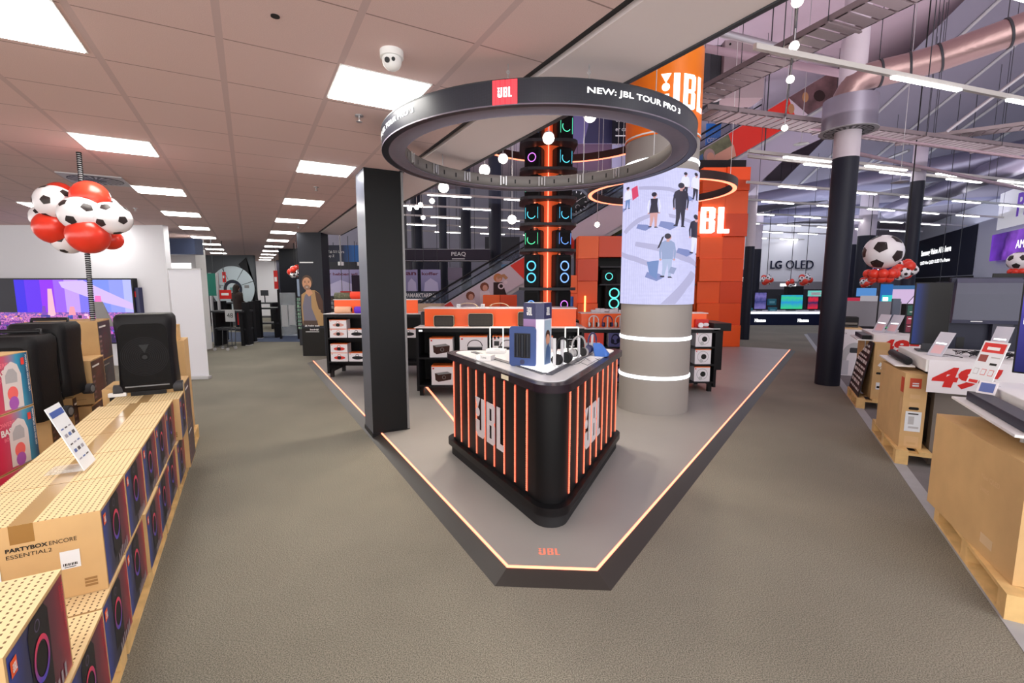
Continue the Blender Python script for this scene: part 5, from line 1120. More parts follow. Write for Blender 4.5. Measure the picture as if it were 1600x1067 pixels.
# televisions
def tv(loc, rz, w_, h_, scr_, lb, back=None, curved=False):
    t = thing('television', lb, 'television', loc, rz)
    MB().box((-w_ / 2, -.015, .06), (w_ / 2, .015, h_ + .06), black).build('housing', t, .004)
    if scr_: MB().fr(((0, -.016, .06), (1, 0, 0), (0, 0, 1)), -w_ / 2 + .012, .012, w_ / 2 - .012, h_ - .012, scr_, off=.001).build('screen', t)
    if back: MB().box((-w_ * .42, .015, .1), (w_ * .42, .06, h_ * .55), back).build('back_cover', t, .01)
    MB().box((-w_ * .3, -.1, 0), (w_ * .3, .1, .012), dgrey).box((-.05, -.02, .012), (.05, .02, .08), dgrey).build('stand', t); return t
def at(px, py, z): return P(px, py, z)
dscr = gmat('dark_blue_screen', 'X', -.15, .15, [(0, S(16, 60, 150)), (.25, S(14, 30, 80)), (.4, S(8, 9, 18)), (1, S(6, 6, 12))], .35, emit=.6)
q = RW(6.4, 1.50, 1.055); tv(q, -.55, .30, .66, dscr, 'dark television with a blue lit left side on the second table')
t = thing('television', 'back of a big grey television with a rounded top cover at the right', 'television', RW(6.95, 2.08, .75), -.38)
bk = mat('tv_back_grey', S(62, 64, 84), .45, bump=.1, bscale=200); bk2 = mat('tv_back_dark', S(40, 42, 58), .5)
MB().box((-.32, 0, .0), (.32, .05, 1.08), bk2).build('panel', t, .01)
MB().loft([[(x, -.02 - dp, z) for x, dp in ((-.40, 0), (.40, 0))] + [(.40, .03, z), (-.40, .03, z)] for z, dp in ()], bk) if False else MB().loft([[(-w_, -dp, z), (w_, -dp, z), (w_, .02, z), (-w_, .02, z)] for z, w_, dp in ((.58, .31, .07), (.62, .31, .09), (.9, .30, .08), (1.02, .285, .05), (1.07, .27, .0))], bk, smooth=False).build('rounded_cover', t)
MB().box((.05, -.06, .0), (.22, 0, .58), mat('tv_spine', S(48, 48, 62), .4)).build('spine', t); MB().box((-.22, -.004, .30), (-.15, 0, .42), black).build('socket', t); MB().box((-.15, -.085, .60), (-.05, -.08, .612), mat('logo_silver', (.5, .5, .52), .3)).build('badge', t)
MB().box((-.1, -.2, -.75), (.1, .2, 0), dgrey).build('pedestal', t)
pscr = gmat('violet_screen', 'Z', .1, .9, [(0, S(20, 24, 96)), (.5, S(50, 40, 150)), (.8, S(110, 90, 230)), (1, S(60, 50, 190))], .2, emit=.9)
q = D(1583, 594, 3.55); t = tv((q.x + .17, q.y - .28, q.z), -1.05, .68, .74, pscr, 'television with a violet and blue screen with red tags at the right edge')
Fr = ((0, -.0175, .06), (1, 0, 0), (0, 0, 1)); MB().fr(Fr, -.22, .25, -.02, .62, mat('screen_blue', (.02, .02, .02), .3, emit=1, ecol=S(150, 185, 240)), off=.002).fr(Fr, -.25, .2, -.17, .42, mat('screen_red', (.02, .02, .02), .3, emit=1, ecol=S(214, 40, 60)), off=.004).text(Fr, 'Ev', -.31, .38, .05, glow, off=.003).fr(Fr, -.23, .24, -.19, .30, glow, off=.005).fr(Fr, -.23, .34, -.19, .39, glow, off=.005).build('screen_graphics', t)
dk_tv = [(1445, 6.9, 'x')]
for px, pyt, pyb, Y, w_, lb in ((1592, 432, 520, 8.5, .9, 'dark television back far right behind the grey one'),):
    q = D(px, pyb, Y); tv((q.x, q.y, q.z), -.5, w_, (D(px, pyt, Y).z - q.z), None, lb, back=dgrey)
# price boards on the tables
def vcard(loc, w_, h_, rz, tilt, lb, body, hdr=redm, clear=False):
    t = thing('price_card', lb, 'sign', loc, rz); tl = math.radians(tilt); Fr = ((0, 0, 0), (1, 0, 0), (0, math.sin(tl), math.cos(tl)))
    MB().fr(Fr, 0, 0, w_, h_, body, off=0, depth=.005).build('card', t)
    if not clear:
        MB().fr(Fr, .01, h_ * .74, w_ - .01, h_ * .96, hdr, off=.006).fr(Fr, w_ * .25, h_ * .80, w_ * .75, h_ * .87, txtw, off=.0075).fr(Fr, w_ * .08, h_ * .52, w_ * .42, h_ * .68, mat('photo_brown', S(140, 60, 54), .5), off=.006).fr(Fr, w_ * .55, h_ * .62, w_ * .9, h_ * .65, lgrey, off=.006).fr(Fr, w_ * .6, h_ * .46, w_ * .88, h_ * .51, txtk, off=.006).fr(Fr, w_ * .08, h_ * .02, w_ * .45, h_ * .09, redm, off=.006).fr(Fr, w_ * .5, h_ * .02, w_ * .92, h_ * .09, mat('photo_brown'), off=.006).build('print', t)
        m_ = MB()
        for k in range(3): m_.fr(Fr, w_ * (.1 + .3 * k), h_ * .22, w_ * (.3 + .3 * k), h_ * .36, [lgrey, mat('frame_red', S(210, 120, 120), .5), mat('frame_red')][k], off=.006).fr(Fr, w_ * (.12 + .3 * k), h_ * .235, w_ * (.28 + .3 * k), h_ * .345, body, off=.0075)
        m_.build('price_box', t)
    else: MB().fr(Fr, w_ * .15, h_ * .1, w_ * .85, h_ * .45, mat('faint_pink', S(220, 180, 186), .4), off=.006).fr(Fr, w_ * .15, h_ * .5, w_ * .85, h_ * .55, glow, off=.006).build('print', t)
    MB().box((.0, 0, 0), (w_, .08, .003), glass).build('foot', t)
vcard(P(1510, 597, 1.052), .16, .32, -1.50, 20, 'red headed white price board standing on the nearest table', labw)
sc_ = mat('blue_card', S(84, 100, 160), .4)
t = thing('device_card', 'small white framed card with blue print leaning on the soundbar', 'sign', RW(4.30, 1.29, 1.012), -1.2); fl = ((0, 0, 0), (1, 0, 0), (0, .4, .9)); MB().fr(fl, 0, 0, .10, .09, paperw, off=0, depth=.004).build('card', t); MB().fr(fl, .012, .012, .088, .078, sc_, off=.006).build('print', t)
acr = mat('acrylic_card', S(196, 198, 210), .2)
vcard(RW(6.05, 1.42, 1.052), .14, .27, -1.4, 32, 'narrow clear card holder leaning on the second table', acr, clear=True)
vcard(RW(8.65, 1.38, 1.052), .15, .30, -1.3, 30, 'left clear card holder on the farther table', acr, clear=True); vcard(RW(8.6, 1.52, 1.052), .15, .30, -1.3, 30, 'right clear card holder on the farther table', acr, clear=True)
vcard(RW(6.55, 2.0, 1.052), .14, .30, -1.3, 26, 'clear card holder behind the tangled cables', acr, clear=True)
# demo box with green and red print, and grey device beside
q = P(1412, 520, 1.055); t = thing('demo_pack', 'boxed device with green top and dark red print on the farther table', 'box', q, -.1)
MB().box((0, 0, 0), (.30, .1, .42), mat('pack_dark', S(34, 38, 40), .4)).build('carton', t); Fr = ((0, 0, 0), (1, 0, 0), (0, 0, 1)); MB().fr(Fr, .02, .26, .28, .40, mat('pack_green', S(30, 84, 70), .4)).fr(Fr, .02, .13, .28, .24, mat('pack_red', S(140, 34, 60), .4)).fr(Fr, .02, .01, .28, .12, mat('pack_red2', S(110, 26, 50), .4)).fr(Fr, .05, .30, .25, .31, txtw, off=.003).fr(Fr, .04, .2, .15, .215, txtw, off=.003).fr(Fr, .04, .09, .2, .10, txtw, off=.003).build('print', t)
q = P(1398, 515, 1.055); t = thing('grey_device', 'slim grey upright device left of the boxed demo pack', 'device', q, -.1); MB().box((0, .1, 0), (.12, .14, .48), mat('device_slate', S(84, 92, 108), .4)).build('body', t, .01); MB().cyl((.06, .12, 0), (.06, .12, .02), .07, dgrey, n=16).build('base', t)
# projector box and projector
s0, m0 = 10.9, 1.14
t = thing('projector_cabinet', 'white fronted projector cabinet with pale wooden side by the right aisle', 'cabinet', RW(s0, m0, 0), -aR)
MB().box((0, .02, 0), (.45, .6, .93), mat('light_wood', S(214, 180, 132), .6)).build('body', t); Fr = ((0, .0, 0), (1, 0, 0), (0, 0, 1))
m_ = MB().box((0, 0, 0), (.52, .02, .90), paperw); m_.build('front_panel', t)
m_ = MB().text(Fr, 'JMGO', .06, .80, .035, txtk, width=.15).fc(Fr, .36, .30, .22, lgrey, off=.001, ri=.12, a0=30, a1=180, ry=.35).fp(Fr, [(x + .35, z + .5) for x, z in rrect(.14, .10, .02, 3)], dgrey, off=.003).fr(Fr, .08, .02, .28, .30, mat('pale_print', S(190, 190, 200), .5), off=.003); m_.build('print', t)
t = thing('projector', 'black projector on top of the projector cabinet', 'projector', RW(s0 + .12, m0 + .27, .935), -aR); MB().box((-.13, 0, .03), (.13, .2, .20), blackm).build('body', t, .02); MB().box((-.11, -.006, .05), (.11, 0, .09), mat('lens_grey', S(120, 116, 110), .3)).build('lens_panel', t); MB().box((-.13, .02, 0), (.13, .18, .03), dgrey).build('base', t)
t = thing('grey_backboard', 'grey backboard behind the projector', 'board', RW(s0 + .55, m0 + .0, .93), -aR); MB().box((0, 0, 0), (1.1, .03, .5), mat('backboard_grey', S(128, 126, 136), .6)).build('board', t, .01); MB().box((.1, .03, 0), (.16, .2, .02), dgrey).build('foot', t)
t = thing('white_cabinet', 'white box with faint red writing farther along the right aisle', 'cabinet', RW(13.0, 1.15, 0), -aR); MB().box((0, 0, 0), (.4, .9, .88), paperw).build('body', t); MB().text(((-.001, .8, 0), (0, -1, 0), (0, 0, 1)), 'DEAL', .1, .3, .1, mat('pale_red', S(220, 120, 110), .5), width=.5).build('print', t)
t = thing('patterned_panel', 'dark panel with white swirls against the dark column', 'panel', RW(12.2, 1.17, .9), -aR); MB().box((0, 0, 0), (.03, .8, .55), black).build('panel', t); m_ = MB(); rnd = random.Random(2)
for k in range(14): m_.fc(((0, .8, 0), (0, -1, 0), (0, 0, 1)), rnd.uniform(.1, .7), rnd.uniform(.08, .47), .06, txtw, off=.002 + k * .0002, ri=.045, a0=rnd.uniform(0, 300), a1=rnd.uniform(300, 500), n=10)
m_.build('pattern', t); MB().box((0, 0, -.9), (.03, .8, 0), white).build('foot_panel', t)
# ================================================================ BACKGROUND
def poster(px0, py0, px1, py1, Y, m_, lb, nm='poster', cat='poster', thick=.03, drawf=None, skewy=0):
    a = D(px0, py1, Y); b = D(px1, py0, Y); t = thing(nm, lb, cat, a)
    W_, H_ = b.x - a.x, b.z - a.z
    MB().box((0, 0, 0), (W_, thick, H_), m_).build('board', t)
    if drawf:
        q = MB(); drawf(q, ((0, 0, 0), (1, 0, 0), (0, 0, 1)), W_, H_); q.build('print', t)
    if nm in ('product_rack', 'shelf_wall', 'display_block', 'service_counter', 'machine', 'rack_label') or a.z < .9:
        if a.z > .02: MB().box((.02, .01, -a.z), (W_ - .02, thick, 0), dgrey).build('plinth', t)
    elif nm not in ('lit_screen', 'hanging_sign') or nm == 'hanging_sign':
        for x in (W_ * .15, W_ * .85): MB().cyl((x, thick / 2, H_), (x, thick / 2, (7.9 if px0 > 590 or Y > 16 else 3.0) - a.z if (7.9 if px0 > 590 or Y > 16 else 3.0) - a.z > H_ else H_ + .01), .008, dgrey, n=5).build('suspension_rod', t)
    return t
# escalator side with a long poster, rising to the right behind the tower
EY = 13.9
def ep(px, py, Y=EY): q = D(px, py, Y); return (q.x, q.z)
FE = ((0, EY, 0), (1, 0, 0), (0, 0, 1))
es = thing('escalator', 'escalator rising right behind the speaker tower with a long picture poster', 'escalator', (0, 0, 0))
def band_pts(xa, xb, ta, tb, yo=0): return [ep(xa, ta), ep(xb, tb)]
def yt(x): return 483 - .603 * (x - 681)
def yb(x): return 523 - .592 * (x - 686)
MB().fp(FE, [ep(650, yb(650)), ep(1400, yb(1400)), ep(1400, yt(1400)), ep(650, yt(650))], mat('escalator_white', S(206, 200, 212), .5), off=0, depth=.5).build('side_panel', es, loc=(0, .6, 0))
MB().fp(FE, [ep(1060, yb(1060) + 3), ep(1410, yb(1410) + 3), ep(1410, yb(1410) + 62), ep(1240, 237), ep(1165, 308), ep(1060, 330)], mat('escalator_underside', S(176, 170, 190), .7), off=0, depth=.8).build('underside', es, loc=(0, .9, 0))
MB().fp(FE, [ep(700, yb(700) - 1), ep(1400, yb(1400) - 1), ep(1400, yb(1400) + 4), ep(700, yb(700) + 4)], lgrey, off=.02, depth=.05).build('lower_trim', es, loc=(0, .1, 0))
redp_ = mat('poster_red2', S(222, 44, 28), .5); m_ = MB()
def seg(x0, x1, m2, o=.004): m_.fp(FE, [ep(x0, yb(x0) - 3), ep(x1, yb(x1) - 3), ep(x1, yt(x1) + 2), ep(x0, yt(x0) + 2)], m2, off=o)
seg(665, 1395, mat('poster_pale', S(204, 190, 202), .5)); m_.fp(FE, [ep(680, yb(680) - 4), ep(722, yb(722) - 4), ep(704, yt(704) + 2), ep(684, yt(684) + 2)], redp_, off=.008)
m_.fp(FE, [ep(797, yt(797) + 2), ep(830, yt(830) + 2), ep(830, yb(830) - 3), ep(822, yb(822) - 3)], redp_, off=.008)
m_.fp(FE, [ep(872, yb(872) - 3), ep(905, yb(905) - 3), ep(888, yt(888) + 2), ep(868, yt(868) + 2)], redp_, off=.008)
m_.fp(FE, [ep(1150, yb(1150) - 3), ep(1245, yb(1245) - 3), ep(1232, yt(1232) + 2), ep(1138, yt(1138) + 2)], redp_, off=.008)
m_.fp(FE, [ep(1085, yb(1085) - 3), ep(1150, yb(1150) - 3), ep(1138, yt(1138) + 2), ep(1085, yt(1085) + 2)], mat('poster_foliage', S(104, 108, 80), .6, vary=.5, vscale=3), off=.006)
m_.fp(FE, [ep(1262, yb(1262) - 3), ep(1330, yb(1330) - 3), ep(1320, yt(1320) + 2), ep(1232, yt(1232) + 2)], mat('poster_brown', S(110, 80, 84), .6, vary=.5, vscale=2.5), off=.006)
m_.fp(FE, [ep(1082, yb(1082) - 3), ep(1100, yb(1100) - 3), ep(1098, 240), ep(1085, 250)], mat('poster_blue', S(60, 100, 150), .5), off=.009)
def mark(cx, cy, rx_, ry_, m2, o): m_.fp(FE, [ep(cx + rx_ * math.cos(2 * PI * k / 12), cy + ry_ * math.sin(2 * PI * k / 12)) for k in range(12)], m2, off=o)
hairm = mat('poster_hair', S(120, 62, 40), .6); skin_ = mat('poster_skin', S(206, 150, 128), .6); shirt = mat('poster_shirt', S(222, 206, 214), .6); blk_ = mat('poster_dark', S(52, 38, 38), .6); tan_ = mat('poster_tan', S(176, 128, 88), .6)
for (x, y, hm, sm) in ((735, 462, hairm, shirt), (757, 448, hairm, shirt), (778, 434, mat('poster_fair', S(190, 120, 66), .6), blk_)):
    m_.fp(FE, [ep(x - 7, y + 7), ep(x + 7, y + 7), ep(x + 14, y + 28), ep(x - 7, y + 30)], sm, off=.012); mark(x, y, 7, 7, hm, .014); mark(x + 1, y + 2, 4, 5, skin_, .016)
m_.fp(FE, [ep(748, 490), ep(775, 478), ep(782, 484), ep(752, 492)], blk_, off=.013); mark(783, 447, 5, 5, shirt, .017); mark(783, 447, 3, 3, blk_, .019); mark(790, 441, 3, 3, shirt, .018)
m_.fp(FE, [ep(776, 431), ep(788, 428), ep(794, 434), ep(790, 437), ep(786, 433), ep(778, 436)], tan_, off=.018)
m_.fp(FE, [ep(1103, 250), ep(1146, 226), ep(1150, 244), ep(1112, 262)], skin_, off=.012); mark(1108, 243, 9, 11, mat('poster_grey_hair', S(170, 140, 136), .6), .014); mark(1110, 246, 6, 8, skin_, .016)
mark(1236, 170, 5, 8, tan_, .012); mark(1258, 152, 5, 8, tan_, .012); mark(1280, 150, 9, 9, blk_, .013)
m_.build('picture_poster', es)
for off_, r_ in ((0, .035), (14, .02), (24, .03)):
    MB().path([(ep(640, 506 - off_)[0], EY + .35, ep(640, 506 - off_)[1]), (ep(1200, yt(1200) - off_)[0], EY + .35, ep(1200, yt(1200) - off_)[1])], r_, black, 6).build('handrail', es)
MB().fp(FE, [ep(640, 506), ep(1200, yt(1200)), ep(1200, yt(1200) - 20), ep(640, 488)], mat('balustrade_glass', S(120, 140, 170), .1, alpha=.25), off=0).build('balustrade_glass', es, loc=(0, .36, 0))
# second escalator side with a wrist watch poster
def watch(q, Fr, W_, H_):
    cx, cy = W_ * .30, H_ * .46; k_ = .42
    q.fp(Fr, [(W_ * .0, H_ * .92), (W_ * .28, H_ * .98), (W_ * .98, H_ * .30), (W_ * .8, H_ * .05), (W_ * .45, H_ * .0)], mat('watch_strap', S(52, 52, 62), .5), off=.003)
    q.fc(Fr, cx, cy, .42, mat('watch_rim', S(84, 86, 96), .3), off=.006, n=36).fc(Fr, cx, cy, .34, mat('watch_face', S(12, 14, 24), .3), off=.009, n=36)
    for k in range(12):
        a = k * PI / 6; c_, s2 = math.cos(a), math.sin(a); q.fp(Fr, [(cx + c_ * .26 - s2 * .011, cy + s2 * .26 + c_ * .011), (cx + c_ * .26 + s2 * .011, cy + s2 * .26 - c_ * .011), (cx + c_ * .32 + s2 * .011, cy + s2 * .32 - c_ * .011), (cx + c_ * .32 - s2 * .011, cy + s2 * .32 + c_ * .011)], txtw, off=.012)
    for a, l in ((2.1, .2), (.6, .27)): q.fp(Fr, [(cx - math.sin(a) * .015, cy + math.cos(a) * .015), (cx + math.sin(a) * .015, cy - math.cos(a) * .015), (cx + math.cos(a) * l, cy + math.sin(a) * l)], txtw, off=.014)
    q.fc(Fr, cx - .12, cy, .07, lgrey, off=.013, ri=.055).fc(Fr, cx + .05, cy - .15, .07, lgrey, off=.013, ri=.055)
    q.fc(Fr, W_ * .68, H_ * .8, .30, mat('watch_face'), off=.008, ry=.25)
poster(862, 272, 990, 352, 14.7, mat('billboard_dark', S(30, 28, 40), .5), 'dark billboard with a large wrist watch behind the tower', drawf=watch)
def land(q, Fr, W_, H_):
    q.fp(Fr, [(0, 0), (W_, 0), (W_, H_ * .9), (W_ * .6, H_ * .55), (0, H_ * .35)], mat('foliage_print', S(96, 104, 60), .6, vary=.5, vscale=3), off=.003).fp(Fr, [(W_ * .3, 0), (W_ * .75, 0), (W_ * .78, H_ * .4), (W_ * .5, H_ * .62), (W_ * .32, H_ * .4)], blk_, off=.006).fp(Fr, [(W_ * .72, 0), (W_, .1), (W_, H_ * .42)], mat('poster_blue'), off=.007)
poster(886, 343, 982, 372, 14.9, mat('sky_print', S(176, 172, 196), .6), 'outdoor picture poster under the watch billboard, behind the tower', drawf=land)
poster(888, 225, 956, 266, 15.0, mat('mauve_panel', S(112, 84, 108), .6), 'plain mauve panel above the watch billboard')
poster(888, 165, 958, 224, 14.8, mat('lilac_panel', S(100, 92, 140), .6), 'dark lilac panel high behind the ring screen', drawf=lambda q, Fr, W_, H_: q.fp(Fr, [(W_ * .35, 0), (W_, 0), (W_, H_), (W_ * .55, H_)], mat('night_panel', S(44, 42, 76), .6), off=.004))
poster(956, 150, 1000, 224, 14.4, mat('text_panel', S(14, 14, 26), .5), 'black panel with white writing left of the orange band', drawf=lambda q, Fr, W_, H_: q.text(Fr, 'l schermen', .1, H_ * .58, .12, txtw, width=W_ * .9).text(Fr, 'ect buldcar', .1, H_ * .46, .12, txtw, width=W_ * .9).text(Fr, 'er dan ooit', .1, H_ * .26, .12, txtw, width=W_ * .9).fr(Fr, .1, .2, W_ - .1, .23, txtw))
poster(956, 226, 1000, 262, 14.9, mat('pale_lilac', S(176, 172, 204), .6), 'pale lilac panel below the black text panel')
poster(1102, 193, 1127, 236, 14.6, mat('cyan_panel', S(30, 120, 210), .5), 'bright blue panel with white letters right of the orange band', drawf=lambda q, Fr, W_, H_: q.text(Fr, 'CEBIN', W_ * .1, H_ * .3, .14, txtw, width=W_ * .8))
bb = thing('football', 'inflated football hanging beside the orange column band', 'football balloon', D(1118, 143, 8.6)); balloon((0, 0, 0), .17, 1, bb, .9, long=1, size=.36)
MB().cyl((0, 0, .17), (0, 0, 7.9 - bb.location.z), .004, dgrey, n=5).build('string', bb)
poster(1325, 143, 1384, 166, 13.5, mat('red_white_panel', S(226, 50, 30), .5), 'red and white panel behind the foil duct', drawf=lambda q, Fr, W_, H_: q.fp(Fr, [(0, 0), (W_, 0), (W_, H_ * .35), (W_ * .2, H_ * .4)], txtw, off=.003))
# shop-in-shop fascia with letters, posters and racks behind the middle gondola
poster(600, 389, 766, 408, 15.8, mat('fascia_dark', S(44, 38, 52), .5), 'dark fascia beam with thin white letters left of the escalator', nm='sign_fascia', cat='sign', thick=.4, drawf=lambda q, Fr, W_, H_: (q.text(Fr, 'PEAQ', W_ * .635, H_ * .38, .15, txtw, width=.48, off=.004), q.fr(Fr, W_ * .64, H_ * .16, W_ * .76, H_ * .22, txtw), q.fr(Fr, 0, H_ * .97, W_, H_, lgrey), q.fr(Fr, 0, 0, W_, H_ * .05, lgrey)))
poster(600, 300, 634, 388, 17.9, dgrey, 'dark panel beside the square column above the fascia')
lav = gmat('lavender_print', 'Z', 0, 1.2, [(0, S(130, 128, 176)), (1, S(178, 170, 214))], .5)
def lavp(txt): return lambda q, Fr, W_, H_: q.text(Fr, txt, W_ * .05, H_ * .74, H_ * .14, mat('ink_maroon', S(104, 40, 72), .5), width=W_ * .85, bold=.03).fp(Fr, [(W_ * .15, 0), (W_ * .9, 0), (W_ * .85, H_ * .4), (W_ * .5, H_ * .6), (W_ * .2, H_ * .4)], mat('ink_lilac', S(196, 190, 224), .5), off=.003)
poster(658, 421, 688, 455, 15.4, lav, 'lavender picture poster, right one seen between square column and escalator', drawf=lavp('koffer')); poster(634, 421, 652, 455, 15.4, lav, 'narrow lavender poster just right of the square column', drawf=lavp('an'))
poster(700, 418, 722, 438, 16, mat('screen_mauve', S(120, 110, 132), .5), 'small mauve screen panel left of the escalator rail'); poster(758, 370, 812, 408, 18.4, dgrey, 'dark panel high behind the escalator rail')
poster(782, 413, 800, 424, 17, mat('cyan_small', S(70, 140, 190), .5), 'small blue screen behind the escalator handrail')
poster(634, 457, 686, 484, 15.0, mat('rack_back', S(66, 78, 94), .6), 'shelf wall with white shop lettering behind the middle gondola', nm='shelf_wall', cat='shelf', thick=.4, drawf=lambda q, Fr, W_, H_: (q.text(Fr, 'PAMARKTARENS', 0, H_ * .72, .13, txtw, width=W_ * .9, bold=.02), [q.fr(Fr, W_ * (.02 + .075 * i), H_ * (.1 + .2 * j), W_ * (.07 + .075 * i), H_ * (.22 + .2 * j), [mgrey, dgrey, lgrey, mat('goods_teal', S(60, 90, 104), .6)][(i * 3 + j) % 4], off=.003) for i in range(12) for j in range(3)]))
poster(634, 475, 690, 492, 11.5, mat('beige_table', S(190, 164, 140), .6), 'beige display block just behind the middle gondola', nm='display_block', cat='display block', thick=.5, drawf=lambda q, Fr, W_, H_: q.fr(Fr, 0, 0, W_, H_ * .35, redm, off=.003))
# far left centre: blue sign, lavender poster, product racks
poster(498, 383, 568, 409, 14, gmat('blue_sign', 'X', 0, 1.4, [(0, S(18, 22, 34)), (.5, S(24, 34, 60)), (.8, S(30, 110, 190)), (1, S(20, 40, 80))], .5), 'dark blue sign with white letters behind the square column', nm='sign_fascia', cat='sign', drawf=lambda q, Fr, W_, H_: q.text(Fr, 'Galaxy Tab S11 Ultra', W_ * .02, H_ * .48, .10, txtw, width=W_ * .55).text(Fr, 'Galaxy Z', W_ * .1, H_ * .24, .09, txtw, width=W_ * .25))
poster(498, 409, 640, 421, 13.9, dgrey, 'dark beam below the dark blue sign', nm='beam', cat='beam', thick=.3)
poster(500, 421, 565, 462, 13.6, lav, 'lavender poster with dark red writing left of the square column', drawf=lavp('Hier hebben wij'))
def goods(n_, m2, pal):
    def f(q, Fr, W_, H_):
        r = random.Random(n_)
        for j in range(m2):
            q.fr(Fr, 0, H_ * j / m2, W_, H_ * (j + .08) / m2, lgrey, off=.012)
            for i in range(n_): q.fr(Fr, W_ * (i + .12) / n_, H_ * (j + .12) / m2, W_ * (i + .9) / n_, H_ * (j + r.uniform(.5, .9)) / m2, r.choice(pal), off=.006)
    return f
p1_ = [mat('goods_a', S(120, 112, 100), .6), mat('goods_b', S(60, 60, 66), .6), mat('goods_c', S(160, 160, 168), .6), mat('goods_d', S(90, 70, 60), .6)]
p2_ = [mat('goods_e', S(150, 160, 176), .5), mat('goods_f', S(190, 196, 206), .5), mat('goods_g', S(110, 124, 146), .5)]
poster(500, 464, 530, 500, 12.6, dgrey, 'rack of small packages behind the man poster column', nm='product_rack', cat='rack', thick=.4, drawf=goods(7, 6, p1_)); poster(528, 461, 552, 492, 12.4, mat('rack_pale', S(150, 156, 170), .6), 'pale blue rack of hanging goods behind the left gondola', nm='product_rack', cat='rack', thick=.4, drawf=goods(6, 4, p2_))
poster(532, 455, 549, 463, 12.2, redm, 'small red promotion sign above the pale blue rack', nm='hanging_sign', cat='sign', drawf=lambda q, Fr, W_, H_: q.fr(Fr, W_ * .1, H_ * .5, W_ * .6, H_ * .75, txtw))
poster(552, 430, 566, 500, 12.9, mat('dark_mauve', S(46, 36, 52), .6), 'dark tall panel just left of the square column')
poster(568 - 70, 466, 512, 474, 12.5, redm, 'small red label at the left end of the package rack', nm='rack_label', cat='sign')
# pillar with a man poster
pm = thing('advert_pillar', 'dark pillar with a large printed picture of a man in a tan jacket', 'pillar', (P(492, 556).x, P(492, 556).y, 0))
k = pm.location.y / F; MB().box((-.29, 0, 0), (.29, .45, 3.0), mat('pillar_dark', S(46, 48, 56), .5)).build('pillar', pm)
Fm = ((0, 0, 0), (1, 0, 0), (0, 0, 1)); kk = pm.location.y / math.cos(TH) / F
def mp(px, py): return ((px - 492) * kk * math.cos(TH), H + (445 - py) * kk)
m_ = MB()
def mf(pts, m2, o): m_.fp(Fm, [mp(*q) for q in pts], m2, off=o)
mf([(474, 555), (509, 555), (509, 512), (474, 512)], mat('poster_base', S(34, 32, 30), .5), .003)
mf([(476, 508), (508, 508), (509, 470), (504, 458), (497, 453), (486, 453), (476, 460), (475, 480)], mat('jacket_tan', S(178, 142, 96), .6), .004)
mf([(497, 454), (505, 459), (509, 470), (509, 490), (503, 486), (499, 470)], mat('jacket_brown', S(84, 56, 42), .6), .005)
mf([(478, 500), (477, 478), (481, 462), (486, 456), (491, 462), (491, 480), (498, 500)], mat('shirt_grey', S(116, 112, 128), .6), .006)
mf([(476, 508), (500, 508), (499, 500), (477, 500)], mat('trousers', S(80, 62, 54), .6), .007); mf([(499, 480), (505, 484), (503, 507), (499, 503)], mat('jacket_tan'), .0075)
def mo(cx, cy, a, b, m2, o): m_.fp(Fm, [mp(cx + a * math.cos(2 * PI * i / 16), cy + b * math.sin(2 * PI * i / 16)) for i in range(16)], m2, off=o)
mf([(484, 452), (491, 452), (494, 458), (488, 463), (483, 457)], mat('face_tone', S(206, 152, 116), .6), .008)
mo(486, 440, 8.5, 10, mat('hair_brown', S(84, 62, 48), .6), .009); mo(485.5, 443, 7, 9.5, mat('face_tone'), .010); mo(485.5, 449, 5, 4, mat('beard', S(150, 116, 96), .6), .0105); mo(485.5, 448.5, 2.0, .45, txtw, .0115)
for ex in (482.8, 488.6): mo(ex, 441, 1.1, .6, txtk, .0115); mf([(ex - 1.6, 439.6), (ex + 1.6, 439.6), (ex + 1.6, 438.9), (ex - 1.6, 438.9)], mat('hair_brown'), .0115)
mf([(485, 441), (486.2, 441), (486.8, 445), (484.6, 445)], mat('nose_tone', S(190, 134, 100), .6), .0112)
m_.text((tuple(Vector((mp(479, 510)[0], 0, mp(479, 510)[1]))), (1, 0, 0), (0, 0, 1)), 'Jij hebt een', 0, 0, .05, txtw, width=.36, off=.012, bold=.03).text((tuple(Vector((mp(487, 516)[0], 0, mp(487, 516)[1]))), (1, 0, 0), (0, 0, 1)), 'bedrijf.', 0, 0, .05, txtw, width=.22, off=.012, bold=.03)
mf([(480, 518), (501, 518), (501, 517), (480, 517)], txtw, .012)
mf([(476, 412), (497, 412), (497, 410), (476, 410)], txtw, .004)
m_.build('picture_poster', pm)
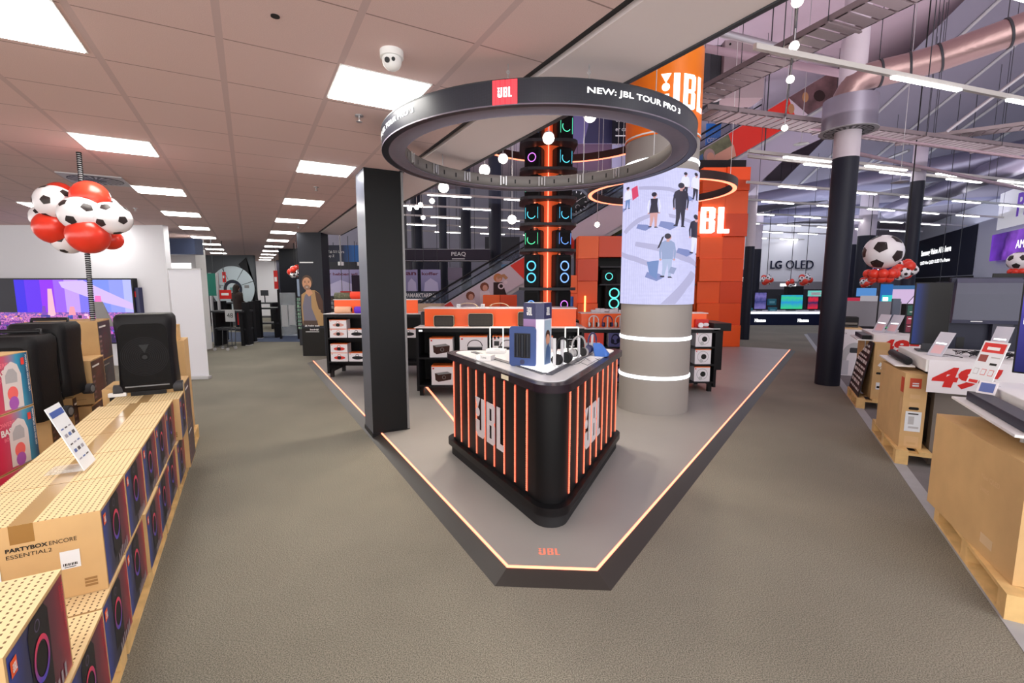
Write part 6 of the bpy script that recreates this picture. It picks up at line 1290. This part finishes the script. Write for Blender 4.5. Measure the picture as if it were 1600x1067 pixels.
# dark pillar, glass door, mint rack and balloons beside it
struct(MB().box((-.36, 0, 0), (.36, .6, 3.0), mat('pillar_black', S(26, 28, 34), .35)), 'column_dark', loc=(D(457, 500, 16.5).x, 16.5, 0))
poster(466, 464, 475, 514, 13.4, dgrey, 'narrow rack with mint green packages left of the man poster pillar', nm='product_rack', cat='rack', thick=.3, drawf=goods(3, 9, [mat('goods_mint', S(150, 190, 160), .6), mat('goods_mint2', S(120, 160, 140), .6)]))
poster(465, 436, 473, 463, 13.5, mat('pale_blue_panel', S(150, 165, 190), .5), 'pale blue panel above the mint green rack')
def cluster(px, py, rpx, Y, lb, n_=9, sd=1, name='balloon_cluster', h=None, string=True):
    o = D(px, py, Y); t = thing(name, lb, 'balloons', o, 0, 'small balloon clusters in the distance'); r = rpx / F * Y; rnd = random.Random(sd)
    for i in range(n_):
        a = i * 2.4; z = 1 - 2 * (i + .5) / n_; q = math.sqrt(1 - z * z); balloon((q * math.cos(a) * r * .62, q * math.sin(a) * r * .62, z * r * .55), r * .46, (i + sd) % 2, t, i * .7 + sd, long=1, size=.33)
    if string: MB().cyl((0, 0, r * .6), (0, 0, (5.27 if Y >= 17 and px > 1180 else 7.85) - o.z if px > 600 else 2.995 - o.z), .012, blackm, n=6).build('rope', t)
    return t
cluster(461, 424, 11, 14.2, 'small red and football balloon cluster by the dark pillar left', 8, 2)
for px, py, r, Y, lb in ((1198, 437, 9, 19, 'first balloon cluster from the left under the wall lettering'), (1235, 442, 7, 20, 'second balloon cluster from the left, lower and redder, under the wall lettering'), (1258, 437, 10, 19, 'third balloon cluster from the left under the wall lettering'), (1302, 440, 7, 19, 'balloon cluster just right of the dark column'), (1353, 441, 9, 17, 'balloon cluster left of the giant football'), (1412, 421, 17, 9.6, 'red balloon cluster hanging right below the giant football')): cluster(px, py, r, Y, lb, 10 if r > 8 else 8, px % 5)
t = thing('giant_football', 'giant football balloon sitting on a ring of small red balloons', 'football balloon', D(1380, 394, 8.8)); balloon((0, 0, 0), 26 / F * 8.8, 1, t, 1.25, long=1, size=.36, name='football')
for i in range(9): a = 2 * PI * i / 9; balloon((.2 * math.cos(a), .2 * math.sin(a), -.40), .088, 0, t, i, long=1)
for i in range(6): a = 2 * PI * i / 6; balloon((.13 * math.cos(a), .13 * math.sin(a), -.49), .08, 0, t, i, long=1)
MB().cyl((0, 0, -.45), (0, 0, -t.location.z), .012, black, n=8).build('pole', t)
t = thing('giant_football', 'football balloon with red foot at the right edge of the frame', 'football balloon', D(1592, 408, 9.5)); balloon((0, 0, 0), 14 / F * 9.5, 1, t, 2.1, long=1, size=.36, name='football')
for i in range(7): a = 2 * PI * i / 7; balloon((.1 * math.cos(a), .1 * math.sin(a), -.21), .06, 0, t, i, long=1)
MB().cyl((0, 0, -.25), (0, 0, -t.location.z), .012, black, n=8).build('pole', t)
# ---- tills and service area on the far left
sw = thing('service_graphic', 'round grey service desk graphic on the dark wall at the far left', 'wall graphic', D(364, 450, 19.99)); m_ = MB(); F0 = ((0, 0, 0), (1, 0, 0), (0, 0, 1)); gw = mat('graphic_pale', S(186, 200, 208), .6)
m_.fc(F0, 0, 0, .93, gw, off=.004, n=48).fc(F0, 0, -.05, .40, mat('graphic_navy', S(40, 44, 58), .6), off=.008, n=36).fc(F0, 0, -.05, .26, gw, off=.012, n=32).fp(F0, [(.3, 1.0), (.66, 1.3), (1.1, -.7), (.85, -.75), (.98, 0)], mat('graphic_black', S(26, 26, 30), .6), off=.003)
for a in (.3, 1.0, 2.0, 2.9): m_.fp(F0, [(math.cos(a) * .4, math.sin(a) * .4), (math.cos(a + .04) * .4, math.sin(a + .04) * .4), (math.cos(a + .03) * .93, math.sin(a + .03) * .93), (math.cos(a) * .93, math.sin(a) * .93)], txtk, off=.010)
m_.fr(F0, -.12, -.15, .12, .02, mat('graphic_teal', S(100, 150, 150), .6), off=.014).fr(F0, .5, .0, .7, .12, mgrey, off=.010).fr(F0, -.75, 0, -.5, .1, mgrey, off=.010); m_.build('graphic', sw)
pe = thing('person', 'person with long dark hair in dark clothes standing at the service desk', 'person', (D(372, 480, 17.6).x, 17.6, 0), PI * .9)
hm_ = mat('dark_hair', S(40, 28, 24), .6); cm_ = mat('dark_coat', S(52, 40, 38), .7); tr_ = mat('dark_trousers', S(30, 32, 44), .7)
MB().loft([[(x * a, y * a + .0, z) for x, y in rrect(.46, .26, .12, 4)] for z, a in ((.80, .78), (.95, .8), (1.2, .82), (1.35, .95), (1.45, .9), (1.5, .3), (1.56, .26))], cm_).loft([[(.09 + x, y, z) for x, y in rrect(a, a, a * .45, 3)] for z, a in ((.04, .10), (.45, .12), (.85, .17))], tr_).loft([[(-.09 + x, y, z) for x, y in rrect(a, a, a * .45, 3)] for z, a in ((.04, .10), (.45, .12), (.85, .17))], tr_).path([(.2, 0, 1.42), (.25, .02, 1.15), (.2, -.2, 1.05)], [.05, .042, .03], cm_, 8).path([(-.2, 0, 1.42), (-.25, .02, 1.15), (-.2, -.2, 1.05)], [.05, .042, .03], cm_, 8).ball((0, 0, 1.64), (.085, .10, .12), mat('skin_tone', S(196, 146, 120), .6)).build('body', pe)
MB().ball((0, .02, 1.66), (.10, .11, .125), hm_).loft([[(x, y + .06, z) for x, y in rrect(a, .12, .05, 3)] for z, a in ((1.25, .16), (1.45, .24), (1.68, .2))], hm_).build('hair', pe)
for sx in (-.09, .09): MB().box((sx - .05, -.16, 0), (sx + .05, .08, .07), black).build('shoe', pe)
def till(px0, px1, py, Y, lb, h_=.95):
    a = D(px0, 480, Y); b = D(px1, 480, Y); t = thing('till_counter', lb, 'counter', (a.x, Y, 0)); W_ = b.x - a.x
    MB().box((0, 0, h_ - .05), (W_, .6, h_), dgrey).build('top', t); MB().box((0, .1, .45), (W_, .55, .5), dgrey).build('shelf', t); MB().box((.02, .05, 0), (.1, .55, h_ - .05), black).box((W_ - .1, .05, 0), (W_ - .02, .55, h_ - .05), black).build('support', t); return t
till(328, 377, 0, 13.2, 'dark checkout counter at the far left behind the roll-up banner', 1.02); till(380, 430, 0, 15.3, 'dark checkout counter left of the glass gate', 1.0); till(345, 425, 0, 18.4, 'long grey service desk in front of the round wall graphic', 1.05)
t = thing('counter_sign', 'pale grey number sign hanging on the checkout counter', 'sign', D(359, 493, 13.0)); MB().box((-.13, 0, -.17), (.13, .02, .16), lgrey).build('board', t); MB().text(((0, 0, 0), (1, 0, 0), (0, 0, 1)), '48', -.08, -.06, .13, txtk, width=.17).build('digits', t); MB().cyl((0, .01, -.17), (0, .01, -t.location.z), .01, dgrey, n=6).build('pole', t)
for i, (px, py, Y) in enumerate(((387, 526, 13.4), (396, 522, 14.2), (406, 519, 15.2), (340, 524, 14.4), (352, 524, 14.6))):
    q = D(px, py, Y); t = thing('gate_post', 'dark checkout gate post, %s of the group at the far left' % ORD[i], 'gate', (q.x, Y, 0), 0, 'checkout gate posts'); MB().box((-.07, -.07, 0), (.07, .07, 1.25), black).box((-.09, -.09, 0), (.09, .09, .02), lgrey).build('post', t)
    MB().box((-.2, -.04, .55), (-.08, .04, .95), dgrey).box((-.24, -.04, .6), (-.2, .04, .95), redm).build('terminal', t)
for px, py, w_, h_, Y, lb in ((352, 460, 9, 7, 13.6, 'red and white promotion sign over the checkout counter'), (431, 437, 3, 14, 15, 'narrow red and white vertical sign left of the dark pillar'), (350, 433, 2.5, 8, 14, 'small red sign on a pole before the round graphic')):
    q = D(px, py, Y); u = Y / F; t = thing('hanging_sign', lb, 'sign', q); MB().box((-w_ * u, 0, -h_ * u), (w_ * u, .02, h_ * u), redm).build('board', t); MB().fr(F0, -w_ * u * .7, -h_ * u * .2, w_ * u * .6, h_ * u * .3, txtw, off=.003).build('print', t); MB().cyl((0, .01, h_ * u), (0, .01, 3 - q.z), .008, dgrey, n=5).build('rod', t)
t = thing('glass_gate', 'black framed glass gate between the tills and the dark pillar', 'gate', (D(437, 500, 15.0).x, 15.0, 0))
MB().box((-.03, 0, 0), (.03, .06, 1.6), black).box((.55, 0, 0), (.6, .06, 1.6), black).build('frame', t); MB().box((.03, .02, .1), (.55, .03, 1.5), mat('gate_glass', (.6, .65, .7), .05, alpha=.3)).build('glass', t); MB().box((.06, .015, .4), (.26, .019, 1.1), lgrey).box((.3, .015, .45), (.5, .019, 1.1), lgrey).build('notice', t)
t = thing('trolley', 'small wire trolley on wheels in front of the checkout counter', 'trolley', (D(345, 530, 12.3).x, 12.3, 0)); m_ = MB()
for x in (-.15, .2): m_.path([(x - .03, 0, .06), (x, 0, .6)], .01, dgrey, 5).path([(x - .03, .35, .06), (x, .35, .6)], .01, dgrey, 5)
m_.path([(-.18, 0, .1), (.17, 0, .1), (.17, .35, .1), (-.18, .35, .1), (-.18, 0, .1)], .01, dgrey, 5).path([(-.15, 0, .6), (.2, 0, .6), (.2, .35, .6), (-.15, .35, .6), (-.15, 0, .6)], .01, dgrey, 5).build('frame', t)
for x, y in ((-.18, 0), (.17, 0), (-.18, .35), (.17, .35)): MB().cyl((x, y - .015, .04), (x, y + .015, .04), .04, lgrey, n=12).build('wheel', t)
poster(321, 427, 335, 462, 12.6, mat('teal_banner', S(30, 120, 104), .6), 'teal green banner seen behind the roll-up banner')
for px in (331, 342): q = D(px, 470, 13.8); tag(MB().cyl((q.x, 13.8, 0), (q.x, 13.8, 2.1), .04, steel, n=12).build('steel_post'), 'steel post behind the checkout counter, %s of the pair' % ('left' if px == 331 else 'right'), 'post', 'steel posts')
t = thing('desk_monitor', 'small dark monitor on the desk before the white back wall', 'monitor', D(413, 458, 18.6)); MB().box((-.15, 0, -.1), (.15, .03, .12), dgrey).build('screen', t); MB().cyl((0, .015, -.1), (0, .015, 1.05 - t.location.z), .02, dgrey, n=8).build('foot', t)
# ---- right hall back wall: lettering, screens, brand bays
t = thing('wall_lettering', 'dark brand lettering on the white back wall of the hall', 'sign', D(1203, 420, 26.95)); W_ = D(1270, 420, 26.95).x - t.location.x
MB().text(F0, 'LG', 0, 0, .46, mat('letter_ink', S(24, 30, 54), .5), width=W_ * .26, off=.01, bold=.015, depth=.05).text(F0, 'OLED', W_ * .36, .0, .48, mat('letter_ink'), width=W_ * .64, off=.01, bold=-.005, depth=.05).build('letters', t)
q = D(1160, 490, 20.2); ww = D(1292, 490, 20.2).x - q.x
t = thing('screen_bench', 'long navy display bench with a lit front edge and white brand lettering', 'display bench', (q.x, 20.2, 0))
MB().box((0, 0, 0), (ww, .8, .58), mat('bench_navy', S(26, 32, 62), .4)).box((0, -.01, .5), (ww, 0, .58), ledw).box((0, 0, .58), (ww, .8, .62), paperw).build('body', t)
for x in (.15, .66): MB().text(F0, 'Hisense', ww * x, .14, .15, glow, width=.48, off=.005, bold=.03).build('brand_lettering', t)
scols = [((26, 90, 150), (60, 200, 220), 'blue and cyan'), ((40, 50, 110), (120, 110, 180), 'violet patterned'), ((40, 150, 220), (60, 210, 140), 'bright cyan and green match'), ((20, 40, 90), (220, 40, 60), 'dark blue and red')]
for i, (px0, px1, pyt, pyb) in enumerate(((1163, 1176, 459, 488), (1177, 1199, 456, 488), (1218, 1256, 460, 488), (1260, 1280, 462, 488))):
    a = D(px0, pyb, 20.5); b = D(px1, pyt, 20.5); c0_, c1_, nmn = scols[i]; t = thing('television', '%s television screen on the navy bench under the wall lettering' % nmn, 'television', (a.x, 20.5, .62)); w_, h_ = b.x - a.x, b.z - .62
    MB().box((0, 0, .05), (w_, .06, h_), black).build('housing', t); MB().fr(F0, .03, .08, w_ - .03, h_ - .03, gmat('bench_screen_%d' % i, 'Z', .1, h_, [(0, S(*c1_)), (.45, S(*c0_)), (.75, S(*c1_)), (1, S(*c0_))], .4, emit=.9, noise=.5, nscale=6), off=.003).build('screen', t); MB().box((w_ * .3, 0, 0), (w_ * .7, .1, .05), dgrey).build('foot', t)
for i, (px, py) in enumerate(((1168, 464), (1168, 476), (1170, 486), (1207, 472), (1208, 485))): q = D(px, py, 20.35); tag(MB().box((-.17, 0, -.13), (.17, .12, .14), mat('teal_box', S(40, 120, 140), .5)).fr(((0, 0, 0), (1, 0, 0), (0, 0, 1)), -.13, -.05, .1, .05, mat('teal_print', S(110, 180, 196), .5)).build('gift_box', loc=(q.x, 20.35, q.z)), 'small teal box among the screens on the navy bench', 'box', 'teal boxes on the navy bench')
poster(1152, 421, 1176, 446, 16.2, mat('navy_panel', S(26, 36, 84), .5), 'navy side panel beside the orange portal with white sign', nm='display_board', cat='panel', drawf=lambda q, Fr, W_, H_: q.text(Fr, 'ense', W_ * .3, H_ * .26, .14, glow, width=W_ * .55))
poster(1163, 404, 1178, 419, 18, mat('pale_sign', S(230, 220, 230), .5), 'small pale hanging sign with red print beside the orange portal', nm='hanging_sign', cat='sign', drawf=lambda q, Fr, W_, H_: q.fr(Fr, .05, H_ * .5, W_ * .9, H_ * .8, redm))
poster(1154, 448, 1164, 540, 15.2, mat('navy_end', S(30, 44, 100), .5), 'tall navy end panel right of the orange portal', nm='display_board', cat='panel')
poster(1160, 440, 1300, 452, 26.2, mat('grey_shopfront', S(140, 136, 142), .6), 'grey counter front band below the wall lettering', nm='service_counter', cat='counter', thick=.5, drawf=lambda q, Fr, W_, H_: q.fr(Fr, W_ * .42, H_ * .4, W_ * .6, H_ * .75, glow))
poster(1230, 447, 1256, 459, 23, blackm, 'black machine silhouette under the third balloon cluster', nm='machine', cat='machine', thick=.3)
poster(1314, 387, 1352, 435, 24, mat('navy_wall', S(24, 34, 84), .5), 'large dark blue wall panel between two slim columns', nm='display_board', cat='panel', thick=.2)
poster(1358, 400, 1420, 432, 22, gmat('blue_bay', 'X', 0, 2, [(0, S(60, 90, 220)), (.5, S(30, 44, 140)), (1, S(30, 34, 70))], .5, emit=.25), 'blue lit brand bay behind the giant football', nm='display_board', cat='panel', drawf=lambda q, Fr, W_, H_: q.text(Fr, 'D', .1, H_ * .2, .35, glow))
for i, (px0, px1, pyt, pyb, Y, c, lb) in enumerate(((1264, 1325, 454, 463, 17, (120, 210, 200), 'long pale green lit sign behind the dark column'), (1321, 1346, 465, 484, 14.5, (190, 40, 70), 'red and white display box behind the projector'), (1346, 1372, 462, 480, 14, (176, 170, 178), 'pale grey showcase behind the projector'), (1373, 1396, 444, 512, 10.4, (30, 110, 190), 'tall blue and cyan screen behind the card holders'), (1393, 1440, 452, 510, 10.8, (226, 196, 236), 'pale pink screen with a square outline behind the demo pack'), (1396, 1434, 446, 452, 10.7, (60, 110, 160), 'blue title strip above the pale pink screen'), (1488, 1500, 456, 482, 11, (90, 60, 220), 'violet screen visible between two televisions'), (1570, 1586, 385 + 60, 462, 10, (40, 90, 220), 'small blue screen above the far right television'), (1340, 1370, 450, 463, 18, (90, 150, 220), 'small blue screen under the distant balloon cluster'))):
    def dr(q, Fr, W_, H_, i=i):
        if i == 4: q.fp(Fr, [(W_ * .35, H_ * .5), (W_ * .75, H_ * .85), (W_ * .95, H_ * .7), (W_ * .55, H_ * .35)], txtk, off=.004).fp(Fr, [(W_ * .38, H_ * .5), (W_ * .75, H_ * .82), (W_ * .92, H_ * .7), (W_ * .56, H_ * .38)], em(226, 200, 236), off=.006).fr(Fr, 0, 0, W_ * .3, H_ * .25, em(40, 160, 190), off=.005)
        elif i == 3: q.fr(Fr, 0, H_ * .5, W_, H_ * .75, em(50, 200, 200), off=.004).fr(Fr, W_ * .1, H_ * .62, W_ * .6, H_ * .7, glow, off=.006).fr(Fr, 0, H_ * .1, W_, H_ * .25, em(70, 60, 220), off=.004).fr(Fr, 0, 0, W_, H_ * .1, em(60, 200, 120), off=.005)
        elif i == 1: q.fr(Fr, W_ * .2, H_ * .3, W_ * .6, H_ * .7, txtw, off=.003).fr(Fr, W_ * .25, H_ * .35, W_ * .55, H_ * .65, redm, off=.005)
        elif i == 0: q.fr(Fr, W_ * .05, H_ * .2, W_ * .3, H_ * .7, txtw, off=.003).fr(Fr, W_ * .6, H_ * .2, W_ * .8, H_ * .7, mat('goods_mint'), off=.003)
    poster(px0, pyt, px1, pyb, Y, em(*c, .8), lb, nm='lit_screen', cat='screen', thick=.08, drawf=dr)
# stands beneath the free-standing screens
for px0, px1, pyb, Y, lb in ((1321, 1372, 481, 14.2, 'long grey counter carrying the red display box and showcase'), (1372, 1442, 511, 10.6, 'dark bench carrying the tall blue screen and the pale pink screen'), (1484, 1600, 482, 11.1, 'dark counter behind the televisions at the right')):
    a = D(px0, pyb, Y); b = D(px1, pyb, Y); tag(MB().box((0, 0, 0), (b.x - a.x, .6, a.z), dgrey).build('display_bench', loc=(a.x, Y, 0)), lb, 'bench')
def wallp(s0, s1, z0, z1, m_, lb, f=None, off=.02, nm='wall_screen'):
    """flat board on the right wall: x runs towards the viewer"""
    t = thing(nm, lb, 'sign', RW(s1, 8 - off, z0), -aR - PI / 2)
    MB().box((0, 0, 0), (s1 - s0, .02, z1 - z0), m_).build('board', t)
    if f: q = MB(); f(q, F0, s1 - s0, z1 - z0); q.build('print', t)
    return t
wallp(28.6, 42, 2.2, 4.45, mat('wall_sign_dark', S(34, 38, 54), .5), 'large dark wall sign with white writing and coloured screens at the right', lambda q, Fr, W_, H_: (q.text(Fr, 'Samsung Vision AI is here', W_ * .36, H_ * .52, .42, glow, width=W_ * .40, off=.01, bold=.02), q.text(Fr, 'QLED Neo QLED OLED The Frame', W_ * .36, H_ * .32, .22, glow, width=W_ * .40, off=.01, bold=.02), q.fr(Fr, .1, H_ * .25, W_ * .14, H_ * .9, em(40, 90, 220), off=.01), q.fr(Fr, W_ * .06, H_ * .3, W_ * .11, H_ * .8, em(60, 180, 230), off=.012), q.fr(Fr, W_ * .17, H_ * .3, W_ * .24, H_ * .92, em(60, 170, 190), off=.01), q.fr(Fr, W_ * .25, H_ * .35, W_ * .30, H_ * .98, em(230, 60, 90), off=.01)), off=.03)
wallp(27.5, 41, 1.7, 2.15, blackm, 'long black ledge under the dark wall sign', off=.3, nm='wall_ledge')
wallp(15, 25.8, 3.9, 6.0, mat('lit_board', S(225, 222, 235), .5, emit=.25, ecol=(1, 1, 1)), 'white lit wall board with purple letters at the right edge', lambda q, Fr, W_, H_: q.text(Fr, 'PHILIPS', W_ * .15, H_ * .15, .85, mat('letters_purple', S(110, 60, 190), .5, emit=.3), width=3.6, off=.01, bold=.03), off=.25)
wallp(15, 26.3, 2.7, 3.75, gmat('purple_wave', 'X', 0, 11, [(0, S(120, 60, 200)), (.12, S(60, 20, 110)), (.2, S(150, 80, 220)), (.35, S(50, 30, 130)), (.5, S(70, 160, 230)), (1, S(60, 190, 220))], .4, emit=.8, noise=.25, nscale=1.2), 'wide purple and blue screen below the white lit wall board', lambda q, Fr, W_, H_: q.text(Fr, 'AMBILIGHT', W_ * .2, H_ * .35, .3, glow, width=2.4, off=.01), off=.2)
poster(1462, 440, 1500, 456, 13, mat('dark_unit', S(52, 50, 60), .5), 'dark wall unit above the second table television', nm='wall_unit', cat='unit', drawf=lambda q, Fr, W_, H_: q.fr(Fr, W_ * .3, H_ * .4, W_ * .5, H_ * .6, txtw))
# ---- spot lamps
def spot(px, py, Y, lb, r=.045, grp='spot lamps around the stand', top=7.9, watt=0, aim=(0, 0)):
    q = D(px, py, Y); t = thing('spot_lamp', lb, 'spot lamp', q, 0, grp); d = (Vector((0, 0, H)) + Vector((0, 0, -.6)) - q).normalized()
    MB().cyl((0, 0, 0), -d * .14, r * 1.15, lgrey, n=18).build('housing', t); MB().cyl(d * .002, d * .006, r, spotw, n=18).build('lens', t)
    zt2 = top - q.z; MB().cyl((0, 0, .02), (0, 0, zt2), .006, lgrey, n=6).build('stem', t)
    if watt:
        l = bpy.data.lights.new('spot_beam', 'SPOT'); l.energy = watt; l.color = (1, .88, .70); l.spot_size = 1.5; l.spot_blend = .7; l.shadow_soft_size = .05
        lo = bpy.data.objects.new('spot_beam', l); C.objects.link(lo); lo.location = q + d * .03; tgt = Vector((aim[0], aim[1], 0)); lo.rotation_euler = (tgt - q).to_track_quat('-Z', 'Y').to_euler()
    return t
SP = [(693, 293, 6.2, 'glaring spot lamp just right of the square column'), (757, 266, 6.0, 'glaring spot lamp under the middle of the ring screen'), (857, 216, 5.6, 'brightest glaring spot lamp inside the ring screen, before the tower top'), (800, 343, 7.2, 'glaring spot lamp left of the tower'), (922, 181, 5.2, 'spot lamp with white housing under the right part of the ring screen'), (933, 351, 9.5, 'small spot lamp right of the tower before the poster'), (786, 248, 6.8, 'small spot lamp left of the tower top')]
AIM = [(-2.4, 4.6), (-.6, 3.4), (.9, 4.4), (-.3, 6.5), (3.2, 5.0), (2.5, 9.0), (0, 5.5)]
for (px, py, Y, lb), am in zip(SP, AIM): spot(px, py, Y, lb, .06 if Y < 7.5 else .045, watt=120, aim=am)
for i, (px, py, Y) in enumerate(((640, 326, 9.5), (651, 324, 9.2), (657, 320, 8.9), (661, 340, 10), (675, 314, 8.4))): spot(px, py, Y, 'small warm spot lamp right of the square column, %s from the left' % ORD[i], .04, 'row of small spot lamps')
for i, (px, py, Y) in enumerate(((1246, 2, 4.6), (1241, 72, 5.6), (1235, 124, 6.8), (1226, 200, 8.4))): spot(px, py, Y, 'ceiling spot lamp, %s from the top beside the slotted cable tray' % ORD[i], .045, 'spot lamps beside the cable tray')
t = thing('hanging_track', 'thin dark track joining the spot lamps beside the cable tray', 'track', (0, 0, 0)); MB().path([D(1246, 2, 4.6) + Vector((0, 0, .2)), D(1241, 72, 5.6) + Vector((0, 0, .2)), D(1235, 124, 6.8) + Vector((0, 0, .2)), D(1226, 200, 8.4) + Vector((0, 0, .2))], .016, dgrey, 6).build('track', t)
for px, py, Y, lb in ((1406, 285, 9, 'small white dome fitting hanging at the upper right'), (1252, 225, 9.5, 'small disc sprinkler under the white escalator side')):
    t = thing('hanging_fitting', lb, 'fitting', D(px, py, Y)); MB().cyl((0, 0, 0), (0, 0, .03), .14, lgrey, r1=.04, n=20).build('shade', t); MB().cyl((0, 0, .03), (0, 0, 7.9 - t.location.z), .006, lgrey, n=6).build('stem', t)
for px, Y in ((562, 13), (532, 13.3)): q = D(px, 395, Y); t = thing('pendant_fitting', 'white pendant rod before the dark blue sign, %s one' % ('right' if px > 550 else 'left'), 'fitting', (q.x, Y, q.z)); MB().cyl((0, 0, -.25), (0, 0, 7.9 - q.z), .02, white, n=8).build('rod', t); MB().cyl((0, 0, -.35), (0, 0, -.25), .08, white, n=12).build('head', t)
